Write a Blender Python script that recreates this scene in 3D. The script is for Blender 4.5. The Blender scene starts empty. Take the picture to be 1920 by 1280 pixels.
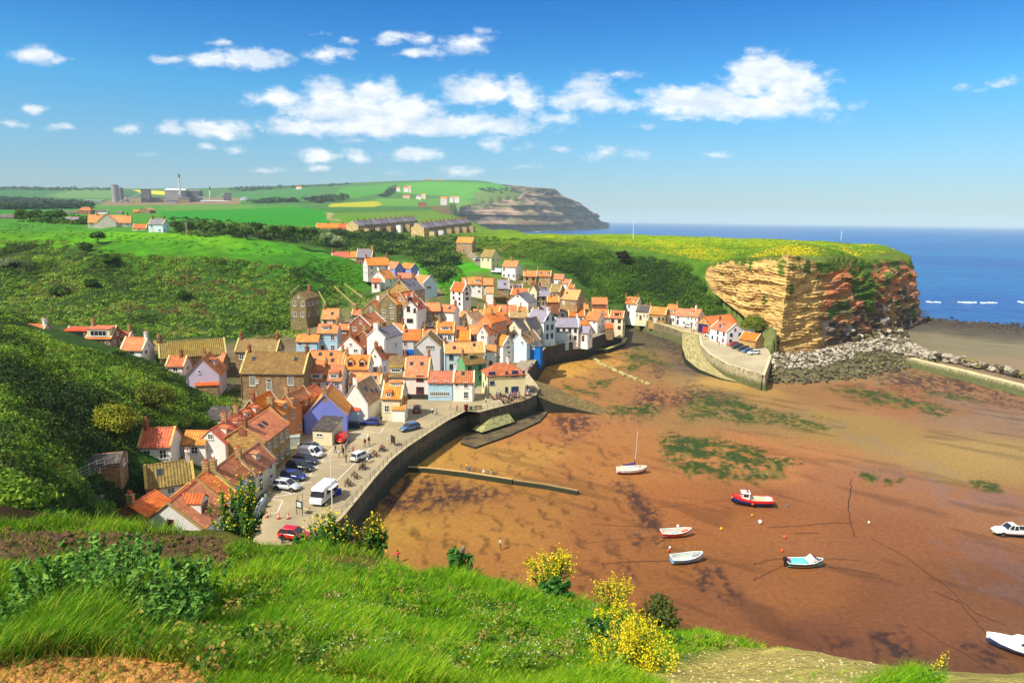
import bpy, bmesh, math, random
import numpy as np
from mathutils import Vector, Matrix
random.seed(7); rng = np.random.default_rng(7)
R = math.radians
sc = bpy.context.scene
COL = sc.collection
# ------------------------------------------------------------ camera
FPX, HC = 1280.0, 46.0
PITCH, ROLL = R(10.1), R(0.75)
cP, sP, cR, sR = math.cos(PITCH), math.sin(PITCH), math.cos(ROLL), math.sin(ROLL)
_R0 = np.array([1, 0, 0.]); _U0 = np.array([0, sP, cP]); FW = np.array([0, cP, -sP])
RV = _R0*cR + _U0*sR; UV_ = -_R0*sR + _U0*cR
cd = bpy.data.cameras.new("Camera"); cam = bpy.data.objects.new("Camera", cd); COL.objects.link(cam)
M4 = Matrix(((RV[0], UV_[0], -FW[0], 0), (RV[1], UV_[1], -FW[1], 0), (RV[2], UV_[2], -FW[2], HC), (0, 0, 0, 1)))
cam.matrix_world = M4
cd.sensor_width = 36; cd.lens = 36*FPX/1920; cd.clip_start = 0.1; cd.clip_end = 200000
sc.camera = cam
# ------------------------------------------------------------ sun + sky + exposure
SUN_AZ_VEC = (-0.80, -0.60); SUN_EL = R(47)
sd = bpy.data.lights.new("Sun", 'SUN'); sd.energy = 4.6; sd.angle = R(0.5); sd.color = (1.0, 0.93, 0.82)
sun = bpy.data.objects.new("Sun", sd); COL.objects.link(sun)
_s = Vector((SUN_AZ_VEC[0]*math.cos(SUN_EL), SUN_AZ_VEC[1]*math.cos(SUN_EL), math.sin(SUN_EL)))
sun.rotation_euler = _s.to_track_quat('Z', 'Y').to_euler()
sun.location = (-60, -30, 120)
sc.view_settings.view_transform = 'Standard'; sc.view_settings.look = 'None'
sc.view_settings.exposure = 0.62; sc.view_settings.gamma = 1.0
sc.render.engine = 'CYCLES'
cy = sc.cycles
cy.max_bounces = 5; cy.diffuse_bounces = 2; cy.glossy_bounces = 2; cy.transmission_bounces = 2; cy.transparent_max_bounces = 6; cy.volume_bounces = 0
cy.use_denoising = True; cy.caustics_reflective = False; cy.caustics_refractive = False
cy.sample_clamp_indirect = 6

world = bpy.data.worlds.new("World"); sc.world = world; world.use_nodes = True
class NT:
    """tiny node-tree helper"""
    def __init__(s, nt): s.nt = nt; s.n = nt.nodes; s.l = nt.links
    def new(s, t, **kw):
        n = s.n.new(t)
        for k, v in kw.items(): setattr(n, k, v)
        return n
    def put(s, sock, v):
        if isinstance(v, bpy.types.NodeSocket): s.l.new(v, sock)
        elif v is not None:
            try: sock.default_value = v
            except Exception: sock.default_value = tuple(v) + (1,)
    def math(s, op, a, b=None, c=None, clamp=False):
        n = s.new('ShaderNodeMath', operation=op); n.use_clamp = clamp
        s.put(n.inputs[0], a)
        if b is not None: s.put(n.inputs[1], b)
        if c is not None: s.put(n.inputs[2], c)
        return n.outputs[0]
    def vmath(s, op, a, b=None, c=None):
        n = s.new('ShaderNodeVectorMath', operation=op); s.put(n.inputs[0], a)
        if b is not None: s.put(n.inputs[1], b)
        if c is not None: s.put(n.inputs[2], c)
        return n.outputs['Value'] if op in ('LENGTH', 'DOT_PRODUCT') else n.outputs[0]
    def noise(s, vec, scale, detail=4, rough=0.55, col=False, dist=0):
        n = s.new('ShaderNodeTexNoise'); s.put(n.inputs['Vector'], vec)
        n.inputs['Scale'].default_value = scale; n.inputs['Detail'].default_value = detail
        n.inputs['Roughness'].default_value = rough; n.inputs['Distortion'].default_value = dist
        return n.outputs['Color'] if col else n.outputs['Fac']
    def mix(s, f, a, b, mode='MIX'):
        n = s.new('ShaderNodeMix', data_type='RGBA', blend_type=mode)
        s.put(n.inputs[0], f); s.put(n.inputs[6], a); s.put(n.inputs[7], b)
        return n.outputs[2]
    def ramp(s, f, stops, interp='LINEAR'):
        n = s.new('ShaderNodeValToRGB'); n.color_ramp.interpolation = interp
        s.put(n.inputs[0], f); e = n.color_ramp.elements
        while len(e) < len(stops): e.new(0.5)
        for i, (p, c) in enumerate(stops):
            e[i].position = p; e[i].color = tuple(c) + (1,) if len(c) == 3 else c
        return n.outputs[0]
    def mapr(s, v, a, b, c=0., d=1., mode='SMOOTHSTEP'):
        n = s.new('ShaderNodeMapRange', interpolation_type=mode)
        s.put(n.inputs[0], v)
        for i, q in enumerate((a, b, c, d)): s.put(n.inputs[i+1], q)
        return n.outputs[0]

def ray(px, py):
    u = (np.asarray(px, float)-960)/FPX; v = (640-np.asarray(py, float))/FPX
    return FW + u[..., None]*RV + v[..., None]*UV_
def pz(px, py, z):
    d = ray(px, py); t = (np.asarray(z, float)-HC)/d[..., 2]
    return np.array([0, 0, HC]) + t[..., None]*d
def pd(px, py, D):
    d = ray(px, py); t = np.asarray(D, float)/d[..., 1]
    return np.array([0, 0, HC]) + t[..., None]*d
def topx(p):
    q = np.asarray(p, float)-np.array([0, 0, HC]); w = q@FW
    return 960+FPX*(q@RV)/w, 640-FPX*(q@UV_)/w

CLOUDS = [(66,96,40,17,1),(105,108,26,6,.7),(330,104,40,9,.8),(400,106,60,14,1),(475,105,66,20,1.1),(403,76,22,7,.8),(605,98,40,15,.8),(640,100,26,9,.7),(655,72,22,6,.6),(600,62,20,4,.4),
 (745,66,42,10,.8),(775,70,30,8,.6),(800,94,60,9,.8),(868,80,48,16,.95),(905,55,20,6,.35),(62,203,26,9,.9),(25,234,40,7,.6),(110,238,36,7,.7),(240,234,30,10,.8),(326,237,30,15,.9),(410,238,68,18,1.1),
 (383,274,24,7,.7),(437,275,28,8,.6),(605,291,56,12,.9),(672,292,26,12,.8),(592,317,32,7,.7),(615,165,50,24,1.1),(700,170,70,28,1.2),(640,195,120,26,1.2),(740,205,110,36,1.3),(520,182,60,14,1),(545,228,70,18,1),
 (860,232,170,18,1.1),(690,230,130,20,1.2),(895,160,75,26,1.2),(980,180,46,24,1.1),(960,158,40,18,.8),(775,288,56,16,.9),(673,263,30,10,.6),(858,320,42,12,.7),(735,323,18,6,.5),(930,264,44,14,.6),(975,276,24,7,.4),
 (1035,217,46,12,.8),(1105,160,50,26,1),(1070,180,40,24,.9),(1120,188,90,16,1),(1400,192,180,26,1.2),(1290,186,90,28,1.2),(1430,125,70,34,1.3),(1485,155,70,38,1.3),(1400,150,60,30,1.1),(1520,194,60,14,.9),(1340,178,80,26,1),
 (1125,284,34,12,.55),(1180,288,40,9,.5),(1342,291,20,6,.6),(1175,134,30,9,.5),(1550,136,20,9,.4),(1210,232,30,5,.3),(1045,277,24,6,.4),(1800,162,34,7,.45),(1840,166,26,6,.35),(1890,156,34,10,.45),(1890,203,24,8,.3),(990,310,30,7,.4),(500,317,40,5,.35),(290,291,20,4,.3)]
def build_world():
    w = NT(world.node_tree); w.n.clear()
    out = w.new('ShaderNodeOutputWorld'); bg = w.new('ShaderNodeBackground')
    sky = w.new('ShaderNodeTexSky', sky_type='NISHITA'); sky.sun_disc = False
    sky.sun_elevation = SUN_EL; sky.sun_rotation = math.atan2(SUN_AZ_VEC[0], SUN_AZ_VEC[1])
    sky.altitude = 0; sky.air_density = 1.25; sky.dust_density = 0.35; sky.ozone_density = 3.0
    tc = w.new('ShaderNodeTexCoord').outputs['Generated']
    hs = w.new('ShaderNodeHueSaturation'); w.put(hs.inputs['Color'], sky.outputs[0]); hs.inputs['Saturation'].default_value = 1.25; hs.inputs['Value'].default_value = 1.05
    sep = w.new('ShaderNodeSeparateXYZ'); w.put(sep.inputs[0], tc)
    el = w.mapr(sep.outputs[2], 0.0, 0.34)
    grade = w.ramp(el, [(0, (0.46, 0.68, 1.06)), (0.22, (0.40, 0.74, 1.04)), (0.5, (0.26, 0.80, 1.12)), (1, (0.01, 0.50, 0.98))])
    skyc = w.mix(1.0, hs.outputs[0], grade, 'MULTIPLY')
    fill_mask = w.math('MAXIMUM', w.mapr(sep.outputs[2], 0.42, 0.62), w.mapr(sep.outputs[1], 0.15, -0.15))
    skyc = w.mix(fill_mask, skyc, (4.3, 4.7, 5.2))  # paler neutral sky overhead and behind the camera, added as fill light
    # clouds: soft banks at fixed directions of the sky, edges broken by noise
    ys = w.math('MAXIMUM', sep.outputs[1], 0.05)
    comb = w.new('ShaderNodeCombineXYZ')
    w.put(comb.inputs[0], w.math('DIVIDE', sep.outputs[0], ys)); w.put(comb.inputs[1], w.math('DIVIDE', sep.outputs[2], ys))
    p0 = comb.outputs[0]
    ns = w.noise(w.vmath('MULTIPLY', p0, (1, 1.9, 1)), 9, 5, 0.6, col=True)
    p = w.vmath('MULTIPLY_ADD', w.vmath('SUBTRACT', ns, (0.5, 0.5, 0.5)), (0.05, 0.025, 0), p0)
    acc = None
    for (x, y, rx, ry, s) in CLOUDS:
        d = ray(x, y+ry*0.25); c = (d[0]/d[1], d[2]/d[1], 0)
        q = w.vmath('MULTIPLY', w.vmath('SUBTRACT', p, c), (FPX/(rx*1.18), FPX/(ry*1.3), 0))
        v = w.math('MULTIPLY_ADD', w.vmath('LENGTH', q), -s, s)
        acc = v if acc is None else w.math('MAXIMUM', acc, v)
    fb = w.noise(w.vmath('MULTIPLY', p0, (1, 1.8, 1)), 30, 7, 0.62)
    dens = w.mapr(w.math('ADD', w.math('MULTIPLY_ADD', w.math('SUBTRACT', fb, 0.5), 1.9, 0), acc), 0.0, 0.85)
    front = w.mapr(sep.outputs[1], 0.1, 0.3)
    dens = w.math('MULTIPLY', w.math('MULTIPLY', dens, 0.93), front)
    fb2 = w.noise(w.vmath('MULTIPLY', p0, (1, 2.5, 1)), 16, 5, 0.6)
    ccol = w.mix(w.mapr(fb2, 0.35, 0.65), (6.2, 6.9, 7.8), (9.2, 9.2, 9.1))
    low = w.mapr(sep.outputs[2], 0.0, 0.10)
    dens = w.math('MULTIPLY', dens, w.math('MULTIPLY_ADD', low, 0.3, 0.7))
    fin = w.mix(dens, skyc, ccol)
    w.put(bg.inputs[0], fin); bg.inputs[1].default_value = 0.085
    w.l.new(bg.outputs[0], out.inputs[0])
    world.cycles.sampling_method = 'NONE'
build_world()

# ------------------------------------------------------------ generic helpers
def srgb(c):
    return tuple(((v/255.)/12.92 if v/255. <= .04045 else ((v/255.+.055)/1.055)**2.4) for v in c)
def tag(o, label=None, cat=None, group=None, kind=None):
    if label: o['label'] = label
    if cat: o['category'] = cat
    if group: o['group'] = group
    if kind: o['kind'] = kind
    return o
def empty(name, loc=(0, 0, 0), rz=0, label=None, cat=None, group=None):
    o = bpy.data.objects.new(name, None); COL.objects.link(o); o.location = loc; o.rotation_euler = (0, 0, rz)
    o.empty_display_size = 0.3
    return tag(o, label, cat, group)
def link(name, me, parent=None, mat=None):
    o = bpy.data.objects.new(name, me); COL.objects.link(o)
    if parent is not None: o.parent = parent
    if mat is not None:
        if len(me.materials) == 0: me.materials.append(mat)
        elif me.materials[0] is not mat:
            o.material_slots[0].link = 'OBJECT'; o.material_slots[0].material = mat
    return o
def copy_tree(o, parent=None):
    c = o.copy(); COL.objects.link(c); c.parent = parent
    for ch in list(o.children): copy_tree(ch, c)
    return c
def np_mesh(name, V, Fc, smooth=False, attr=None, uv=None):
    me = bpy.data.meshes.new(name); V = np.asarray(V, np.float32); Fc = np.asarray(Fc, np.int32)
    k = Fc.shape[1]; me.vertices.add(len(V)); me.vertices.foreach_set('co', V.ravel())
    me.loops.add(Fc.size); me.loops.foreach_set('vertex_index', Fc.ravel())
    me.polygons.add(len(Fc)); me.polygons.foreach_set('loop_start', np.arange(0, Fc.size, k, dtype=np.int32))
    me.polygons.foreach_set('loop_total', np.full(len(Fc), k, np.int32))
    if smooth: me.polygons.foreach_set('use_smooth', np.ones(len(Fc), bool))
    me.update(calc_edges=True)
    for an, A in (attr or {}).items():
        A = np.asarray(A, np.float32)
        if A.shape[1] == 3: A = np.c_[A, np.ones(len(A), np.float32)]
        at = me.color_attributes.new(an, 'FLOAT_COLOR', 'POINT'); at.data.foreach_set('color', A.ravel())
    if uv is not None:
        l = me.uv_layers.new(name='UVMap'); l.data.foreach_set('uv', np.asarray(uv, np.float32)[Fc.ravel()].ravel())
    return me
class MB:
    """collects polygons of one part"""
    def __init__(s): s.v = []; s.f = []; s.uv = []; s.m = []
    def quad(s, pts, uv=None, m=0):
        i = len(s.v); s.v += [tuple(p) for p in pts]; s.f.append(tuple(range(i, i+len(pts))))
        s.uv.append(uv or [(0, 0)]*len(pts)); s.m.append(m)
    def box(s, a, b, m=0):
        x0, y0, z0 = a; x1, y1, z1 = b
        c = [(x0,y0,z0),(x1,y0,z0),(x1,y1,z0),(x0,y1,z0),(x0,y0,z1),(x1,y0,z1),(x1,y1,z1),(x0,y1,z1)]
        for f in ((0,1,5,4),(1,2,6,5),(2,3,7,6),(3,0,4,7),(4,5,6,7),(3,2,1,0)):
            P_ = [c[i] for i in f]
            if f in ((0,1,5,4),(2,3,7,6)): uv = [(p[0], p[2]) for p in P_]
            elif f in ((1,2,6,5),(3,0,4,7)): uv = [(p[1], p[2]) for p in P_]
            else: uv = [(p[0], p[1]) for p in P_]
            s.quad(P_, uv, m)
    def obox(s, M, a, b, m=0):
        t = MB(); t.box(a, b)
        for f, uv in zip(t.f, t.uv): s.quad([tuple(M@Vector(t.v[i])) for i in f], uv, m)
    def bar(s, p, q, r, n=6, r2=None, m=0):
        p = Vector(p); q = Vector(q); d = (q-p); L = d.length; d.normalize(); r2 = r if r2 is None else r2
        a = d.orthogonal().normalized(); b = d.cross(a)
        A = [p+(a*math.cos(2*math.pi*i/n)+b*math.sin(2*math.pi*i/n))*r for i in range(n)]
        B = [q+(a*math.cos(2*math.pi*i/n)+b*math.sin(2*math.pi*i/n))*r2 for i in range(n)]
        for i in range(n):
            j = (i+1) % n; s.quad([A[i], A[j], B[j], B[i]], [(0, 0), (0.1, 0), (0.1, L), (0, L)], m)
        s.quad(A[::-1], None, m); s.quad(B, None, m)
    def lathe(s, prof, n=12, c=(0, 0, 0), m=0):
        for k in range(len(prof)-1):
            (r0, z0), (r1, z1) = prof[k], prof[k+1]
            for i in range(n):
                a0, a1 = 2*math.pi*i/n, 2*math.pi*(i+1)/n
                s.quad([(c[0]+r0*math.cos(a0), c[1]+r0*math.sin(a0), c[2]+z0), (c[0]+r0*math.cos(a1), c[1]+r0*math.sin(a1), c[2]+z0),
                        (c[0]+r1*math.cos(a1), c[1]+r1*math.sin(a1), c[2]+z1), (c[0]+r1*math.cos(a0), c[1]+r1*math.sin(a0), c[2]+z1)], None, m)
    def mesh(s, name, smooth=False, merge=False):
        me = bpy.data.meshes.new(name); me.from_pydata(s.v, [], s.f)
        l = me.uv_layers.new(name='UVMap'); flat = [c for u in s.uv for q in u for c in q]
        l.data.foreach_set('uv', flat); me.polygons.foreach_set('material_index', s.m)
        if smooth: me.polygons.foreach_set('use_smooth', [True]*len(s.f))
        if merge:
            bm = bmesh.new(); bm.from_mesh(me); bmesh.ops.remove_doubles(bm, verts=bm.verts, dist=1e-4)
            bmesh.ops.recalc_face_normals(bm, faces=bm.faces); bm.to_mesh(me); bm.free()
        me.update(); return me
    def build(s, name, mat=None, parent=None, smooth=False, merge=False, mats=None):
        me = s.mesh(name, smooth, merge); o = link(name, me, parent)
        for q in (mats or [mat]):
            if q is not None: me.materials.append(q)
        return o

# ------------------------------------------------------------ numpy noise
def _hash(ix, iy, seed):
    h = (ix*374761393 + iy*668265263 + seed*144665) & 0xFFFFFFFF
    h = ((h ^ (h >> 13))*1274126177) & 0xFFFFFFFF
    return ((h ^ (h >> 16)) & 0xFFFF)/65535.0
def vnoise(x, y, seed=0):
    x = np.asarray(x, float); y = np.asarray(y, float)
    ix = np.floor(x).astype(np.int64); iy = np.floor(y).astype(np.int64); fx = x-ix; fy = y-iy
    fx = fx*fx*(3-2*fx); fy = fy*fy*(3-2*fy)
    a = _hash(ix, iy, seed); b = _hash(ix+1, iy, seed); c = _hash(ix, iy+1, seed); d = _hash(ix+1, iy+1, seed)
    return (a*(1-fx)+b*fx)*(1-fy)+(c*(1-fx)+d*fx)*fy
def fbm(x, y, oct=4, seed=0, gain=0.5):
    s = 0; a = 1; t = 0
    for o in range(oct):
        s = s+a*vnoise(x*2**o+o*17.3, y*2**o-o*9.1, seed+o); t += a; a *= gain
    return s/t
def sstep(v, a, b):
    t = np.clip((v-a)/(b-a), 0, 1); return t*t*(3-2*t)
def inpoly(x, y, poly):
    x = np.asarray(x, float); y = np.asarray(y, float); r = np.zeros(x.shape, bool); n = len(poly)
    for i in range(n):
        x0, y0 = poly[i][0], poly[i][1]; x1, y1 = poly[(i+1) % n][0], poly[(i+1) % n][1]
        if y0 == y1: continue
        c = ((y0 > y) != (y1 > y)) & (x < (x1-x0)*(y-y0)/(y1-y0)+x0); r ^= c
    return r
def pdist(x, y, poly, closed=True):
    d = np.full(np.shape(x), 1e9); n = len(poly)
    for i in range(n if closed else n-1):
        a = np.array(poly[i][:2], float); b = np.array(poly[(i+1) % n][:2], float); e = b-a; L = max(e@e, 1e-9)
        t = np.clip(((x-a[0])*e[0]+(y-a[1])*e[1])/L, 0, 1)
        d = np.minimum(d, np.hypot(x-a[0]-t*e[0], y-a[1]-t*e[1]))
    return d
def sdist(x, y, poly):
    d = pdist(x, y, poly); return np.where(inpoly(x, y, poly), -d, d)
# ------------------------------------------------------------ the lie of the land
# control points: (px, py, 'z'|'D', value) seen from the view point, or ('w', x, y, z) in metres
CP = [
 # foreground bank
 ('w',0,0,44.4),('w',-2,3,44.0),('w',4,0,44.2),('w',0,-8,45),('w',-10,-4,45),('w',12,-4,43.5),
 (0,1280,'D',3.6),(150,1235,'D',4.6),(400,1280,'D',4.3),(960,1280,'D',4.9),(1300,1280,'D',4.6),(1600,1278,'D',5.2),(1750,1275,'D',6.3),(1250,1215,'D',6.9),(1500,1222,'D',7.4),(1650,1262,'D',6.3),
 (0,1120,'D',8.5),(250,1150,'D',7.5),(520,1170,'D',7.2),(800,1180,'D',7.4),(1050,1190,'D',7.3),
 (480,1070,'D',13),(620,1060,'D',15),(760,1075,'D',15.5),(900,1085,'D',14.5),(1020,1105,'D',12.8),(1120,1130,'D',11.6),(1200,1160,'D',10.6),(1290,1188,'D',9.6),
 (430,1010,'D',19.5),(560,1040,'D',18.5),(700,1046,'D',18),(250,1065,'D',13.2),(60,1070,'D',12.6),(0,1010,'D',16.6),(120,1000,'D',17.2),(250,1003,'D',17.6),(380,1012,'D',18),
 (0,972,'D',22),(120,972,'D',22),(220,985,'D',22),
 ('w',-16,26,31.5),('w',-8,26,29.5),('w',0,22,30),('w',8,18,31),('w',14,13,33),('w',20,8,35.5),
 ('w',-22,34,27),('w',-28,45,19),('w',-24,50,15),('w',-20,58,9),('w',-34,58,13),('w',-26,72,5.2),('w',-34,72,7.2),
 ('w',-8,38,18),('w',-6,52,8),('w',-8,66,3),('w',6,36,14),('w',8,48,4),('w',16,30,12),('w',26,22,12),('w',30,28,2),('w',40,10,20),('w',46,18,4),('w',60,6,8),
 # left hillside, nearer
 (0,945,'z',32.0),(90,945,'z',24.0),(0,900,'z',26.5),(0,840,'z',24.0),(0,750,'z',22.5),(0,670,'z',24.5),(0,610,'z',26.5),(60,622,'z',24.3),
 (150,900,'z',15.5),(130,850,'z',16.8),(100,790,'z',19.0),(150,750,'z',17.8),(110,650,'z',21.5),(200,664,'z',18.8),(280,682,'z',15.0),(330,712,'z',12.0),
 (300,750,'z',12.6),(250,830,'z',11.5),(230,900,'z',9.5),(210,955,'z',10.0),(290,965,'z',6.8),(300,870,'z',8.8),(400,860,'z',6.2),(380,760,'z',9.3),(430,760,'z',8.0),(360,700,'z',11),
 ('w',-110,110,32),('w',-130,90,40),('w',-90,60,38),('w',-60,30,42),('w',-130,160,24),('w',-170,180,22),
 # behind the ridge: the first valley and its cottages
 ('w',-128,172,15.5),('w',-110,178,14.5),('w',-90,178,12.5),('w',-72,172,11.5),('w',-170,240,18),
 (120,600,'z',14.5),(300,640,'z',12.0),(20,600,'z',16),
 # the second hill
 (0,540,'D',238),(0,480,'D',268),(0,432,'D',310),(60,418,'D',345),(150,428,'D',335),(100,500,'D',250),(100,570,'D',222),(300,600,'D',208),(300,560,'D',232),(300,490,'D',268),(300,450,'D',300),(220,430,'D',335),(330,440,'D',330),
 (420,448,'D',318),(500,457,'D',318),(500,520,'D',268),(500,600,'D',232),(560,470,'D',318),(600,500,'D',300),(600,560,'D',268),(620,480,'D',312),(665,510,'D',298),(655,555,'D',285),(560,630,'D',225),(690,545,'D',292),(540,500,'D',285),
 (0,412,'D',370),('w',-200,390,40),('w',-130,395,36),('w',-90,400,30),
 # village floor
 ('w',-30,80,4.4),('w',-30,95,4.4),('w',-28,115,4.4),('w',-20,130,4.4),('w',-15,150,4.4),('w',-2,158,4.4),('w',4,165,4.5),
 (560,790,'z',5.0),(500,760,'z',6.6),(620,745,'z',6.2),(560,690,'z',9.0),(450,700,'z',9.5),(700,700,'z',6.8),(800,690,'z',6.2),(900,690,'z',6.0),(980,680,'z',5.6),(880,640,'z',8.2),(780,640,'z',9.5),(680,650,'z',10.5),(600,650,'z',11.0),(450,670,'z',11.5),
 (700,600,'z',15.0),(800,590,'z',14.5),(900,600,'z',12.5),(1000,640,'z',7.0),(1060,630,'z',6.5),(1150,615,'z',5.5),(1000,590,'z',11.5),(1090,590,'z',9.0),(760,550,'D',262),(820,560,'z',17.0),(700,535,'D',282),(870,560,'z',17.5),(940,565,'z',15.0),(1030,560,'z',14.0),(1100,570,'z',11.0),
 (600,610,'z',13.5),(650,580,'D',235),(700,505,'D',312),(650,490,'D',338),(770,520,'D',295),(740,490,'D',335),(850,520,'D',290),(820,480,'D',365),(900,500,'D',315),(960,522,'D',292),(1020,535,'z',18.5),(1060,545,'z',16.5),(900,535,'D',275),
 (870,472,'D',372),(760,455,'D',420),(760,490,'D',345),(700,440,'D',450),(640,432,'D',480),(560,435,'D',450),(440,425,'D',450),(800,440,'D',470),(930,455,'D',400),(980,445,'D',440),(700,462,'D',385),(600,450,'D',395),(520,446,'D',385),
 (960,480,'D',350),(1000,500,'D',322),
 # north side: slope, plateau
 (1080,540,'D',290),(1150,560,'D',300),(1160,590,'z',6.5),(1220,598,'z',5.0),(1290,612,'z',4.6),(1200,570,'D',298),(1280,575,'D',296),(1330,590,'D',285),(1150,510,'D',318),(1250,520,'D',312),(1290,490,'D',318),(1330,530,'D',300),
 (1100,470,'z',31.0),(1200,465,'z',32.5),(1300,462,'z',33.5),(1050,452,'z',34.5),(1050,442,'z',36.0),(1150,442,'z',37.0),(1300,446,'z',37.0),(1450,449,'z',36.5),(1600,452,'z',36.0),(1650,458,'z',35.0),(1350,478,'z',31),(1450,478,'z',33.5),(1560,475,'z',33.5),
 (1380,620,'z',4.6),(1425,650,'z',4.0),(1330,625,'z',4.4),(1360,660,'z',4.2),(1410,680,'z',4.2),(1300,645,'z',4.3),(1430,700,'z',4.2),(1345,605,'z',5),(1700,480,'z',31),
 (1050,437,'D',560),(1180,438,'D',560),(1300,441,'D',520),(1450,445,'D',480),(1600,449,'D',430),
 ('w',0,640,18),('w',60,620,0),('w',100,600,-6),('w',160,560,-8),('w',200,520,-8),('w',260,430,-10),('w',300,380,-10),('w',240,560,-14),('w',300,500,-14),('w',200,800,-15),('w',80,900,-15),('w',400,600,-15),('w',600,1200,-15),('w',120,1400,-15),
 # terraces and beyond
 (640,428,'D',560),(760,440,'D',520),(850,434,'D',560),(900,428,'D',590),(930,434,'D',560),(700,415,'D',680),(860,413,'D',700),(560,425,'D',600),
 (930,420,'D',720),(960,428,'D',700),('w',30,820,6),('w',30,1000,-6),('w',-20,1150,-6),
 (450,415,'D',560),(300,412,'D',520),(150,412,'D',480),(0,405,'D',520),(500,395,'D',900),(350,398,'D',800),(150,402,'D',700),(0,396,'D',900),
 (620,400,'D',850),(720,405,'D',850),(800,402,'D',950),(850,404,'D',1050),(880,410,'D',1000),(900,418,'D',900),('w',-20,1350,-8),
 (500,384,'D',1500),(300,383,'D',1900),(120,388,'D',1500),(0,380,'D',1600),(640,388,'D',1400),(760,390,'D',1400),(830,388,'D',1900),(858,388,'D',2300),(880,383,'D',2700),(905,380,'D',2820),(940,375,'D',2880),(972,370,'D',2950),(880,395,'D',2750),
 (400,372,'D',2400),(250,358,'D',3000),(100,355,'D',3000),(0,350,'D',3200),(420,362,'D',2900),(520,352,'D',3100),(600,346,'D',3300),(700,341,'D',3300),(800,338,'D',3300),(900,340,'D',3300),(940,344,'D',3250),(760,360,'D',2400),(860,358,'D',2950),(600,365,'D',2300),(960,360,'D',3150),
 ('w',150,2700,-12),('w',300,3000,-12),('w',-40,2300,-12),('w',0,1800,-12),('w',420,3500,-14),
 (0,365,'D',4600),(400,372,'D',4600),(800,352,'D',4800),(950,372,'D',4800),('w',-3000,3000,120),('w',-5000,3000,120),('w',600,5200,-15),('w',1500,3000,-15),('w',300,4200,60),
 ('w',-2500,1500,80),('w',-1200,800,60),('w',-500,500,50),('w',-400,250,42),('w',-300,100,46),('w',-60,-20,47),('w',1200,1200,-15),('w',2500,1000,-15),('w',700,500,-15),('w',500,200,-6),('w',200,60,-4),('w',150,180,-3),('w',500,320,-6),
]
_pts = []
for c in CP:
    if c[0] == 'w': _pts.append(c[1:])
    elif c[2] == 'z': _pts.append(tuple(pz(c[0], c[1], c[3])))
    else: _pts.append(tuple(pd(c[0], c[1], c[3])))
_pts = np.array(_pts, float)
def lp(x, y):
    return np.arctan2(x, np.maximum(y, -1e9)), np.log(np.maximum(np.hypot(x, y), 2.0))
_a, _l = lp(_pts[:, 0], _pts[:, 1])
def _ker(d): return np.sqrt(d*d+0.0016)
_N = len(_pts); _K = _ker(np.hypot(_a[:, None]-_a, _l[:, None]-_l))-np.eye(_N)*0.004
_A = np.zeros((_N+3, _N+3)); _A[:_N, :_N] = _K; _A[:_N, _N] = 1; _A[:_N, _N+1] = _a; _A[:_N, _N+2] = _l; _A[_N:, :_N] = _A[:_N, _N:].T
_w = np.linalg.solve(_A, np.r_[_pts[:, 2], 0, 0, 0])
def rbf(a, l):
    out = np.empty(a.shape); af = a.ravel(); lf = l.ravel(); o = out.ravel()
    for i in range(0, len(af), 20000):
        aa = af[i:i+20000]; ll = lf[i:i+20000]
        o[i:i+20000] = _ker(np.hypot(aa[:, None]-_a, ll[:, None]-_l))@_w[:_N]+_w[_N]+_w[_N+1]*aa+_w[_N+2]*ll
    return o.reshape(a.shape)
def W(px, py, z):
    p = pz(px, py, z); return (float(p[0]), float(p[1]))
# water line of the harbour walls, quays and cliff foot (plan)
QS = [(628,985,4.4),(645,968,4.4),(668,940,4.4),(703,897,4.4),(735,862,4.4),(765,838,4.4),(800,815,4.4),(835,792,4.4),(874,771,4.4),(900,774,4.4),(945,762,4.4),(985,751,4.4),(1006,741,4.4),(1012,728,4.4)]
QV = [(988,706,4.6),(1000,690,5.2),(1016,662,6.2),(1024,652,6.2),(1060,644,6.2),(1096,640,6.2),(1130,627,6.2),(1166,616,5.6),(1172,600,5.2)]
QN = [(1183,590,5.0),(1215,602,4.9),(1250,612,4.7),(1280,623,4.4),(1310,628,4.2),(1313,646,4.2),(1330,664,4.2),(1360,681,4.2),(1400,694,4.2),(1434,705,4.2),(1447,668,4.2),(1460,662,3)]
NABB = [(1462,657,1.0),(1520,652,0.5),(1590,640,0.3),(1650,628,0.2),(1690,618,0.),(1724,606,0.)]
QSw = [W(*q) for q in QS]; QVw = [W(*q) for q in QV]; QNw = [W(*q) for q in QN]; NBw = [W(*q) for q in NABB]
BEACH = [(-19, 60), (-21, 76)] + QSw + QVw + QNw + NBw + [(208, 352), (214, 402), (206, 472), (300, 560), (900, 560), (900, -50), (90, -40), (60, 10), (44, 16), (30, 26), (16, 36), (6, 48), (-8, 58)]
def beach_sd(x, y): return sdist(x, y, BEACH)
PAVE_PX = [(1008,722),(985,708),(930,688),(902,700),(892,728),(800,738),(720,760),(640,765),(570,796),(515,880),(492,940),(465,1046),(560,1050),(622,1012)]
PAVE = QSw+[W(x, y, 4.4) for x, y in PAVE_PX]
NPAVE = QNw[3:-1]+[W(x, y, 4.2) for x, y in [(1440,655),(1400,625),(1340,606),(1290,604),(1262,607)]]
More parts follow.
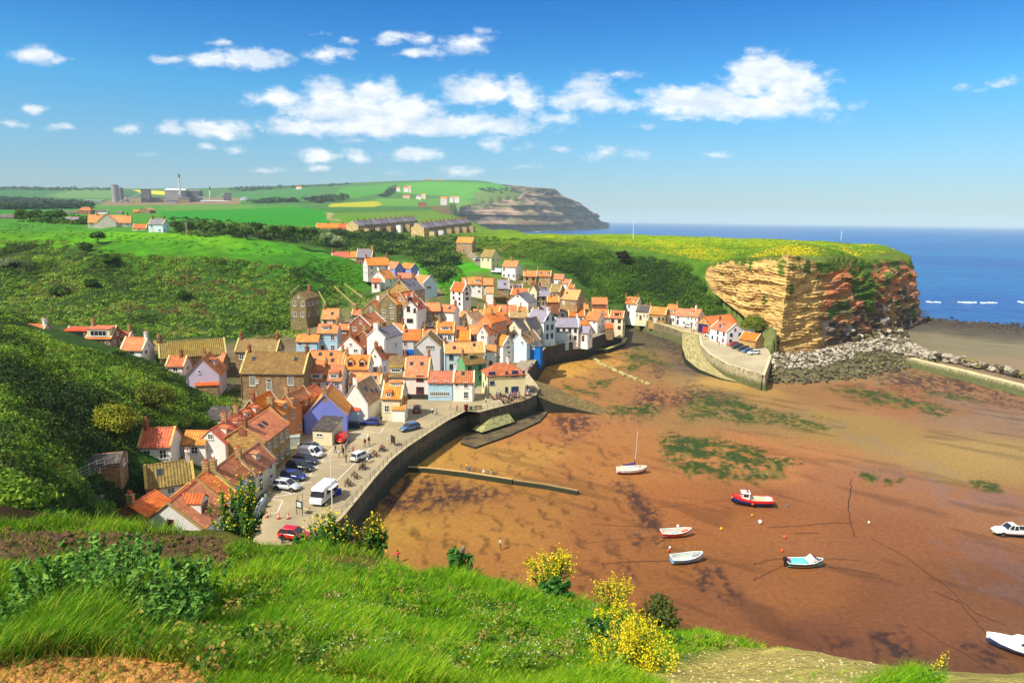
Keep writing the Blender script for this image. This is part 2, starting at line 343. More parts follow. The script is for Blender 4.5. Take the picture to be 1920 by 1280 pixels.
# grid
NTH, NR = 740, 690
TH = np.linspace(R(-64), R(64), NTH); LR = np.linspace(math.log(2.0), math.log(6500.0), NR)
TT, LL = np.meshgrid(TH, LR); RR = np.exp(LL); GX = RR*np.sin(TT); GY = RR*np.cos(TT)
GZ = rbf(TT, LL)
GZ = np.where(RR < 5, np.minimum(GZ, 44.4-0.33*(RR-1)), GZ)
_bs = beach_sd(GX, GY)
_pv = np.minimum(sdist(GX, GY, PAVE), 99); _np = sdist(GX, GY, NPAVE)
_k = 1-sstep(_pv, 0, 9); GZ = GZ*(1-_k)+4.40*_k
_k = 1-sstep(_np, 0, 6); GZ = GZ*(1-_k)+4.20*_k
_qx, _qy = topx(np.stack([GX, GY, GZ], -1)); _ax = topx(np.stack([GX, GY, 0*GX+46], -1))[0]; _hy = 412+(_ax-960)*.0131
_k = sstep(_ax, 940, 1000)*sstep(RR, 370, 420)*(1-sstep(RR, 640, 700)); GZ = np.where(_k > 0, GZ*(1-_k)+np.minimum(GZ, 35.3-1.2*sstep(_ax, 1500, 1700))*_k, GZ)
_yc = np.interp(_ax, [845, 880, 905, 930, 3000], [402, 412, 424, 434, 438]); _zc = 46-RR*(_yc-_hy)/1270; GZ = np.where((_ax > 848) & (RR > 600) & (RR < 2820), np.minimum(GZ, _zc), GZ); GZ = np.where((_ax > 884) & (RR > 1150) & (RR < np.interp(_ax, [884, 940, 975, 1000, 1045, 1090, 1130, 1131], [2780, 2900, 2980, 3180, 3350, 3780, 4500, 9e3])), np.minimum(GZ, -5), GZ)
GZ0 = GZ.copy()
# scrubby unevenness of unbuilt slopes
VILL = [W(*q) for q in [(470,1040,4.4),(380,880,6),(400,780,8),(440,670,11),(560,640,12),(620,580,17),(680,520,24),(690,480,29),(800,500,27),(860,520,24),(980,505,24),(1070,530,19),(1170,585,6)]]+QVw[::-1]+QSw[::-1]
NORTHQ = [W(*q) for q in [(1165,583,6),(1250,596,5.5),(1310,592,6),(1345,600,6),(1450,655,4)]]+QNw[::-1]
_vs = np.minimum(sdist(GX, GY, VILL), sdist(GX, GY, NORTHQ))
wild = sstep(_vs, 1, 12)*sstep(_bs, 2, 14)
bump = (fbm(GX/9., GY/9., 4, 3)-0.5)*2.6+(fbm(GX/30., GY/30., 3, 9)-0.5)*3.0
GZ = GZ+bump*wild*sstep(RR, 40, 90)*(1-0.75*sstep(RR, 420, 700))
GZ = GZ+((fbm(GX/1.1, GY/1.1, 4, 31)-0.5)*0.35+(fbm(GX/4., GY/4., 3, 5)-0.5)*0.7)*(1-sstep(RR, 25, 50))*sstep(RR, 3.5, 7)
# eroded soil scarp on the left of the bank
_sx = (TT-math.atan2(ray(230, 1040)[0], ray(230, 1040)[1]))
_sc = sstep(np.log(RR), math.log(14.6), math.log(15.0))*(1-sstep(np.log(RR), math.log(18.), math.log(24.)))*(1-sstep(TT, R(-24), R(-21)))
GZ = GZ+_sc*(0.16+0.35*fbm(GX/1.5, GY/1.5, 3, 77))*0.8
_sc2 = (1-sstep(RR, 4.6, 5.6))*(1-sstep(TT, R(-22), R(-16)))*sstep(-TT, R(14), R(20))
# cliff-top line of the headland (plan + height)
def _D(x, y, D):
    p = pd(x, y, D); return tuple(float(v) for v in p)
NT_w = [_D(*q) for q in [(1326,503,301),(1345,492,292),(1372,485,282),(1405,483,270),(1440,480,258),(1478,478,247),(1505,482,253),(1530,492,257),(1560,494,266),(1590,498,273),(1622,499,284),(1655,492,296),(1690,488,312),(1713,500,323)]]
NL_w = [_D(*q) for q in [(1322,516,300),(1336,542,294),(1362,562,282),(1392,584,268),(1420,612,256),(1444,640,247)]]+[tuple(pz(*q)) for q in NABB]
CLIFFP = [(p[0], p[1]) for p in NL_w]+[(215, 350)]+[(p[0]+1.5, p[1]+3) for p in NT_w][::-1]
CLIFFP = [(p[0], p[1]) for p in NL_w]+[(NT_w[-1][0]+6, NT_w[-1][1]+6)]+[(p[0], p[1]) for p in NT_w][::-1]
_bs = beach_sd(GX, GY)
inb = _bs < 1.5
GZ = np.where(inb, np.minimum(GZ, -2.5), GZ)
GZ = np.where((_pv < 0.3) & ~inb, 3.9, GZ); GZ = np.where((_np < 0.3) & ~inb, 3.7, GZ)
_bk = inpoly(GX, GY, [(NT_w[-1][0]-1, NT_w[-1][1]-1), (203, 351), (209, 401), (202, 471), (150, 560), (400, 640), (600, 400), (300, 330)]); GZ = np.where(_bk, np.minimum(GZ, -3), GZ)
incl = inpoly(GX, GY, CLIFFP)
GZ = np.where(incl, np.minimum(GZ, -2.5), GZ)
# back (seaward) side of the headland
BACK = [(NT_w[-1][0]-2, NT_w[-1][1]-1), (NT_w[-1][0]+4, NT_w[-1][1]+16), (176, 390), (150, 440), (300, 600), (400, 380), (260, 320)]
def hgrid(x, y, G=None):
    G = GZ if G is None else G
    x = np.asarray(x, float); y = np.asarray(y, float)
    a = (np.arctan2(x, y)-TH[0])/(TH[1]-TH[0]); l = (np.log(np.maximum(np.hypot(x, y), 2.0))-LR[0])/(LR[1]-LR[0])
    a = np.clip(a, 0, NTH-1.001); l = np.clip(l, 0, NR-1.001); i = a.astype(int); j = l.astype(int); fa = a-i; fl = l-j
    return (G[j, i]*(1-fa)+G[j, i+1]*fa)*(1-fl)+(G[j+1, i]*(1-fa)+G[j+1, i+1]*fa)*fl
def h0(x, y): return hgrid(x, y, GZ0)
_TS = np.exp(np.linspace(math.log(3.0), math.log(6000), 900))
def hit(px, py, G=None, far=6000):
    """first point where the sight line meets the land"""
    px = np.atleast_1d(np.asarray(px, float)); py = np.atleast_1d(np.asarray(py, float)); d = ray(px, py)
    hd = np.hypot(d[:, 0], d[:, 1]); res = np.full((len(px), 3), np.nan)
    for s in range(0, len(px), 2000):
        dd = d[s:s+2000]; h = hd[s:s+2000]
        X = dd[:, 0, None]/h[:, None]*_TS; Y = dd[:, 1, None]/h[:, None]*_TS; Z = HC+dd[:, 2, None]/h[:, None]*_TS
        below = Z <= hgrid(X, Y, G); k = np.argmax(below, 1); ok = below.any(1); k = np.maximum(k, 1); r = np.arange(len(k))
        g = hgrid(X, Y, G); e1 = Z[r, k]-g[r, k]; e0 = Z[r, k-1]-g[r, k-1]; f = np.clip(e0/np.maximum(e0-e1, 1e-6), 0, 1)
        t = _TS[k-1]+(_TS[k]-_TS[k-1])*f
        P_ = np.c_[dd[:, 0]/h*t, dd[:, 1]/h*t, HC+dd[:, 2]/h*t]; P_[~ok] = np.nan; res[s:s+2000] = P_
    return res

# ------------------------------------------------------------ ground colours (true surface colours by place)
GC = [ # px,py,(r,g,b) -> nearest-weighted colours on the land
 (100,1200,(60,74,22)),(500,1200,(58,96,20)),(900,1200,(62,118,18)),(1200,1200,(66,112,18)),(700,1080,(64,112,20)),(960,1110,(64,122,18)),(300,1120,(56,70,24)),(60,1130,(54,58,26)),(80,1265,(196,138,66)),(250,1262,(190,134,62)),(340,1275,(176,126,60)),
 (1400,1235,(206,184,104)),(1550,1255,(206,186,108)),(1320,1260,(196,178,100)),(1450,1270,(212,190,118)),(1620,1272,(190,180,96)),(620,1050,(128,110,48)),(680,1056,(112,112,44)),(560,1048,(110,104,40)),
 (200,985,(70,54,28)),(100,990,(64,48,28)),(330,1000,(70,58,28)),(420,1010,(80,100,30)),
 (100,940,(60,92,28)),(40,900,(40,66,24)),(60,760,(34,52,22)),(150,700,(46,68,24)),(250,720,(50,92,24)),(60,640,(42,60,24)),(200,680,(52,84,24)),(150,850,(50,88,26)),(200,800,(48,82,26)),(300,760,(40,64,24)),(200,920,(56,82,30)),
 (60,480,(52,66,26)),(60,560,(48,66,28)),(200,560,(50,72,26)),(350,520,(54,84,26)),(500,560,(56,90,26)),(600,520,(58,110,26)),(450,600,(54,82,26)),(300,600,(52,76,26)),(640,560,(58,84,28)),
 (100,432,(96,156,20)),(250,438,(104,162,20)),(400,452,(98,156,22)),(300,460,(72,134,22)),(520,470,(74,142,24)),(180,446,(88,150,22)),(60,440,(82,130,24)),(570,490,(62,122,24)),(0,425,(84,130,28)),
 (600,450,(52,80,30)),(700,445,(54,82,30)),(500,440,(48,76,28)),(820,470,(56,90,28)),(830,530,(64,140,22)),(860,500,(70,150,20)),(790,460,(60,80,28)),(900,470,(74,96,32)),(930,470,(120,110,50)),
 (1000,470,(58,88,26)),(1100,500,(50,88,24)),(1200,520,(54,98,24)),(1150,560,(60,92,28)),(1280,560,(58,92,26)),(1300,500,(74,110,26)),(1330,540,(72,104,26)),
 (1100,445,(118,148,18)),(1250,450,(124,154,16)),(1400,455,(134,158,16)),(1550,458,(122,150,18)),(1620,465,(84,124,24)),(1000,447,(110,144,20)),(1350,470,(110,140,20)),(1400,440,(110,150,24)),(1680,480,(92,110,34)),
 (760,560,(140,120,90)),(700,620,(130,110,84)),(600,700,(130,112,86)),(560,800,(168,148,106)),(640,850,(172,152,110)),(900,640,(130,112,86)),(1000,600,(128,112,86)),(1100,600,(140,124,92)),(1250,600,(170,150,110)),(850,560,(90,100,50)),(950,540,(110,110,60)),
 (700,425,(100,130,50)),(860,425,(96,130,44)),(930,428,(110,110,60)),
]
def land_colour(X, Y):
    g = hit([c[0] for c in GC], [c[1] for c in GC], GZ0); c = np.array([srgb(q[2]) for q in GC]); ok = ~np.isnan(g[:, 0])
    g, c = g[ok], c[ok]; a, l = lp(g[:, 0], g[:, 1])
    xa, xl = lp(X, Y); wx = (fbm(X/7., Y/7., 3, 50)-0.5)*0.10; wy = (fbm(X/7.+50, Y/7., 3, 51)-0.5)*0.10
    xa = xa+wx; xl = xl+wy
    out = np.zeros(X.shape+(3,)); ws = np.zeros(X.shape)
    for i in range(len(a)):
        w = 1/((xa-a[i])**2+(xl-l[i])**2+2e-4)**2.2; ws += w; out += w[..., None]*c[i]
    return out/ws[..., None]
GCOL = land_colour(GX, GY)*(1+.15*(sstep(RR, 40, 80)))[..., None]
_px, _py = topx(np.stack([GX, GY, GZ0], -1))
def paint(poly, rgb, soft=1.5, a=1.0, maxr=7000, minr=0):
    """farmland, woods and tracks: the colour of that piece of land"""
    global GCOL
    m = (_px > min(p[0] for p in poly)-20) & (_px < max(p[0] for p in poly)+20) & (_py > min(p[1] for p in poly)-10) & (_py < max(p[1] for p in poly)+10) & (RR < maxr) & (RR > minr)
    d = sdist(_px[m]+(vnoise(GX[m]/11, GY[m]/11, 4)-.5)*1.2, _py[m], poly)
    w = (1-sstep(d, -soft, soft))*a
    GCOL[m] = GCOL[m]*(1-w[:, None])+np.array(srgb(rgb))*w[:, None]
fl = dict(minr=360)
paint([(-300,330),(2000,330),(2000,392),(900,392),(-300,425)], (74,118,52), 2, **fl)
paint([(-300,385),(560,385),(620,432),(350,436),(-300,436)], (78,138,44), 2, **fl)
paint([(0,357),(110,357),(120,368),(0,368)], (62,116,56), 1, **fl)
paint([(85,366),(140,357),(213,355),(213,372),(120,371)], (104,140,72), 1, **fl)
paint([(215,357),(262,355),(262,374),(215,374)], (56,110,56), 1, **fl)
paint([(248,356),(275,357),(316,359),(314,366),(270,363)], (232,205,20), .6, **fl)
paint([(0,369),(90,372),(170,378),(168,392),(0,394)], (44,76,40), 2, **fl)
paint([(0,394),(115,393),(118,400),(0,402)], (56,132,44), 1, **fl)
paint([(330,385),(470,384),(480,392),(300,394)], (96,140,52), 1, **fl)
paint([(300,397),(480,391),(560,388),(624,397),(617,412),(620,428),(560,430),(350,414),(300,408)], (50,140,30), 1, **fl)
paint([(350,412),(560,424),(620,422),(640,402),(700,406),(690,420),(560,434),(420,428)], (92,140,32), 1.5, **fl)
paint([(610,398),(625,400),(618,410),(640,412),(640,415),(612,411),(612,403)], (170,150,110), .7, **fl)
paint([(620,382),(700,377),(735,382),(700,388),(615,388)], (178,176,30), 1, **fl)
paint([(440,363),(560,352),(620,355),(560,375),(440,378)], (66,124,50), 1, **fl)
paint([(560,380),(640,362),(660,372),(640,380)], (54,86,36), 2, **fl)
paint([(640,352),(760,342),(742,358),(660,372),(620,372)], (76,144,40), 1, **fl)
paint([(760,344),(800,340),(960,344),(990,352),(960,372),(860,370),(745,362)], (86,156,40), 1, **fl)
paint([(700,372),(860,372),(900,378),(860,388),(720,386)], (100,150,48), 1, **fl)
paint([(880,360),(960,356),(980,372),(900,382)], (104,126,58), 2, **fl)
paint([(800,386),(900,386),(905,404),(830,402)], (120,104,62), 1.5, **fl)
paint([(845,404),(940,404),(960,425),(905,425),(860,412)], (92,124,44), 2, **fl)
paint([(730,350),(745,345),(742,360),(720,370),(712,368)], (48,84,36), 1.2, **fl)
paint([(420,350),(660,340),(660,346),(440,360)], (54,92,40), 1.2, **fl)
paint([(0,350),(120,352),(120,357),(0,357)], (46,86,40), 1, **fl)
paint([(215,371),(450,371),(450,383),(180,386)], (140,118,84), 1.2, **fl)
# lane climbing the bank north of the church-side cottages
def track(pts, rgb, wd, minr=0):
    global GCOL
    P_ = hit([p[0] for p in pts], [p[1] for p in pts], GZ0)
    m = RR < 700; d = pdist(GX[m], GY[m], P_, closed=False); w = 1-sstep(d, wd, wd+0.8)
    GCOL[m] = GCOL[m]*(1-w[:, None])+np.array(srgb(rgb))*w[:, None]
track([(1040,545),(1000,528),(960,522),(930,508),(905,498),(885,480),(880,468)], (150,140,116), 1.6)
def ground_sheet():
    idx = np.arange(NTH*NR).reshape(NR, NTH)
    Fq = np.stack([idx[:-1, :-1], idx[:-1, 1:], idx[1:, 1:], idx[1:, :-1]], -1).reshape(-1, 4)
    V = np.stack([GX, GY, GZ], -1).reshape(-1, 3)
    # the patch under and behind the view point
    me = np_mesh('ground', V, Fq, True, {'Col': GCOL.reshape(-1, 3)})
    return me
# ------------------------------------------------------------ materials
MATS = {}
def newmat(name):
    m = bpy.data.materials.new(name); m.use_nodes = True; t = NT(m.node_tree)
    b = m.node_tree.nodes['Principled BSDF']; return m, t, b
def objc(t): return t.new('ShaderNodeTexCoord').outputs['Object']
def uvc(t): return t.new('ShaderNodeTexCoord').outputs['UV']
def bumpn(t, b, h, dist, strength=1.0):
    n = t.new('ShaderNodeBump'); n.inputs['Distance'].default_value = dist; n.inputs['Strength'].default_value = strength
    t.put(n.inputs['Height'], h); t.l.new(n.outputs[0], b.inputs['Normal'])
def M(rgb, rough=0.7, var=0.12, scale=3.0, metal=0.0, spec=0.4, bump=0.0, coat=0.0):
    """painted / plastered / plain material with grime-scale unevenness"""
    key = ('M', tuple(rgb), rough, var, scale, metal, bump, coat)
    if key in MATS: return MATS[key]
    m, t, b = newmat('surface_%d_%d_%d' % tuple(rgb)); c = srgb(rgb)
    n = t.noise(objc(t), scale, 5, 0.6)
    d = tuple(v*(1-var*1.5) for v in c); l = tuple(min(1, v*(1+var)) for v in c)
    t.put(b.inputs['Base Color'], t.ramp(n, [(0.3, d), (0.7, l)])); b.inputs['Roughness'].default_value = rough
    b.inputs['Metallic'].default_value = metal; b.inputs['Specular IOR Level'].default_value = spec
    b.inputs['Coat Weight'].default_value = coat
    if bump: bumpn(t, b, t.noise(objc(t), scale*4, 4), bump)
    MATS[key] = m; return m
def plaster(rgb):
    key = ('P', tuple(rgb))
    if key in MATS: return MATS[key]
    m, t, b = newmat('render_wall'); c = srgb(rgb); o = objc(t)
    big = t.noise(o, 0.35, 4, 0.6); st = t.noise(t.vmath('MULTIPLY', o, (2.2, 2.2, 0.25)), 1.0, 5, 0.65)
    f = t.math('MULTIPLY', t.mapr(st, 0.5, 0.78), 0.42)
    c1 = t.ramp(big, [(0.3, tuple(v*0.86 for v in c)), (0.65, c)])
    t.put(b.inputs['Base Color'], t.mix(f, c1, tuple(v*q for v, q in zip(c, (0.66, 0.62, 0.52)))))
    b.inputs['Roughness'].default_value = 0.85; b.inputs['Specular IOR Level'].default_value = 0.2
    bumpn(t, b, t.noise(o, 5, 4), 0.03); MATS[key] = m; return m
def stonewall(rgb, bw=0.5, bh=0.22, mort=0.6, cont=0.35):
    key = ('S', tuple(rgb), bw, bh)
    if key in MATS: return MATS[key]
    m, t, b = newmat('stone_wall'); c = srgb(rgb); uv = uvc(t)
    br = t.new('ShaderNodeTexBrick'); t.put(br.inputs['Vector'], t.vmath('ADD', uv, t.vmath('MULTIPLY', t.noise(uv, 1.5, 3, col=True), (0.12, 0.12, 0))))
    br.inputs['Scale'].default_value = 1; br.inputs['Brick Width'].default_value = bw; br.inputs['Row Height'].default_value = bh
    br.inputs['Mortar Size'].default_value = 0.018; br.inputs['Bias'].default_value = 0.0
    t.put(br.inputs['Color1'], tuple(v*(1-cont) for v in c)); t.put(br.inputs['Color2'], tuple(min(1, v*(1+cont)) for v in c)); t.put(br.inputs['Mortar'], tuple(v*mort for v in c))
    n = t.noise(uv, 0.5, 4); t.put(b.inputs['Base Color'], t.mix(t.mapr(n, 0.35, 0.75, 0, 0.55), br.outputs[0], tuple(v*0.55 for v in c)))
    b.inputs['Roughness'].default_value = 0.9; b.inputs['Specular IOR Level'].default_value = 0.15
    bumpn(t, b, t.math('SUBTRACT', t.noise(uv, 7, 4), br.outputs['Fac']), 0.04); MATS[key] = m; return m
def pantile(rgb, w=0.42, h=0.42, moss=0.25, cont=0.32):
    key = ('T', tuple(rgb), w, moss)
    if key in MATS: return MATS[key]
    m, t, b = newmat('pantile_roof'); c = srgb(rgb); uv = uvc(t)
    sep = t.new('ShaderNodeSeparateXYZ'); t.put(sep.inputs[0], uv)
    wave = t.math('SINE', t.math('MULTIPLY', sep.outputs[0], 2*math.pi/w)); wv = t.math('MULTIPLY_ADD', wave, 0.5, 0.5)
    row = t.math('FRACT', t.math('DIVIDE', sep.outputs[1], h))
    br = t.new('ShaderNodeTexBrick'); t.put(br.inputs['Vector'], uv); br.offset = 0.0
    br.inputs['Scale'].default_value = 1; br.inputs['Brick Width'].default_value = w; br.inputs['Row Height'].default_value = h; br.inputs['Mortar Size'].default_value = 0.0
    t.put(br.inputs['Color1'], tuple(v*(1-cont) for v in c)); t.put(br.inputs['Color2'], tuple(min(1, v*(1+cont*.7)) for v in c)); 
    n = t.noise(objc(t), 0.45, 5, 0.65); n2 = t.noise(objc(t), 3.0, 4, 0.7)
    col = t.mix(t.mapr(n, 0.35, 0.7, 0, 0.7), br.outputs[0], tuple(v*q for v, q in zip(c, (0.72, 0.62, 0.6))))
    col = t.mix(t.math('MULTIPLY', t.mapr(n2, 0.5, 0.8), moss), col, srgb((128, 104, 60)))
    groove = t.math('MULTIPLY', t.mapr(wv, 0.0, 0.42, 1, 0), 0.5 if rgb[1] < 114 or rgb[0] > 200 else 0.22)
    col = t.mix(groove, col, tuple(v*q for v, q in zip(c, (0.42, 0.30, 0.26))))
    rn = t.new('ShaderNodeObjectInfo').outputs['Random']; hv = t.new('ShaderNodeHueSaturation'); t.put(hv.inputs['Color'], col); t.put(hv.inputs['Hue'], t.math('MULTIPLY_ADD', rn, .026, .497)); t.put(hv.inputs['Value'], t.math('MULTIPLY_ADD', t.math('FRACT', t.math('MULTIPLY', rn, 7.3)), .32, .86)); t.put(hv.inputs['Saturation'], t.math('MULTIPLY_ADD', t.math('FRACT', t.math('MULTIPLY', rn, 13.7)), -.14, 1.0))
    t.put(b.inputs['Base Color'], hv.outputs[0]); b.inputs['Roughness'].default_value = 0.75; b.inputs['Specular IOR Level'].default_value = 0.25
    bumpn(t, b, t.math('MULTIPLY_ADD', row, -0.35, wv), 0.07); MATS[key] = m; return m
def slate(rgb):
    key = ('L', tuple(rgb))
    if key in MATS: return MATS[key]
    m, t, b = newmat('slate_roof'); c = srgb(rgb); uv = uvc(t)
    br = t.new('ShaderNodeTexBrick'); t.put(br.inputs['Vector'], uv); br.inputs['Scale'].default_value = 1; br.inputs['Brick Width'].default_value = 0.4
    br.inputs['Row Height'].default_value = 0.28; br.inputs['Mortar Size'].default_value = 0.012
    t.put(br.inputs['Color1'], tuple(v*0.75 for v in c)); t.put(br.inputs['Color2'], tuple(min(1, v*1.2) for v in c)); t.put(br.inputs['Mortar'], tuple(v*0.5 for v in c))
    n = t.noise(objc(t), 0.8, 5, 0.7); col = t.mix(t.mapr(n, 0.52, 0.72, 0, 0.6), br.outputs[0], srgb((150, 140, 100)))
    t.put(b.inputs['Base Color'], col); b.inputs['Roughness'].default_value = 0.6
    bumpn(t, b, t.noise(uv, 6, 3), 0.03); MATS[key] = m; return m
def glassm():
    if 'glass' in MATS: return MATS['glass']
    m, t, b = newmat('window_glass'); b.inputs['Base Color'].default_value = (0.025, 0.03, 0.038, 1); b.inputs['Roughness'].default_value = 0.08
    b.inputs['Specular IOR Level'].default_value = 0.6
    MATS['glass'] = m; return m
def ground_mat():
    m, t, b = newmat('hillside_soil_and_turf'); at = t.new('ShaderNodeAttribute', attribute_name='Col').outputs['Color']; o = objc(t)
    n1 = t.noise(o, 0.22, 6, 0.65); n2 = t.noise(o, 2.2, 5, 0.7); n3 = t.noise(o, 18, 4, 0.7)
    f = t.math('ADD', t.math('MULTIPLY', n1, 0.5), t.math('ADD', t.math('MULTIPLY', n2, 0.35), t.math('MULTIPLY', n3, 0.3)))
    k = t.mapr(f, 0.42, 0.74, 0.45, 1.25, 'LINEAR')
    col = t.mix(1.0, at, t.new('ShaderNodeCombineColor').outputs[0], 'MULTIPLY')
    cc = t.n[-1]
    for n in t.n:
        if n.bl_idname == 'ShaderNodeCombineColor':
            t.put(n.inputs[0], k); t.put(n.inputs[1], k); t.put(n.inputs[2], k)
    t.put(b.inputs['Base Color'], col); b.inputs['Roughness'].default_value = 0.95; b.inputs['Specular IOR Level'].default_value = 0.1
    bumpn(t, b, t.math('ADD', t.math('MULTIPLY', n2, 1.0), t.math('MULTIPLY', n3, 0.25)), 0.35); return m
def attr_mat(name, rough=0.9, n_scale=1.2, lo=0.6, hi=1.25, bump=0.2, sheen_attr=None, spec=0.3, stretch=(1, 1, 1)):
    m, t, b = newmat(name); at = t.new('ShaderNodeAttribute', attribute_name='Col').outputs['Color']; o = t.vmath('MULTIPLY', objc(t), stretch)
    n1 = t.noise(o, n_scale, 7, 0.68); k = t.mapr(n1, 0.3, 0.7, lo, hi, 'LINEAR'); cc = t.new('ShaderNodeCombineColor')
    for i in range(3): t.put(cc.inputs[i], k)
    t.put(b.inputs['Base Color'], t.mix(1.0, at, cc.outputs[0], 'MULTIPLY')); b.inputs['Specular IOR Level'].default_value = spec
    b.inputs['Roughness'].default_value = rough
    if sheen_attr:
        w = t.new('ShaderNodeAttribute', attribute_name=sheen_attr); s = t.new('ShaderNodeSeparateColor'); t.put(s.inputs[0], w.outputs['Color'])
        t.put(b.inputs['Roughness'], t.math('MULTIPLY_ADD', s.outputs[0], 0.5-rough, rough))
        t.put(b.inputs['Specular IOR Level'], t.math('MULTIPLY_ADD', s.outputs[0], 0.25, 0.2))
    if bump: bumpn(t, b, n1, bump)
    return m

# ------------------------------------------------------------ ground
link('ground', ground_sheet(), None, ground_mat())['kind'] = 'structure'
def behind_patch():
    th = np.linspace(R(64), R(296), 60); lr = np.concatenate([[0.0], LR[::6], [LR[-1]]]); r = np.exp(lr); r[0] = 0.0
    T2, R2 = np.meshgrid(th, r); X = R2*np.sin(T2); Y = R2*np.cos(T2)
    a = np.where(T2 > math.pi, T2-2*math.pi, T2); e = np.clip(a, R(-64), R(64))
    Z = hgrid(np.maximum(R2, 2)*np.sin(e), np.maximum(R2, 2)*np.cos(e), GZ)
    back = sstep(np.abs(a), R(64), R(95)); Z = Z*(1-back)+np.where(R2 < 40, 45., np.where(a < 0, 50., 20.))*back
    Z[0] = 44.3
    idx = np.arange(T2.size).reshape(T2.shape); Fq = np.stack([idx[:-1, :-1], idx[:-1, 1:], idx[1:, 1:], idx[1:, :-1]], -1).reshape(-1, 4)
    c = np.tile(np.array(srgb((70, 110, 30))), (T2.size, 1))
    me = np_mesh('ground', np.stack([X, Y, Z], -1).reshape(-1, 3), Fq, True, {'Col': c})
    # close the disc under the feet
    th = np.linspace(R(-64), R(64), 40); V = [(0, 0, 44.3)]+[(2*math.sin(q), 2*math.cos(q), float(hgrid(2*math.sin(q), 2*math.cos(q)))) for q in th]
    return me
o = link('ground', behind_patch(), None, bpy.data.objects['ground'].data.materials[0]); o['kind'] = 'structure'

# ------------------------------------------------------------ beach
BC = [(760,860,(214,156,74)),(720,980,(196,138,66)),(850,1010,(186,124,60)),(800,920,(166,108,54)),(960,860,(200,138,72)),(1050,800,(188,116,70)),(1100,870,(190,118,66)),(1000,950,(180,116,60)),(1150,1000,(166,100,56)),(1150,1090,(158,94,52)),(1300,960,(172,100,56)),(1500,960,(170,100,60)),(1450,860,(198,122,74)),(1400,780,(160,120,80)),(1600,900,(172,106,72)),(1700,1000,(156,92,60)),(1700,1150,(138,80,52)),(1500,1100,(158,94,54)),(1900,1100,(136,82,56)),(1600,1230,(122,70,46)),(1850,950,(168,108,76)),(1600,800,(172,130,76)),(1800,870,(178,136,80)),(1900,850,(182,140,90)),(1500,740,(160,108,72)),(1650,740,(172,104,72)),(1800,760,(164,112,82)),(1900,790,(162,120,100)),(1100,720,(186,124,70)),(1060,690,(224,160,76)),(1100,680,(214,150,72)),(1150,690,(178,120,74)),(1250,640,(112,92,68)),(1270,690,(126,98,70)),(1330,745,(140,108,76)),(1215,625,(104,88,66)),(1250,740,(184,116,74)),(1200,610,(124,106,78)),(1350,720,(206,156,90)),(1290,710,(172,126,84)),(1800,650,(150,130,108)),(1900,680,(165,134,112)),(1800,610,(104,88,76)),(1450,740,(190,140,86)),(1550,700,(170,130,90)),(1800,1250,(118,70,48)),(900,1060,(176,112,56)),(1350,1150,(142,84,52)),(2100,900,(170,120,80)),(2100,1200,(130,80,52))]
GREEN = [[(1240,818),(1262,810),(1300,812),(1385,830),(1420,838),(1440,852),(1500,862),(1502,872),(1470,880),(1475,893),(1440,900),(1400,906),(1340,896),(1290,892),(1250,870),(1238,845)],
 [(1270,775),(1300,740),(1380,742),(1420,762),(1500,780),(1580,800),(1540,806),(1440,795),(1350,790),(1290,790)],[(1155,690),(1200,672),(1232,680),(1180,700)],[(1160,662),(1228,660),(1240,682),(1170,676)],[(1100,715),(1152,710),(1140,728),(1108,726)],
 [(1056,722),(1120,735),(1118,743),(1066,740)],[(1120,762),(1200,755),(1248,765),(1230,778),(1160,780)],[(1186,648),(1210,646),(1218,658),(1192,662)],[(1545,728),(1620,725),(1720,745),(1790,768),(1760,780),(1680,765),(1600,748)],[(1740,735),(1800,738),(1845,752),(1790,754)],
 [(1612,884),(1655,884),(1640,903),(1618,908)],[(1660,896),(1692,897),(1688,906),(1658,904)],[(1820,905),(1870,903),(1882,920),(1850,926)],[(1320,780),(1430,786),(1432,792),(1322,788)],[(1086,742),(1130,765),(1180,772),(1150,780),(1100,762)]]
DARK = [[(1175,775),(1195,725),(1260,732),(1300,716),(1350,735),(1400,760),(1330,772),(1260,762),(1200,792)],[(1148,902),(1190,905),(1240,965),(1242,1008),(1200,985)],[(1168,998),(1240,996),(1252,1020),(1195,1026)],[(1285,1062),(1345,1056),(1370,1085),(1404,1130),(1365,1128),(1320,1112)],
 [(1148,1022),(1178,1050),(1196,1092),(1168,1072)],[(1540,1192),(1612,1192),(1602,1216),(1540,1224)],[(1790,1200),(1850,1205),(1920,1262),(1890,1275),(1830,1235)],[(1036,778),(1104,768),(1120,800),(1058,834)],[(1640,700),(1700,688),(1800,702),(1920,735),(1920,768),(1800,748),(1700,732),(1650,726)],
 [(700,905),(745,880),(790,886),(850,905),(920,915),(960,925),(880,948),(760,960),(690,965)],[(1215,668),(1250,690),(1240,716),(1214,694)],[(1190,600),(1215,600),(1285,650),(1290,690),(1250,660),(1210,630)],[(1620,1180),(1700,1175),(1720,1230),(1640,1240)]]
WET = [[(1480,770),(1600,830),(1750,900),(1920,960),(1960,950),(1920,930),(1780,880),(1640,815),(1520,762)],[(1560,870),(1640,905),(1760,945),(1950,980),(1950,930),(1800,905),(1680,872)],[(1750,748),(1930,806),(1930,782),(1760,735)],[(1740,1000),(1960,1020),(1960,1150),(1800,1100)],[(1195,606),(1225,612),(1290,660),(1310,720),(1280,720),(1250,670)]]
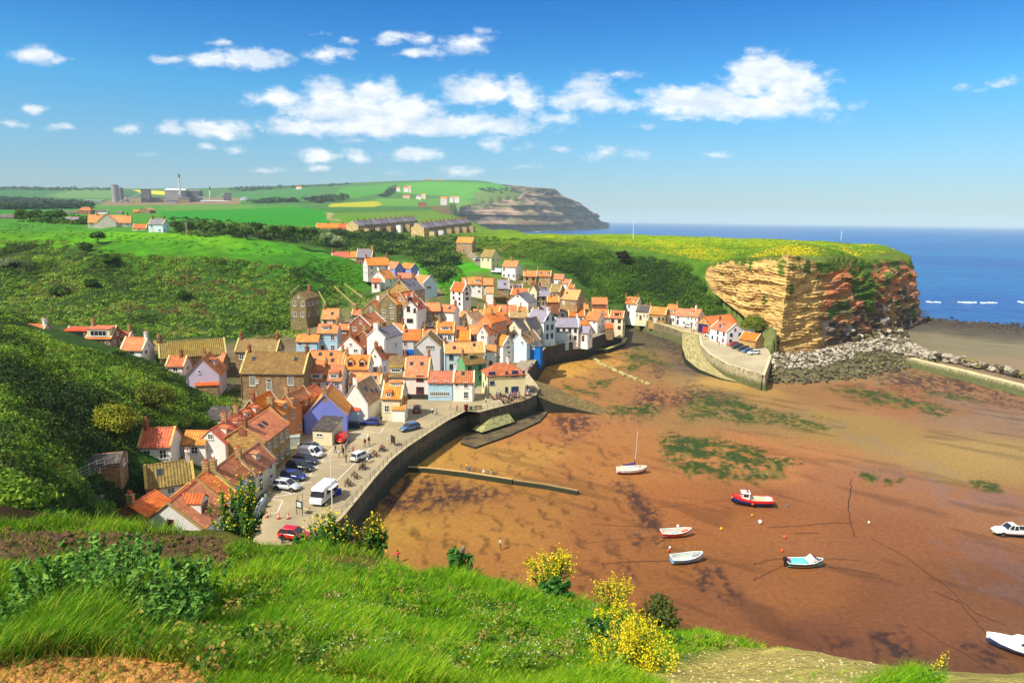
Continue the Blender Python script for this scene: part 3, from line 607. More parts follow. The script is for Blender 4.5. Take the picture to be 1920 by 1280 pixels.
def beach():
    nt, nr = 620, 560; th = np.linspace(R(-20), R(62), nt); r = np.exp(np.linspace(math.log(34), math.log(520), nr))
    T_, R_ = np.meshgrid(th, r); X = R_*np.sin(T_); Y = R_*np.cos(T_)
    PX, PY = topx(np.stack([X, Y, 0*X], -1))
    C3 = np.zeros(X.shape+(3,)); ws = np.zeros(X.shape); xa, xl = lp(X, Y)
    wx = (fbm(X/12., Y/12., 4, 60)-0.5)*0.10; wy = (fbm(X/12., Y/12., 4, 61)-0.5)*0.10
    for (cx, cy_, rgb) in BC:
        g = pz(cx, cy_, 0.0); a, l = lp(g[0], g[1]); w = 1/((xa+wx-a)**2+(xl+wy-l)**2+4e-4)**2; ws += w; C3 += w[..., None]*(np.array(srgb(rgb))*np.array((0.60, 0.68, 0.54)))
    C3 /= ws[..., None]
    def mask(polys, soft, nz, amp):
        m = np.zeros(X.shape)
        for p in polys:
            bb = (PX > min(q[0] for q in p)-30) & (PX < max(q[0] for q in p)+30) & (PY > min(q[1] for q in p)-20) & (PY < max(q[1] for q in p)+20)
            d = sdist(PX[bb], PY[bb], p); m[bb] = np.maximum(m[bb], 1-sstep(d+(nz[bb]-0.5)*amp, -soft, soft))
        return m
    n1 = fbm(X/3.2, Y/3.2, 5, 70, 0.62); n2 = fbm(X/1.3, Y/4.5, 5, 71, 0.6); n3 = fbm(X/0.8, Y/0.8, 4, 72, 0.6)
    g = mask(GREEN, 6, n1, 46); gm = g*sstep(n1*0.6+n3*0.5, 0.40, 0.54)
    gc = np.array(srgb((54, 74, 14)))*0.75; gc2 = np.array(srgb((128, 112, 50)))*0.8
    gcol = gc+(gc2-gc)*sstep(n2, 0.52, 0.72)[..., None]
    d = mask(DARK, 10, n2, 55); dm = d*sstep(n2*0.55+n3*0.5, 0.43, 0.58)*0.9; dc = np.array(srgb((58, 38, 34)))*0.8
    w = mask(WET, 8, n1, 20)
    # wave-laid sand ripples of darker grains near the sea wall
    rip = sstep(np.sin((X*0.9+Y*0.42+n1*7)*1.5)*0.5+0.5, 0.62, 0.95)*sstep(n2, 0.45, 0.62)*(1-sstep(PX, 1100, 1300))*sstep(PX, 700, 760)
    C3 = C3*(1-0.45*rip[..., None])
    big = fbm(X/22., Y/22., 3, 75); C3 = C3*(0.88+0.24*big[..., None])
    drift = sstep(fbm((X*0.8-Y*0.6)/16., (X*0.6+Y*0.8)/2.4, 4, 93), 0.56, 0.68)*sstep(fbm(X/14., Y/14., 3, 94), 0.45, 0.6); C3 = C3*(1-0.3*drift[..., None])
    w = w*sstep(n1*.5+n2*.5, .38, .62); wetc = np.array(srgb((110, 92, 86)))*0.7; C3 = C3*(1-0.14*w[..., None])+wetc*0.14*w[..., None]
    C3 = C3*(1-dm[..., None])+dc*dm[..., None]; C3 = C3*(1-gm[..., None])+gcol*gm[..., None]
    # tide line on the seaward side of the headland
    tl = np.interp(PX, [1600,1700,1740,1800,1860,1920,2100,2600], [590,594,599,604,609,614,632,690])
    sea = sstep(tl-PY, -1, 10)
    reef = (PX > 1690) & (PY < 706); rn = sstep(n1*0.5+n3*0.5, 0.45, 0.62)*reef*sstep(PY-tl, -6, 2)*(1-sstep(PY-tl, 8, 20))
    C3 = C3*(1-rn[..., None]*0.8)+np.array(srgb((50, 40, 34)))*0.8*rn[..., None]
    Z = (n1-0.5)*0.16+(fbm(X/0.5, Y/1.1, 3, 80)-0.5)*0.05+gm*0.14+dm*0.03+rn*0.5-sea*1.2-0.05
    Z = Z*sstep(R_, 30, 60)
    wet = np.clip(w+0.35*sstep(PX, 1250, 1700)*sstep(PY, 760, 900)*sstep(big, 0.3, 0.7), 0, 1)*(1-gm)*(1-dm)
    idx = np.arange(X.size).reshape(X.shape); Fq = np.stack([idx[:-1, :-1], idx[:-1, 1:], idx[1:, 1:], idx[1:, :-1]], -1).reshape(-1, 4)
    keep = (beach_sd(X, Y) < 14).ravel()[Fq].any(1)
    me = np_mesh('beach', np.stack([X, Y, Z], -1).reshape(-1, 3), Fq[keep], True, {'Col': C3.reshape(-1, 3), 'Wet': np.repeat(wet.reshape(-1, 1), 3, 1)})
    link('beach', me, None, attr_mat('wet_sand', 0.75, 1.6, 0.72, 1.24, 0.05, 'Wet'))['kind'] = 'structure'
beach()

# ------------------------------------------------------------ sea
def sea():
    th = np.linspace(R(-75), R(75), 260); r = np.exp(np.linspace(math.log(200), math.log(60000), 260))
    T_, R_ = np.meshgrid(th, r); X = R_*np.sin(T_); Y = R_*np.cos(T_); idx = np.arange(X.size).reshape(X.shape)
    PX, PY = topx(np.stack([X, Y, 0*X], -1))
    # breakers and the shallows by the scar
    Fq = np.stack([idx[:-1, :-1], idx[:-1, 1:], idx[1:, 1:], idx[1:, :-1]], -1).reshape(-1, 4)
    Z = 0*X-0.3
    m, t, b = newmat('sea_water'); o = objc(t)
    d = t.noise(t.vmath('MULTIPLY', o, (1, 1, 1)), 0.004, 4, 0.6); e = t.noise(o, 0.03, 5, 0.65)
    col = t.mix(t.mapr(d, 0.35, 0.65), srgb((2, 70, 140)), srgb((6, 96, 152)))
    t.put(b.inputs['Base Color'], t.mix(t.mapr(e, 0.4, 0.7, 0, 0.5), col, srgb((4, 54, 116)))); b.inputs['Roughness'].default_value = 0.28
    b.inputs['Specular IOR Level'].default_value = 0.3
    wv = t.noise(t.vmath('MULTIPLY', o, (0.5, 1, 1)), 0.35, 4, 0.6); bumpn(t, b, t.math('ADD', wv, t.math('MULTIPLY', t.noise(o, 0.05, 3), 3.0)), 1.1)
    link('sea', np_mesh('sea', np.stack([X, Y, Z], -1).reshape(-1, 3), Fq, True), None, m)['kind'] = 'structure'
sea()
def foam(name, px0, py0, px1, py1, wid, seed):
    """a breaking wave: a low ridge of white water"""
    a = pz(px0, py0, -0.3); b_ = pz(px1, py1, -0.3); n = 46; V = []; Fq = []
    dd = (b_-a); L = np.hypot(dd[0], dd[1]); tx = dd[:2]/L; nx = np.array([-tx[1], tx[0]])
    for i in range(n+1):
        f = i/n; c = a[:2]+dd[:2]*f+nx*(vnoise(f*7, seed, 3)-0.5)*wid*2.2
        w = wid*.6*(0.1+1.5*vnoise(f*11, seed+3, 5)*sstep(vnoise(f*6, seed+9, 4), .3, .55))*math.sin(math.pi*min(1, max(0.02, f)))**0.6; hh = 0.35+0.5*vnoise(f*19, seed, 8)
        for k, (o_, z) in enumerate(((-1, -0.45), (-0.4, -0.3+hh), (0.3, -0.3+hh*0.6), (1, -0.45))):
            p = c+nx*o_*w+nx*(random.random()-.5)*w*0.5; V.append((p[0], p[1], z))
    for i in range(n):
        for k in range(3): q = i*4+k; Fq.append((q, q+4, q+5, q+1))
    o = link(name, np_mesh(name, V, Fq), None, M((196, 210, 220), 0.8, 0.05, 1.0))
    return o
FO = [(1736,566,1764,568,1.4),(1796,567,1832,568,1.6),(1840,568.5,1868,568,1.3),(1905,566,1960,572,2.2)]
_f = []
for i, (a, b_, c, d, w) in enumerate(FO): _f.append(foam('surf', a, b_, c, d, w, i*3.1))
for i in range(7): _f.append(foam('surf', 1000+i*17, 434.5-i*.9, 1014+i*17, 434-i*1.0, 14, 90+i))
for i in range(3): _f.append(foam('surf', 1108+i*12, 429.5-i*1.0, 1118+i*12, 428.8-i*1.0, 18, 120+i))
for o in _f[1:]:
    pass
bm = bmesh.new()
for o in _f: bm.from_mesh(o.data)
me = bpy.data.meshes.new('surf'); bm.to_mesh(me); bm.free(); me.materials.append(_f[0].data.materials[0])
for o in _f: bpy.data.objects.remove(o)
tag(link('surf', me), 'white breaking surf along the rocky shore', None, None, 'stuff')

# ------------------------------------------------------------ cliffs
def resample(P_, n):
    P_ = np.array(P_, float); s = np.r_[0, np.cumsum(np.linalg.norm(np.diff(P_, axis=0), axis=1))]; t = np.linspace(0, s[-1], n)
    return np.stack([np.interp(t, s, P_[:, k]) for k in range(3)], -1)
def cliff(name, segs, rows, profile, disp, colour, inland=(2.0, 5.0), mat=None, toph=True, noise_top=0.6):
    B = np.vstack([resample(b, n)[(0 if i == 0 else 1):] for i, (b, t_, n) in enumerate(segs)])
    T_ = np.vstack([resample(t_, n)[(0 if i == 0 else 1):] for i, (b, t_, n) in enumerate(segs)])
    tan = np.gradient((B+T_)[:, :2]/2, axis=0); k = np.ones(21)/21
    tan = np.stack([np.convolve(np.pad(tan[:, j], 10, 'edge'), k, 'valid') for j in (0, 1)], -1)
    nrm = np.stack([tan[:, 1], -tan[:, 0]], -1); nrm /= np.linalg.norm(nrm, axis=1)[:, None]
    s = np.r_[0, np.cumsum(np.linalg.norm(np.diff((B+T_)[:, :2]/2, axis=0), axis=1))]
    ts = np.linspace(0, 1, rows); S, TT_ = np.meshgrid(s, ts)
    base = B[None]*(1-TT_[..., None])+T_[None]*TT_[..., None]
    hp = profile(TT_); base[..., :2] = B[None, :, :2]*(1-hp[..., None])+T_[None, :, :2]*hp[..., None]
    D = disp(S, base[..., 2], TT_)
    V = base.copy(); V[..., 0] += nrm[None, :, 0]*D; V[..., 1] += nrm[None, :, 1]*D
    C_ = colour(S, base[..., 2], TT_)
    ext = []; ec = []
    for d in inland:
        q = T_.copy(); q[:, :2] -= nrm*d
        if toph: q[:, 2] = np.maximum(h0(q[:, 0], q[:, 1])-0.25*d*0.3, -1)
        else: q[:, 2] = T_[:, 2]-d*0.4
        ext.append(q); ec.append(C_[-1])
    V = np.concatenate([V]+[e[None] for e in ext]); C_ = np.concatenate([C_]+[e[None] for e in ec])
    idx = np.arange(V.shape[0]*V.shape[1]).reshape(V.shape[:2]); Fq = np.stack([idx[:-1, :-1], idx[:-1, 1:], idx[1:, 1:], idx[1:, :-1]], -1).reshape(-1, 4)
    o = link(name, np_mesh(name, V.reshape(-1, 3), Fq, False, {'Col': C_.reshape(-1, 3)}), None, mat); o['kind'] = 'structure'
    return o
rockm = attr_mat('cliff_rock', 0.92, 0.9, 0.6, 1.3, 0.5, stretch=(1, 1, 2.2), spec=0.15)
def mixc(a, b, w): return a*(1-w[..., None])+b*w[..., None]
def nab_disp(S, Z, t):
    dip = Z-S*0.03+2.6*fbm(S/26, Z*0, 3, 5)
    led = np.abs(((dip*0.23+1.1*vnoise(S/11, Z/8, 3)) % 1)-0.5)*2
    led2 = np.abs(((dip*0.9+0.9*vnoise(S/4, Z/5, 8)) % 1)-0.5)*2
    but = (fbm(S/16, Z/30, 3, 11)-0.5)*5.0+(fbm(S/2.4, Z/1.1, 5, 12, .6)-0.5)*2.0
    left = 1-sstep(S, 68, 92)
    k = 0.25+0.9*vnoise(S/6., Z/4., 61)
    return (sstep(led, 0.3, 0.62)*(.8+1.3*(1-left))*k+sstep(led2, 0.4, 0.7)*0.4*k+but)*np.minimum(1, np.sin(np.clip(t*1.05, 0, 1)*math.pi)*2.2+0.12)*(0.85+0.15*left)*sstep(S, 0, 12)
def nab_col(S, Z, t):
    n = fbm(S/16, Z/3.5, 4, 21); n2 = fbm(S/7, Z/0.9, 5, 22, .6); n4 = fbm(S/5., Z/5., 4, 25)
    left = 1-sstep(S+n*14, 84, 96)
    tan = mixc(np.array(srgb((214, 178, 108))), np.array(srgb((172, 134, 80))), sstep(n2, 0.42, 0.68))
    red = mixc(np.array(srgb((196, 118, 72))), np.array(srgb((164, 120, 86))), sstep(n2, 0.42, 0.62))
    gry = mixc(np.array(srgb((112, 94, 76))), np.array(srgb((62, 52, 48))), sstep(n2, 0.42, 0.62))
    gry = mixc(gry, np.array(srgb((196, 186, 178))), sstep(fbm(S/4, Z/3, 4, 33), 0.62, 0.72)*0.7)
    up = sstep(t+(n-0.5)*0.55+0.10*np.sin(S/9), 0.42, 0.60)
    right = mixc(gry, red, up); right = mixc(right, tan*0.9, (sstep(n4, 0.55, 0.66)*(1-up)*0.7))
    right = mixc(right, red*0.9, sstep(fbm(S/8, Z/3, 3, 36), 0.60, 0.68)*(1-up)*0.9)
    c = mixc(right, tan, left)
    grs = np.array(srgb((78, 104, 26)))
    g = sstep(t+(n4-0.5)*0.5, 0.93, 1.0)+sstep(fbm(S/6, Z/6, 3, 40)+0.28*t-(0.1*left), 0.78, 0.84)
    g = g+np.exp(-((S-118)/9)**2-((t-0.74)/0.12)**2)*1.3+np.exp(-((S-96)/6)**2-((t-0.50)/0.08)**2)
    return mixc(c, grs, np.clip(g*(n2+0.5), 0, 1))
_nb = NL_w; _nt = NT_w
for i in range(len(_nb)): _nb[i] = (_nb[i][0], _nb[i][1], _nb[i][2]-1.2)
cliff('headland_cliff', [(_nb[:7], _nt[:6], 230), (_nb[6:], _nt[5:], 330)], 190, lambda t: t**1.15, nab_disp, nab_col, inland=(1.5, 4, 8), mat=rockm)
# seaward flank, so that the headland is closed
_e = _nb[-1]; _et = _nt[-1]
cliff('headland_cliff', [([(_e[0]-.5, _e[1]-.5, -1), (207, 352, -1), (213, 402, -1), (206, 472, -1)], [(_et[0]-.5, _et[1]-.5, _et[2]), (202, 352, 28), (208, 401, 29), (201, 471, 29)], 160)], 90, lambda t: t, nab_disp, lambda S, Z, t: nab_col(S+200, Z, t), mat=rockm)
def far_disp(S, Z, t):
    return (sstep(np.abs(((Z/42+0.4*vnoise(S/300, Z/60, 4)) % 1)-0.5)*2, 0.35, 0.7)*20+(fbm(S/140, Z/300, 4, 14)-0.5)*150+(fbm(S/26, Z/40, 3, 15)-0.5)*34)*np.minimum(1, np.sin(np.clip(t, 0, 1)*math.pi)*1.6+0.05)
def far_col(S, Z, t):
    n = fbm(S/120, Z/30, 4, 44); n2 = fbm(S/40, Z/6, 4, 45)
    c = mixc(np.array(srgb((172, 142, 116))), np.array(srgb((96, 80, 78))), sstep(n2, 0.42, 0.6))
    c = mixc(c, np.array(srgb((150, 84, 64))), sstep(n, 0.58, 0.7)*0.6); tal = 1-sstep(t+(n-0.5)*0.5, 0.15, 0.36)
    c = mixc(c, np.array(srgb((138, 118, 84))), tal*0.8); return mixc(c, np.array(srgb((96, 112, 56))), sstep(fbm(S/90, Z/25, 3, 48)+0.12*t, 0.66, 0.74)*0.6)
farm = attr_mat('far_cliff_rock', 0.95, 0.02, 0.7, 1.2, 6.0, stretch=(1, 1, 3), spec=0.1)
fb_ = [tuple(pz(x, y, 0.)) for x, y in [(872,432.5),(905,433.5),(940,434),(1000,434),(1050,432.5),(1090,430.5),(1125,427.8),(1142,426.6)]]
ft_ = [tuple(pd(x, y, D)) for x, y, D in [(862,388,2650),(882,382.5,2780),(905,379,2870),(940,374,2930),(975,369,3000),(992,356,3250),(1040,354.5,3380),(1054,367,3500),(1088,381,3750),(1102,395,4000),(1118,411,4350),(1136,424,4480)]]
cliff('sea_cliff', [(fb_, ft_, 420)], 130, lambda t: sstep(t, -0.2, 1.2)*0.4+0.6*t, far_disp, far_col, inland=(20, 60, 160), mat=farm, toph=False)
ub = [tuple(pd(x, y, D)) for x, y, D in [(905,346,3330),(940,354,3290),(975,361,3260),(1000,366,3240),(1040,370,3360)]]
ut = [tuple(pd(x, y, D)) for x, y, D in [(900,341.5,3380),(940,345.5,3360),(975,349,3340),(1000,351.5,3320),(1042,354,3400)]]
cliff('sea_cliff', [(ub, ut, 160)], 30, lambda t: t, lambda S, Z, t: (fbm(S/60, Z/30, 3, 3)-.5)*40*np.sin(t*math.pi), lambda S, Z, t: mixc(np.array(srgb((74, 70, 58)))+0*S[..., None], np.array(srgb((120, 104, 80))), sstep(fbm(S/30, Z/8, 3, 7), .45, .7)), inland=(15, 60, 220), mat=farm, toph=False)
# cape far beyond
cb = [tuple(pd(x, y, 7000)) for x, y in [(1100,417),(1118,417.5),(1127,417)]]; ct = [tuple(pd(x, y, 7000)) for x, y in [(1100,400),(1117,403.5),(1125,412)]]
cliff('sea_cliff', [(cb, ct, 60)], 24, lambda t: t, lambda S, Z, t: (fbm(S/60, Z/30, 3, 3)-.5)*30*np.sin(t*math.pi), lambda S, Z, t: np.array(srgb((110, 96, 84)))+0*S[..., None], inland=(60, 300), mat=farm, toph=False)
# ------------------------------------------------------------ sea haze: one box of thin air round the whole place
def haze():
    x = 70000; b = MB(); b.box((-x, -3000, -90), (x, 65000, 330))
    o = b.build('haze'); o.data.materials.clear()
    m = bpy.data.materials.new('sea_air'); m.use_nodes = True; n = m.node_tree.nodes; n.clear()
    out = n.new('ShaderNodeOutputMaterial'); v = n.new('ShaderNodeVolumePrincipled'); m.node_tree.links.new(v.outputs[0], out.inputs['Volume'])
    v.inputs['Color'].default_value = (0.66, 0.86, 1.0, 1); v.inputs['Density'].default_value = 0.00008; v.inputs['Anisotropy'].default_value = -0.15
    o.data.materials.append(m); o['kind'] = 'stuff'; o['label'] = 'thin blue sea haze over the distant coast'
    return o
haze()
# ------------------------------------------------------------ houses: builder
WALLS = dict(W=(238,234,226), C=(228,214,176), P=(230,216,208), L=(206,194,218), B=(168,206,226), G=(214,211,208), O=(224,142,86), Y=(230,221,170), E=(108,164,112), U=(14,112,196), V=(128,140,222), Q=(204,225,235), D=(222,206,176), M=(176,176,222))
STONES = dict(N=(186,152,106), K=(170,112,80), T=(196,158,98), S=(158,132,96), Z=(146,132,92))
ROOFT = dict(o=(228,126,52), O=(230,112,40), r=(214,90,48), R=(196,104,66), b=(146,116,58), t=(172,134,92), m=(204,104,54))
ROOFS = dict(s=(118,112,122), g=(92,88,90), l=(140,134,150), d=(70,62,58))
def wallmat(k):
    if k in WALLS: return plaster(WALLS[k])
    return stonewall(STONES[k], 0.55 if k != 'K' else 0.4, 0.24 if k != 'K' else 0.16)
def roofmat(k): return pantile(ROOFT[k]) if k in ROOFT else slate(ROOFS[k])
FRM = {'w': (226,226,220), 'd': (60,44,40), 'b': (60,80,150), 'r': (120,36,34), 'k': (40,44,48), 'g': (70,110,96)}
_wc = {}
def win_meshes(w, h, nb, nh, arch=False):
    k = (round(w, 1), round(h, 1), nb, nh, arch)
    if k in _wc: return _wc[k]
    w, h = k[0], k[1]; f = MB(); t = 0.09; y0, y1 = -0.06, 0.02
    for a, b in (((-w/2, -h/2), (w/2, -h/2+t)), ((-w/2, h/2-t), (w/2, h/2)), ((-w/2, -h/2+t), (-w/2+t, h/2-t)), ((w/2-t, -h/2+t), (w/2, h/2-t))):
        f.box((a[0], y0, a[1]), (b[0], y1, b[1]))
    for i in range(1, nb): x = -w/2+w*i/nb; f.box((x-.03, y0+.01, -h/2+t), (x+.03, y1, h/2-t))
    for i in range(1, nh): z = -h/2+h*i/nh; f.box((-w/2+t, y0+.015, z-.03), (w/2-t, y1, z+.03))
    f.box((-w/2-.08, y0-.06, -h/2-.08), (w/2+.08, y1, -h/2-.002))
    if arch:
        for i in range(8):
            a0, a1 = math.pi*i/8, math.pi*(i+1)/8
            f.quad([(w/2*math.cos(a0), y0, h/2+w/2*math.sin(a0)), (w/2*math.cos(a1), y0, h/2+w/2*math.sin(a1)), ((w/2-t)*math.cos(a1), y0, h/2+(w/2-t)*math.sin(a1)), ((w/2-t)*math.cos(a0), y0, h/2+(w/2-t)*math.sin(a0))])
    g = MB(); g.quad([(-w/2+.04, -0.012, -h/2+.04), (w/2-.04, -0.012, -h/2+.04), (w/2-.04, -0.012, h/2-.04), (-w/2+.04, -0.012, h/2-.04)])
    if arch: g.quad([(w/2*math.cos(math.pi*i/8)*.96, -0.012, h/2+w/2*math.sin(math.pi*i/8)*.96) for i in range(9)])
    fm = f.mesh('window'); gm = g.mesh('pane'); gm.materials.append(glassm()); fm.materials.append(M(FRM['w'], .5, .04))
    _wc[k] = (fm, gm); return _wc[k]
def put_window(par, Mt, w, h, frame='w', nb=2, nh=2, arch=False):
    fm, gm = win_meshes(w, h, nb, nh, arch)
    o = bpy.data.objects.new('window', fm); COL.objects.link(o); o.parent = par; o.matrix_local = Mt
    if frame != 'w': o.material_slots[0].link = 'OBJECT'; o.material_slots[0].material = M(FRM[frame], .5, .04)
    p = bpy.data.objects.new('pane', gm); COL.objects.link(p); p.parent = o; return o
_dc = {}
def put_door(par, Mt, rgb=(60,70,90), w=0.95, h=2.05):
    k = (tuple(rgb), w, h)
    if k not in _dc:
        d = MB(); d.box((-w/2-.1, -0.05, -.02), (-w/2, .02, h+.1), 1); d.box((w/2, -0.05, -.02), (w/2+.1, .02, h+.1), 1); d.box((-w/2, -0.05, h), (w/2, .02, h+.1), 1)
        d.box((-w/2, -0.03, 0), (w/2, .01, h)); d.box((-w/2+.12, -.045, .2), (w/2-.12, -.03, .95)); d.box((-w/2+.12, -.045, 1.1), (w/2-.12, -.03, h-.2)); d.box((w/2-.14, -.07, 1.0), (w/2-.08, -.03, 1.06), 1)
        me = d.mesh('door'); me.materials.append(M(rgb, .5, .05)); me.materials.append(M((220,218,208), .5, .05)); _dc[k] = me
    o = bpy.data.objects.new('door', _dc[k]); COL.objects.link(o); o.parent = par; o.matrix_local = Mt; return o
TR = Matrix.Translation
def RZ(a): return Matrix.Rotation(a, 4, 'Z')
def walls_mesh(Lx, Ly, he, rise, skirt=2.5, hip=0):
    """ridge along x; gables at x = +-Lx/2"""
    b = MB(); X, Y, s = Lx/2, Ly/2, -skirt
    for sy in (-1, 1):
        p = [(-X*sy*-1*-1, 0, 0)]
        pts = [(-X, sy*Y, s), (X, sy*Y, s), (X, sy*Y, he), (-X, sy*Y, he)]
        if sy > 0: pts = [(X, Y, s), (-X, Y, s), (-X, Y, he), (X, Y, he)]
        b.quad(pts, [(q[0]*-sy, q[2]) for q in pts])
    for sx in (-1, 1):
        pts = [(sx*X, -sx*-Y*-1, s), (sx*X, sx*Y, s), (sx*X, sx*Y, he)]+([(sx*X, 0, he+rise)] if not hip else [])+[(sx*X, -sx*Y, he)]
        pts[0] = (sx*X, -sx*Y, s)
        b.quad(pts, [(q[1]*sx, q[2]) for q in pts])
    return b
def roof_mb(Lx, Ly, he, rise, ov=0.22, vg=0.12, th=0.13, hip=0):
    b = MB(); X, Y = Lx/2+vg, Ly/2+ov; k = rise/(Ly/2); ze = he-ov*k; zr = he+rise; Ls = math.hypot(Y, zr-ze)
    if hip: X = Lx/2+ov
    for sy in (-1, 1):
        hx = (X-Y*hip) if hip else X
        top = [(-X, sy*Y, ze+th), (X, sy*Y, ze+th), (hx, 0, zr+th), (-hx, 0, zr+th)]
        uv = [(-X, 0), (X, 0), (hx, Ls), (-hx, Ls)]
        if sy > 0: top = [top[1], top[0], top[3], top[2]]; uv = [uv[1], uv[0], uv[3], uv[2]]
        b.quad(top, uv)
        bot = [(p[0], p[1], p[2]-th*0.95) for p in top][::-1]; b.quad(bot, uv[::-1])
        b.quad([(-X*-sy, sy*Y, ze), (X*-sy, sy*Y, ze), (X*-sy, sy*Y, ze+th), (-X*-sy, sy*Y, ze+th)])
        if not hip:
            for sx in (-1, 1): b.quad([(sx*X, sy*Y, ze), (sx*X, sy*Y, ze+th), (sx*X, 0, zr+th), (sx*X, 0, zr)])
    if hip:
        for sx in (-1, 1):
            hx = X-Y*hip; L2 = math.hypot(Y*hip, zr-ze); pts = [(sx*X, -sx*Y, ze+th), (sx*X, sx*Y, ze+th), (sx*hx, 0, zr+th)]; b.quad(pts, [(-Y, 0), (Y, 0), (0, L2)])
            b.quad([(p[0], p[1], p[2]-th*.95) for p in pts][::-1]); b.quad([(sx*X, -sx*Y, ze), (sx*X, sx*Y, ze), (sx*X, sx*Y, ze+th), (sx*X, -sx*Y, ze+th)])
    return b
def ridge_mb(Lx, he, rise, hip=0, Ly=0):
    b = MB(); X = Lx/2+.12-(Ly/2*hip if hip else 0); z = he+rise+.10
    b.quad([(-X, -.16, z-.05), (X, -.16, z-.05), (X, 0, z+.1), (-X, 0, z+.1)], [(-X, 0), (X, 0), (X, .2), (-X, .2)]); b.quad([(X, .16, z-.05), (-X, .16, z-.05), (-X, 0, z+.1), (X, 0, z+.1)], [(X, 0), (-X, 0), (-X, .2), (X, .2)])
    return b
def coping_mb(Lx, Ly, he, rise, sx):
    b = MB(); x0 = sx*Lx/2-0.17; x1 = x0+0.34; k = rise/(Ly/2)
    for sy in (-1, 1):
        y = sy*(Ly/2+.12); A = (y, he-.12*k+.12); B = (0, he+rise+.16)
        q = [(x0, A[0], A[1]), (x1, A[0], A[1]), (x1, B[0], B[1]), (x0, B[0], B[1])]; u = [(p[0], p[1], p[2]+.16) for p in q]
        if sy > 0: q = q[::-1]; u = u[::-1]
        b.quad(u); b.quad([q[0], q[1], u[1], u[0]]); b.quad([q[1], q[2], u[2], u[1]]); b.quad([q[3], q[0], u[0], u[3]])
        if sy > 0: b.quad([q[2], q[3], u[3], u[2]])
    return b
def chimney(par, x, y, zr, mat, along='x', big=1.0, pots=2, h=1.25):
    a, c = (0.5*big, 0.85*big) if along == 'x' else (0.85*big, 0.5*big)
    b = MB(); b.box((-a/2, -c/2, -1.3), (a/2, c/2, h)); b.box((-a/2-.07, -c/2-.07, h), (a/2+.07, c/2+.07, h+.14))
    o = b.build('chimney', mat, par); o.location = (x, y, zr)
    for i in range(pots):
        f = (i+.5)/pots-.5; p = MB(); q = (0, f*c*.8) if along == 'x' else (f*a*.8, 0)
        p.lathe([(.14, h+.14), (.12, h+.3), (.11, h+.55), (.14, h+.6), (.08, h+.6), (.08, h+.45)], 8, (q[0], q[1], 0)); po = p.build('chimney_pot', M((190,110,70), .8, .1), o)
    return o
def dormer(par, Ms, x, v, dd, he, rise, wd, hd, wm, rm, frame='w', style='shed'):
    """Ms: slope frame, X along the eave, Y inwards, Z up from the ground"""
    y0 = v*dd; z0 = he+rise*v; z1 = z0+hd; y1 = min(dd, (z1-he)/rise*dd) if rise > 0 else dd
    e = bpy.data.objects.new('dormer', None); b = MB()
    b.quad([(-wd/2, 0, -.4), (wd/2, 0, -.4), (wd/2, 0, hd), (-wd/2, 0, hd)], [(-wd/2, 0), (wd/2, 0), (wd/2, hd), (-wd/2, hd)])
    L = y1-y0+.1
    b.quad([(wd/2, 0, -.4), (wd/2, L, hd-.1), (wd/2, L, hd+.0), (wd/2, 0, hd)]); b.quad([(-wd/2, L, hd-.1), (-wd/2, 0, -.4), (-wd/2, 0, hd), (-wd/2, L, hd)])
    o = b.build('dormer', wm, par); o.matrix_local = Ms@TR((x, y0, z0))
    r = MB(); t = .1
    if style == 'gable':
        hg = wd*0.38
        for s in (-1, 1):
            q = [(s*(wd/2+.12), -.15, hd-.08), (0, -.15, hd+hg), (0, L+hg, hd+hg), (s*(wd/2+.12), L, hd-.08)]
            if s > 0: q = q[::-1]
            r.quad(q, [(p[1], p[2]) for p in q]); r.quad([(p[0], p[1], p[2]+.09) for p in q][::-1], [(p[1], abs(p[0])*1.3) for p in q][::-1])
        b2 = MB(); b2.quad([(-wd/2, -.01, hd), (wd/2, -.01, hd), (0, -.01, hd+hg)]); b2.build('dormer_gable', wm, o)
    else:
        up = min(0.35, 0.22*L); r.quad([(-wd/2-.12, -.18, hd+.09), (wd/2+.12, -.18, hd+.09), (wd/2+.12, L+.5, hd+up+.09), (-wd/2-.12, L+.5, hd+up+.09)], [(-wd/2, 0), (wd/2, 0), (wd/2, L), (-wd/2, L)])
        r.quad([(wd/2+.12, -.18, hd), (-wd/2-.12, -.18, hd), (-wd/2-.12, L+.5, hd+up), (wd/2+.12, L+.5, hd+up)]); r.quad([(-wd/2-.12, -.18, hd), (wd/2+.12, -.18, hd), (wd/2+.12, -.18, hd+.09), (-wd/2-.12, -.18, hd+.09)])
        r.quad([(wd/2+.12, -.18, hd), (wd/2+.12, L+.5, hd+up), (wd/2+.12, L+.5, hd+up+.09), (wd/2+.12, -.18, hd+.09)]); r.quad([(-wd/2-.12, L+.5, hd+up), (-wd/2-.12, -.18, hd), (-wd/2-.12, -.18, hd+.09), (-wd/2-.12, L+.5, hd+up+.09)])
    r.build('dormer_roof', rm, o)
    fm, gm = win_meshes(wd*.72, hd*.66, 2 if wd < 1.8 else 4, 1, False)
    wo = bpy.data.objects.new('window', fm); COL.objects.link(wo); wo.parent = o; wo.location = (0, -.02, hd*.52)
    if frame != 'w': wo.material_slots[0].link = 'OBJECT'; wo.material_slots[0].material = M(FRM[frame], .5, .04)
    p = bpy.data.objects.new('pane', gm); COL.objects.link(p); p.parent = o; p.location = (0, -.02, hd*.52)
    return o
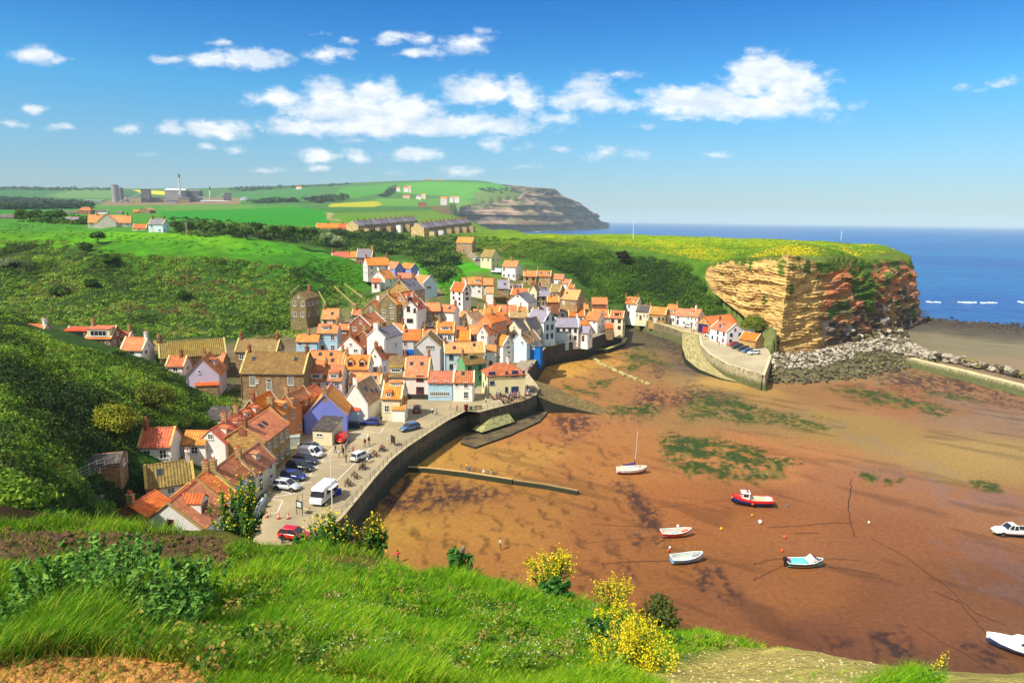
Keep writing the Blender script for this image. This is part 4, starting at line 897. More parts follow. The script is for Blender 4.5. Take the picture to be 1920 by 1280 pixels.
def skylight(par, Ms, x, v, dd, he, rise, w=.8, h=1.0):
    a = math.atan2(rise, dd); b = MB(); b.box((-w/2, -h/2, 0), (w/2, h/2, .10)); g = MB(); g.quad([(-w/2+.08, -h/2+.08, .105), (w/2-.08, -h/2+.08, .105), (w/2-.08, h/2-.08, .105), (-w/2+.08, h/2-.08, .105)])
    o = b.build('skylight', M((84,84,88), .5, .05), par); o.matrix_local = Ms@TR((x, v*dd, he+rise*v+.13))@Matrix.Rotation(a, 4, 'X')
    p = g.build('pane', glassm(), o); return o
HOUSES = []
def proj1(p): a = topx(np.array(p)); return float(a[0]), float(a[1])
def base_point(px, py, z=None, D=None):
    if D is not None: return pd(px, py, D)
    if z is not None: return pz(px, py, z)
    h = hit([px], [py], GZ0)[0]
    return h if not np.isnan(h[0]) else pz(px, py, 5)
ROWW = {}
def H(kind, xl, xr, yb, ye, yr, wall, roof, label, yaw=None, z=None, D=None, L=8.0, pitch=42, ch=(), chm=None, dorm=(), sky=(), cop=None, win='auto', frame='w', door=None, name='house', cat='house',
      rows=None, cols=None, side=None, hip=0, wins=(), chside=1.0, wsz=None, group='houses of the harbour village', lowwall=None, slopeside=None, minw=2.6, pots=2, nowin=False, dormc=None, skirt=2.5):
    P0 = base_point((xl+xr)/2, yb, z, D); az = math.atan2(P0[0], P0[1]); yaw = math.degrees(az) if yaw is None else yaw; rz = -az+R(yaw)
    ex = np.array([math.cos(rz), math.sin(rz), 0]); ey = np.array([-math.sin(rz), math.cos(rz), 0]); ez = np.array([0, 0, 1.])
    a = proj1(P0-ex); b = proj1(P0+ex); w = max(minw, 2*(xr-xl)/max(abs(b[0]-a[0]), 1e-6))
    pe = proj1(P0+ez*4); kz = 4/(proj1(P0)[1]-pe[1]); he = max(1.6, (yb-ye)*kz)
    if kind == 'F':
        tp = math.tan(R(pitch)); lo, hi = 2.4, 18.0
        f = lambda d: proj1(P0+ey*d/2+ez*(he+tp*d/2))[1]
        for _ in range(30):
            m = (lo+hi)/2
            if f(m) > yr: lo = m
            else: hi = m
        d = (lo+hi)/2; rise = tp*d/2; Lx, Ly = w, d; cen = TR((0, d/2, 0)); Mr = cen
    elif kind == 'G':
        rise = max(.6, (ye-yr)*kz); rise = min(rise, w*.75); d = L; Lx, Ly = d, w; Mr = TR((0, d/2, 0))@RZ(-math.pi/2)
    else:  # 'S' mono-pitch or flat
        d = L; rise = 0; Lx, Ly = w, d
    wm = wallmat(wall); rm = roofmat(roof)
    root = empty(name, (float(P0[0]), float(P0[1]), float(P0[2])), rz, label, cat, group)
    HOUSES.append((root, w, d, he, rise, kind))
    if kind in 'FG':
        o = walls_mesh(Lx, Ly, he, rise, skirt, hip).build('wall', wm, root); o.matrix_local = Mr
        r = roof_mb(Lx, Ly, he, rise, hip=hip).build('roof', rm, root); r.matrix_local = Mr
        rg = ridge_mb(Lx, he, rise, hip, Ly).build('ridge_tiles', rm if roof not in ROOFS else M((150,110,90), .8, .1), r)
        if cop is None: cop = (random.random() < 0.6) and not hip
        if cop:
            cm = M((206,190,140) if cop is True or cop == 1 else cop, .9, .2, 2.)
            for sx in (-1, 1): c = coping_mb(Lx, Ly, he, rise, sx).build('gable_coping', cm, root); c.matrix_local = Mr
    else:
        lift = (ye-yr)*kz*0+0
        b = MB(); X = w/2
        zr = he+(0.0 if roof_flat(pitch) else math.tan(R(pitch))*d)
        for pts in ([(-X,0,-skirt),(X,0,-skirt),(X,0,he),(-X,0,he)], [(X,d,-skirt),(-X,d,-skirt),(-X,d,zr),(X,d,zr)], [(X,0,-skirt),(X,d,-skirt),(X,d,zr),(X,0,he)], [(-X,d,-skirt),(-X,0,-skirt),(-X,0,he),(-X,d,zr)]):
            b.quad(pts, [(q[0]+q[1], q[2]) for q in pts])
        b.build('wall', wm, root)
        r = MB(); k = (zr-he)/d; o_ = .18; a0 = (-X-o_, -o_, he-o_*k+.02); L2 = math.hypot(d+2*o_, (d+2*o_)*k)
        q = [(-X-o_, -o_, he-o_*k+.14), (X+o_, -o_, he-o_*k+.14), (X+o_, d+o_, zr+o_*k+.14), (-X-o_, d+o_, zr+o_*k+.14)]
        r.quad(q, [(-X, 0), (X, 0), (X, L2), (-X, L2)]); u = [(p[0], p[1], p[2]-.13) for p in q]; r.quad(u[::-1])
        for i in range(4): j = (i+1) % 4; r.quad([u[i], u[j], q[j], q[i]])
        r.build('roof', rm, root)
    # faces that can carry windows
    faces = {'f': (TR((0, 0, 0)), w)}
    faces['r'] = (TR((w/2, d/2, 0))@RZ(math.pi/2), d); faces['l'] = (TR((-w/2, d/2, 0))@RZ(-math.pi/2), d)
    if side is None: side = 'r' if yaw < -8 else ('l' if yaw > 8 else '')
    if not nowin and win == 'auto':
        nr = rows or max(1, int(round(he/2.75)))
        for fc in ['f']+list(side):
            Mf, wd = faces[fc]; nc = (cols if (cols and fc == 'f') else max(1, int(round(wd/3.1))))
            ww = wsz[0] if wsz else min(1.15, wd/nc*.5); wh = wsz[1] if wsz else min(1.35, he/nr*.52)
            for i in range(nr):
                zc = he*(i+.5)/nr+.12
                for j in range(nc):
                    if random.random() < (0.10 if fc == 'f' else 0.2): continue
                    xc = -wd/2+wd*(j+.5)/nc+random.uniform(-.15, .15)
                    if i == 0 and j == (nc-1) // 2 and fc == ('f' if kind == 'F' else side[:1]) and door != 0 and he > 2.0:
                        put_door(root, Mf@TR((xc, 0, 0)), door or random.choice([(60,70,90),(120,40,36),(40,80,110),(90,60,40),(70,96,84),(200,196,186)])); continue
                    put_window(root, Mf@TR((xc, 0, zc)), ww, wh, frame, 2, 2 if wh > 1 else 1)
            isg = (kind == 'G' and fc == 'f') or (kind == 'F' and fc in 'lr')
            if isg and rise > 1.9 and random.random() < .75: put_window(root, Mf@TR((random.uniform(-.3, .3), 0, he+rise*.3)), .7, .8, frame, 2, 1)
    for q in wins:  # (face, x fraction, z m, w, h, nb, nh[, arch])
        Mf, wd = faces[q[0]]; put_window(root, Mf@TR(((q[1]-.5)*wd, -.01, q[2])), q[3], q[4], frame, q[5], q[6], len(q) > 7)
    if lowwall is not None:
        b = MB(); b.box((-w/2-.05, -.06, -1), (w/2+.05, .05, lowwall[0])); b.build('painted_lower_wall', plaster(lowwall[1]), root)
    if kind in 'FG' and D is None or kind == 'F' and (D or 0) < 330:
        b = MB(); sx = random.choice((-1, 1))*(w/2-.2); b.bar((sx, -.07, -.3), (sx, -.07, he-.25), .05, 5); b.build('drainpipe', M((50, 50, 52), .5, .05), root)
        if kind == 'F': b = MB(); b.bar((-w/2, -.27, he-.2), (w/2, -.27, he-.2), .06, 5); b.build('gutter', M((60, 58, 56), .5, .05), root)
    # slope frames
    if kind == 'F': Ms = Matrix.Identity(4); dd = d/2; ew = w
    elif kind == 'G':
        sd = slopeside or ('r' if yaw <= 0 else 'l'); dd = w/2; ew = d
        Ms = faces[sd][0]
    cms = chm or random.choice([stonewall(STONES['K'], .4, .16), stonewall(STONES['N'], .5, .24)])
    if chm == 'w': cms = plaster(WALLS['W'])
    if kind in 'FG':
        for c in ch:
            if kind == 'F': chimney(root, (c-.5)*(w-.5), d/2, he+rise, cms, 'x', 1.0*chside, pots)
            else: chimney(root, 0, .25+c*(d-.5), he+rise, cms, 'y', 1.0*chside, pots)
        for q in dorm: # (frac along eave, v, width, height, style)
            dormer(root, Ms, (q[0]-.5)*ew, q[1], dd, he, rise, q[2], q[3], wallmat(dormc or ('W' if wall in STONES else wall)), rm, q[5] if len(q) > 5 else frame, q[4] if len(q) > 4 else 'shed')
        for q in sky: skylight(root, Ms, (q[0]-.5)*ew, q[1], dd, he, rise)
    return root
def roof_flat(p): return p < 1
# ------------------------------------------------------------ houses: the village, from the quay inland
WS = 'w'
# row beside the car park, lower left
H('G',262,383,1046,993,946,'W','r','white cottage with red roof and big dormer, nearest the grassy bank',yaw=-28,z=4.6,L=7.6,dorm=[(.45,.28,2.2,1.5,'gable','r')],frame='r',cop=(180,150,90),rows=1,cols=1,skirt=4)
H('G',309,413,995,948,907,'W','O','orange roofed cottage joined behind the white gabled cottage',yaw=-29,z=5.0,L=5,cop=(214,190,110),ch=(.95,),rows=1)
H('G',368,438,955,911,882,'M','R','lavender cottage with faded red roof in the car park row',yaw=-28,z=5.0,L=7,cop=(190,160,100),ch=(.02,),rows=2)
H('G',420,480,925,889,858,'D','R','cream end cottage with dark red roof beside the stone gable house',yaw=-28,z=5.0,L=7,cop=(190,160,110),ch=(.0,),rows=2,dorm=[(.5,.45,1.3,1.,'shed')])
H('F',277,366,932,909,867,'W','b','white cottage with brown tiled roof and one skylight, lower left',yaw=2,z=7.0,sky=[(.3,.6)],ch=(.97,),chm='w',cop=(196,170,90),rows=1,cols=3,door=0)
H('G',212,282,1003,970,948,'K','r','small red brick outhouse with red tiles under the bank',yaw=-38,z=7.0,L=5,ch=(.02,),cop=0,cols=1,rows=1,nowin=True,wins=[('f',.35,1.2,.6,.7,2,1)])
H('F',262,322,868,837,802,'W','r','white cottage with red pantiles and one tall chimney by the yellow bush',yaw=-22,z=8.5,ch=(.03,),cop=(200,170,96),rows=1,cols=2,door=0,side='')
H('F',343,386,858,832,808,'W','o','low white link wing with bright orange roof',z=8.0,cop=0,rows=1,cols=1,door=0)
H('G',371,424,862,831,806,'W','r','white gabled cottage with two small windows beside the big stone gable',yaw=-30,z=7.5,L=9,ch=(.5,),cop=0,nowin=True,wins=[('f',.5,3.9,.9,.9,2,2),('f',.3,1.9,.9,.9,2,2)],dorm=[(.3,.35,1.4,1.1,'shed'),(.75,.35,1.4,1.1,'shed')],skirt=4)
H('G',419,500,893,827,801,'T','r','tall brown stone house with red roof facing the parked cars',yaw=-26,z=4.6,L=10,ch=(.0,),chside=1.5,cop=(190,150,90),nowin=True,sky=[(.35,.6),(.5,.6)],skirt=4,
  wins=[('r',.15,1.6,.9,1.4,2,2),('r',.4,1.6,.9,1.4,2,2),('r',.65,1.6,.9,1.4,2,2),('r',.88,1.6,.9,1.4,2,2),('r',.15,4.6,.9,1.5,2,2),('r',.4,4.6,.9,1.5,2,2),('r',.65,4.6,.9,1.5,2,2),('r',.88,4.6,.9,1.5,2,2)])
H('G',424,456,815,797,778,'K','r','red roofed brick cottage with white dormers behind the stone gable',yaw=-30,D=118,L=8,ch=(.1,),dorm=[(.4,.3,1.4,1.1,'shed'),(.8,.3,1.4,1.1,'shed')],rows=1)
H('G',453,489,792,776,751,'K','O','orange roofed cottage with a white stair wall, left of the peach house',yaw=-30,D=128,L=8,ch=(.1,),rows=1,cop=(226,220,206))
H('G',489,529,833,778,760,'O','o','peach orange rendered house with small dormers',yaw=-30,z=4.8,L=8,ch=(.02,),chside=1.3,cop=(90,50,40),nowin=True,wins=[('f',.62,5.0,.9,1.1,2,2),('f',.85,1.6,.9,1.2,2,2),('r',.2,1.6,.9,1.3,2,2),('r',.2,4.6,.9,1.3,2,2),('r',.55,4.6,.9,1.3,2,2),('r',.85,1.6,.9,1.3,2,2)],dorm=[(.35,.3,1.3,1.1,'shed'),(.75,.3,1.3,1.1,'shed')])
H('G',527,550,815,757,741,'K','o','narrow brown brick house behind the peach one',yaw=-30,z=5.0,L=7,ch=(.05,),rows=3)
H('G',551,571,796,750,735,'Y','r','cream yellow alley house at the end of the peach terrace',yaw=-32,z=5.2,L=7,rows=3,frame='g')
H('G',571,651,811,780,742,'V','o','periwinkle blue gabled boathouse beside the car park',yaw=-8,z=4.5,L=10,ch=(.0,),cop=(150,160,214),nowin=True,door=0,name='boathouse')
H('S',587,623,834,807,790,'C','d','small white kiosk with brown sloping roof in front of the blue boathouse',yaw=-24,z=4.45,L=5.2,pitch=12,nowin=True,wins=[('f',.35,1.9,1.2,.6,2,1)],name='kiosk',cat='kiosk')
H('G',643,690,786,757,722,'W','t','white cottage with steep brown roof and blue door beside the boathouse',yaw=-24,z=4.7,L=9,ch=(.02,),chm=WS,cop=(228,226,220),nowin=True,wins=[('f',.15,3.4,.8,1.1,2,2),('r',.75,1.6,.8,1.1,2,2)],sky=[(.35,.6),(.55,.4),(.75,.3)])
H('S',651,672,790,770,763,'Q','r','lean-to porch with red tiles against the white cottage',yaw=-10,z=4.55,L=2.5,pitch=20,nowin=True,name='lean_to',cat='outbuilding')
H('F',716,753,787,747,715,'C','o','cream fisherman cottage with two roof windows at the corner of the car park',yaw=-12,z=4.6,ch=(.03,),dorm=[(.6,.72,2.6,.8,'shed'),(.35,.05,1.2,1.1,'shed')],rows=1,cols=2,cop=(220,210,170),door=0)
H('S',735,759,790,768,758,'W','o','white shed with orange lean-to roof in front of the cream cottage',yaw=-12,z=4.5,L=3,pitch=32,nowin=True,name='lean_to',cat='outbuilding')
H('F',726,758,743,706,668,'L','b','lavender house with olive brown roof and wide dormer',z=5.0,ch=(.99,),dorm=[(.5,.18,2.9,1.2,'shed')],rows=2,cols=1,cop=0)
H('F',758,803,746,707,668,'P','o','pale pink inn with two square bay windows',z=4.7,ch=(.99,),sky=[(.25,.62),(.68,.62)],cop=(210,190,140),nowin=True,frame='r',lowwall=(.9,(60,56,54)),wins=[('f',.66,4.7,1.7,1.4,2,2),('f',.66,1.9,1.8,1.6,3,2)])
H('F',803,850,750,717,696,'B','R','light blue cottage with a long shop window on the quay',z=4.5,cop=0,nowin=True,wins=[('f',.26,4.1,1.1,1.1,3,2),('f',.74,4.1,1.1,1.1,3,2),('f',.46,1.5,4.6,1.1,10,3)])
H('F',850,888,752,717,696,'W','m','white quayside cottage with a brown door',z=4.5,ch=(-.02,),chm=WS,cop=(220,214,190),sky=[(.45,.75)],nowin=True,wins=[('f',.16,3.9,.7,.9,1,1),('f',.62,3.9,1.0,1.4,2,2),('f',.62,1.5,1.1,1.6,2,2)])
H('F',914,985,743,703,681,'Y','R','cream pub on the harbour corner with red hipped roof',yaw=14,z=4.5,hip=.9,pitch=34,ch=(.62,),chm='w',pots=3,frame='b',nowin=True,cols=3,name='pub',cat='pub',side='l',
  wins=[('f',.12,5.6,1.7,1.2,4,2),('f',.12,3.5,1.1,.9,3,1),('f',.72,5.5,1.6,1.5,4,2),('f',.72,1.6,1.8,1.5,4,2),('f',.95,5.5,.6,1.3,1,2),('f',.5,5.5,.6,1.3,1,2),('f',.5,1.7,.7,1.3,1,2),('l',.3,2.0,1.0,1.2,2,2),('l',.7,4.5,1.0,1.2,2,2)])
H('F',872,910,719,682,664,'E','b','green house with a brown skylit roof behind the quay',yaw=26,hip=0,z=5.2,ch=(.02,),sky=[(.4,.7)],dorm=[(.45,.5,1.7,.9,'shed')],rows=2,cols=2,frame='g',side='')
H('F',834,909,696,661,642,'Q','o','long bright orange roofed house above the quay cottages',yaw=6,z=6.6,ch=(.02,),cop=(216,204,160),rows=2,cols=3,frame='g',sky=[(.25,.45),(.75,.7)])
H('F',910,930,690,658,647,'W','o','small white house with orange roof between green house and twin white gables',z=6.4,rows=1,cols=1,cop=0,frame='k')
H('G',777,827,693,652,630,'G','b','pale grey gable house with a four pane upper window',yaw=-6,z=6.8,L=9,cop=(210,204,190),nowin=True,wins=[('f',.6,6.0,2.4,1.0,4,2)],door=0,skirt=4)
H('G',943,963,676,647,631,'W','o','twin white gabled house with orange roof beside the pale blue one',yaw=32,z=6.0,L=7,ch=(.9,),chm=WS,cop=(232,230,224),rows=3,cols=1)
H('G',957,987,676,644,627,'Q','t','pale blue gabled house with light brown roof above the slipway',yaw=-28,z=6.0,L=9,ch=(.05,),chm=WS,rows=2,cols=1,cop=(226,226,222),sky=[(.6,.75)],nowin=True,wins=[('f',.72,5.4,.8,1.0,2,2),('r',.5,5.6,.8,1.2,2,2)])
H('S',993,1013,674,650,645,'U','g','bright blue flat roofed store below the pale blue gable',yaw=-10,z=6.3,L=4,pitch=0.5,nowin=True,name='store',cat='outbuilding',wins=[('f',.3,3.6,1.0,1.0,2,2)])
H('F',752,788,671,637,618,'G','o','grey house with a bright blue lower storey',z=8.2,rows=2,cols=2,lowwall=(2.4,(14,110,200)),door=0,sky=[(.25,.8)],cop=0)
H('F',720,752,683,668,655,'W','O','low white cottage with plain orange roof behind the lavender house',z=7.6,rows=1,cols=2,door=0)
H('G',690,716,712,674,654,'W','r','white gable with steep red roof between orange dormered roofs',yaw=-26,z=7.4,L=9,sky=[(.3,.6)],ch=(.1,),rows=1,cols=1,cop=(226,220,206))
H('F',645,691,728,692,666,'P','O','pinkish house with two red framed dormers',z=6.9,dorm=[(.25,.18,1.5,1.3,'gable','r'),(.72,.18,1.5,1.3,'gable','r')],dormc='C',rows=1,cols=3,frame='r',cop=(200,170,110),ch=(.0,))
H('F',655,714,748,719,699,'C','O','cream house with long orange roof above the boathouse yard',z=6.0,rows=2,cols=3,sky=[(.8,.5)],ch=(.98,),cop=(214,190,140))
H('F',573,642,755,713,685,'P','m','lavender white terrace house with two white dormers and black downpipes',z=5.8,rows=2,cols=4,dorm=[(.3,.08,2.4,1.3,'shed'),(.78,.08,2.0,1.4,'shed')],sky=[(.55,.18)],ch=(.5,),cop=(150,120,80))
H('F',577,642,715,686,658,'K','O','orange roofed house with four roof lights behind the white dormers',z=8.0,rows=1,cols=3,sky=[(.3,.75),(.62,.75),(.18,.35),(.7,.35)],ch=(.97,),cop=(190,160,110))
H('F',453,571,748,700,660,'S','b','large stone hall with olive tiled roof and an arched window',z=7.8,pitch=40,cop=(206,186,110),ch=(.02,.98),sky=[(.15,.65),(.82,.65)],nowin=True,name='hall',cat='hall',
  wins=[('f',.19,3.9,1.3,2.0,4,4),('f',.265,3.8,.5,.8,2,2),('f',.45,2.9,1.2,1.9,4,4,1),('f',.79,4.1,1.3,2.0,4,4),('f',.2,.8,1.1,1.1,3,3)])
H('S',502,528,757,740,734,'S','d','flat roofed stone outhouse below the large hall',z=6.4,L=4,pitch=1,nowin=True,name='outhouse',cat='outbuilding')
H('F',443,520,700,659,636,'S','b','stone house with brown roof behind the large hall',z=10.0,cop=(206,186,110),ch=(.03,.97),rows=2,cols=3)
H('F',303,427,700,667,638,'N','b','long stone chapel with wide brown roof, left of the hall',yaw=2,z=10.6,cop=(200,180,120),ch=(-.02,),rows=2,cols=5,name='chapel',cat='chapel',nowin=True)
H('F',283,305,668,657,639,'N','b','little stone annex at the left end of the long chapel',z=12.5,rows=1,cols=1,ch=(.5,))
H('G',352,413,737,704,674,'L','O','lavender gabled house above the terraced garden',yaw=-12,z=9.5,L=8,ch=(.3,),cop=(170,120,90),nowin=True,wins=[('f',.4,4.6,.5,.7,1,1),('f',.75,1.2,.9,.8,2,1)],dorm=[(.5,.4,2.4,1.2,'shed')],skirt=5)
H('S',368,410,740,722,716,'S','r','low stone lean-to with slanting red tiles on the lavender gable',yaw=-12,z=9.3,L=2.2,pitch=30,nowin=True,name='lean_to',cat='outbuilding')
H('F',390,418,700,681,662,'N','O','orange roofed stone house peeping over the lavender gable',z=10.5,rows=1,cols=1)
H('F',312,345,702,686,668,'P','r','red roofed cottage half hidden by the scrub slope',z=12.0,rows=1,cols=1,ch=(.7,))
H('F',227,268,670,656,633,'W','O','orange roofed cottage with a yellow fence on the ridge',z=15.0,rows=1,cols=1,ch=(.98,),chm=WS,cop=(226,214,170))
H('F',216,243,645,634,623,'P','r','faded pink cottage with low red roof on the ridge',z=17.0,rows=1,cols=1,ch=(.95,))
H('F',164,210,658,634,611,'K','r','brick house on the ridge with a wide glazed dormer',z=16.0,rows=1,cols=3,dorm=[(.5,.05,5.0,1.9,'shed')],dormc='C',ch=(.0,))
H('F',121,163,652,634,613,'K','r','brick house on the ridge with a boarded flat dormer',z=16.5,rows=1,cols=2,dorm=[(.5,.05,5.0,1.5,'shed','k')],dormc='S')
H('F',22,82,635,621,608,'P','r','cottage on the far left ridge with white chimney',z=19.0,rows=1,cols=3,ch=(.97,),chm=WS)
# middle of the village
H('F',596,633,662,624,608,'B','O','light blue house with a two light dormer, left edge of the old village',z=11.5,rows=2,cols=2,frame='w',dorm=[(.4,.3,2.0,1.0,'shed')],sky=(),ch=(.97,),cop=0)
H('F',556,597,664,640,627,'B','O','light blue cottage with low orange roof left of the dormered one',z=11.5,rows=2,cols=3,cop=0,ch=(.5,))
H('G',634,679,676,652,631,'W','m','broad white gable with a small bay and red roof',yaw=-18,z=10.8,L=11,ch=(.05,),rows=2,cols=2,cop=(190,150,110),skirt=5)
H('G',689,723,684,633,617,'W','s','tall white house with grey slate roof and white chimney',yaw=-34,z=10.2,L=8,ch=(.0,),chm='w',chside=1.4,cop=(232,230,224),nowin=True,wins=[('r',.6,4.5,.8,1.2,2,2)],skirt=5)
H('F',603,634,611,598,579,'C','o','cream cottage with orange roof and skylight under the steps',z=14.5,rows=1,cols=2,sky=[(.6,.5)],ch=(.0,),cop=0,yaw=-12)
H('F',636,654,628,618,608,'K','O','small orange roofed brick cottage right of the light blue house',z=13.8,rows=1,cols=1)
H('G',656,696,640,610,592,'K','m','brown brick house with a pink rendered side',yaw=-32,z=13.0,L=8,rows=2,cols=2,ch=(.1,),cop=(226,222,214))
H('G',679,716,604,583,566,'Z','m','stone gable house with white chimney above the pink sided one',yaw=-30,z=15.5,L=8,ch=(.5,),chm=WS,rows=2,cols=1)
H('G',660,702,668,640,622,'K','m','rust roofed brick house behind the broad white gable',yaw=-26,z=11.6,L=11,ch=(.1,.9),rows=1,cols=1)
H('G',711,744,600,570,553,'Z','m','stone house with orange roof left of the twin dormers',yaw=-34,z=16.5,L=7,ch=(.0,),rows=3,cols=2)
H('G',738,762,596,567,549,'N','r','stone house with two white gabled dormers',yaw=-34,z=17.0,L=7,dorm=[(.3,.35,1.2,1.1,'gable'),(.75,.35,1.2,1.1,'gable')],rows=2,cols=1)
H('G',731,768,575,545,526,'T','s','large rubble stone gable with grey slate roof',yaw=-34,z=18.5,L=9,ch=(.0,.95),rows=2,cols=1,nowin=False,side='r',sky=[(.3,.5),(.6,.5)])
H('G',794,820,563,531,518,'Q','o','tall white house with pale blue shaded gable against the green bank',yaw=36,D=252,L=8,ch=(.9,),chm=WS,rows=3,cols=1,cop=(226,226,224),nowin=True,wins=[('f',.55,9.0,1.1,.9,2,1),('f',.4,4.8,2.2,1.2,3,1),('l',.3,6.,.9,1.2,2,2),('l',.7,6.,.9,1.2,2,2),('l',.5,3.,.9,1.2,2,2)])
H('G',757,783,615,580,566,'W','m','bright white four storey gable in the middle of the village',yaw=-20,z=14.8,L=8,cop=(232,230,224),frame='k',nowin=True,wins=[('f',.5,8.2,1.3,1.3,2,2),('f',.35,5.6,1.0,1.5,2,2),('f',.8,5.2,.7,1.2,1,2),('f',.45,2.2,1.9,1.1,3,2),('r',.4,7.2,.8,1.,2,2)],dorm=[(.35,.3,1.1,1.0,'shed')],skirt=4)
H('F',800,826,612,583,568,'N','O','stone house with orange roof right of the bright white gable',z=14.0,yaw=10,rows=2,cols=2)
H('F',825,852,612,584,572,'W','o','plain white house with orange roof and one skylight',yaw=-24,z=13.8,sky=[(.6,.5)],cop=0,ch=(.95,),nowin=True,wins=[('f',.2,2.0,.8,1.0,2,2)])
H('F',818,851,642,624,604,'W','O','white cottage with a peaked orange roof and long dormer',z=11.6,rows=1,cols=2,dorm=[(.5,.25,2.8,1.,'shed')],ch=(.1,),cop=(200,180,130))
H('F',791,818,655,639,618,'P','O','pinkish cottage with plain orange roof above the grey gable',z=10.6,rows=1,cols=2,ch=(.05,))
H('F',796,820,625,613,603,'N','b','stone cottage with brown roof and white dormer below the white gable',z=12.8,rows=1,cols=1,dorm=[(.4,.1,2.0,1.,'shed')])
H('F',854,881,650,638,619,'P','O','square orange roof above a pink wall, centre of the village',z=10.4,rows=1,cols=1)
H('F',731,753,645,630,607,'N','O','stone cottage with orange roof right of the slate roofed white house',yaw=-18,z=11.8,rows=1,cols=1,ch=(.9,))
H('F',716,738,618,608,600,'Z','s','grey flat topped stone building behind the slate roofed house',z=13.2,rows=1,cols=1)
H('G',868,883,575,546,531,'W','o','narrow white tower house with three small side windows',yaw=38,z=16.8,L=7,ch=(.02,),chm=WS,cop=(232,230,224),rows=3,cols=1,frame='r',skirt=5)
H('F',866,882,549,533,521,'N','o','orange roof end of the upper terrace, beside the green bank',D=258,rows=2,cols=1)
H('F',882,904,551,533,520,'W','o','white upper terrace house with a gabled dormer',D=256,rows=2,cols=2,dorm=[(.55,.25,1.8,1.1,'shed')])
H('F',904,926,553,534,522,'N','o','brown stone upper terrace house with orange roof',D=254,rows=2,cols=2,cop=(120,60,50))
H('S',912,924,562,550,545,'W','o','small white outhouse below the upper terrace',D=246,L=4,pitch=24,nowin=True,name='outhouse',cat='outbuilding')
H('F',933,955,556,541,525,'N','l','lavender slate roofed cottage right of the upper terrace',D=262,rows=1,cols=2,sky=[(.6,.5)],ch=(.97,),chm=WS)
H('F',954,979,556,543,532,'Z','s','long glazed roof workshop beside the lavender slate cottage',D=258,rows=1,cols=3,sky=[(.15,.4),(.4,.4),(.65,.4),(.88,.4)])
H('G',950,990,585,567,551,'W','s','broad white gable with black verge boards in mid village',yaw=-22,D=240,L=9,ch=(.0,),rows=1,cols=1,cop=0,nowin=True)
H('F',957,988,566,553,541,'N','O','orange roofs with a leaning chimney behind the broad white gable',yaw=-20,D=252,rows=1,cols=2,ch=(.1,))
H('G',992,1006,578,547,534,'C','t','narrow cream tower house beside the slate stone house',yaw=-16,D=250,L=6,rows=2,cols=1,ch=(.1,))
H('F',1004,1032,575,555,545,'Z','l','grey stone house with lavender slate roof and dark windows',D=250,rows=2,cols=3,frame='k')
H('F',1030,1049,560,547,533,'N','b','brown roofed stone cottage with a brick chimney stack',yaw=-20,D=258,rows=1,cols=1,ch=(.9,),chside=1.3)
H('F',1049,1082,572,561,543,'N','o','long orange roof sloping down to the green hillside',yaw=-20,D=256,rows=1,cols=2,sky=[(.3,.6)])
H('F',1045,1064,598,575,564,'W','O','white house with a twin light dormer near the harbour wall',z=9.0,rows=2,cols=1,dorm=[(.5,.2,2.0,1.2,'shed')])
H('F',1026,1048,575,566,556,'K','O','small orange roof tucked behind the twin light dormer',D=246,rows=1,cols=1,ch=(.3,))
H('F',1066,1082,594,578,565,'K','O','red brick cottage with bright orange roof right of the white dormer house',z=9.2,rows=1,cols=1)
H('F',1082,1103,592,581,569,'D','O','orange roofed cottage with pale wall behind the harbour row',z=9.4,rows=1,cols=1,ch=(.9,))
H('F',1110,1139,583,570,558,'K','o','dark brick hall with large orange roof near the beck mouth',z=9.0,rows=1,cols=2,nowin=True,door=0)
H('F',1066,1096,605,592,579,'W','O','low orange roofed cottage behind the long white slate house',z=8.2,rows=1,cols=2)
H('F',1096,1120,618,600,585,'W','O','white cottage with orange roof and shaded gable above the sea wall',yaw=-26,z=7.4,rows=2,cols=2)
H('F',1112,1141,615,595,580,'D','O','beige cottage with two arched dormers by the beck mouth',z=7.2,rows=2,cols=2,dorm=[(.15,.2,1.3,1.2,'gable'),(.62,.2,1.3,1.2,'gable')],ch=(.98,))
H('F',1142,1167,620,596,583,'C','O','cream end house with a dark dormer at the beck mouth',yaw=-10,z=6.4,rows=2,cols=2,dorm=[(.5,.3,2.2,1.0,'shed','d')],frame='d')
H('S',1136,1150,624,617,614,'S','O','tiny orange roofed shed on the harbour wall',z=6.6,L=3,pitch=22,nowin=True,name='harbour_shed',cat='outbuilding')
H('F',1041,1084,640,613,596,'W','l','long white house with lavender slate roof above the sea wall',z=6.6,rows=2,cols=4,frame='k',cop=(220,218,220),ch=(.98,),chm='w')
H('F',1084,1102,640,624,611,'W','l','white wing with dark slate roof at the right end of the long house',yaw=-20,z=6.6,rows=1,cols=1,ch=())
H('F',1089,1106,622,608,597,'P','O','pink rendered house with a small hipped orange roof',z=7.0,hip=.9,rows=1,cols=1,cop=0)
H('G',1019,1041,648,603,585,'Q','l','tall white hotel gable with blue balcony facing the harbour',yaw=38,z=6.4,L=9,ch=(.05,),chm='w',chside=1.4,cop=(226,226,224),frame='b',nowin=True,name='hotel',cat='hotel',wins=[('f',.3,9.0,.8,1.4,2,2),('f',.75,8.7,.8,1.3,2,2),('f',.3,6.0,1.0,1.7,2,2),('f',.7,6.0,1.0,1.7,2,2),('f',.3,3.2,1.0,1.7,2,2),('f',.7,3.2,1.0,1.7,2,2),('l',.8,3.2,.8,1.2,2,2)])
H('S',1042,1065,642,623,621,'Q','g','pale blue flat roofed shed on the harbour wall',yaw=-12,z=6.5,L=5,pitch=0.5,nowin=True,name='net_shed',cat='outbuilding')
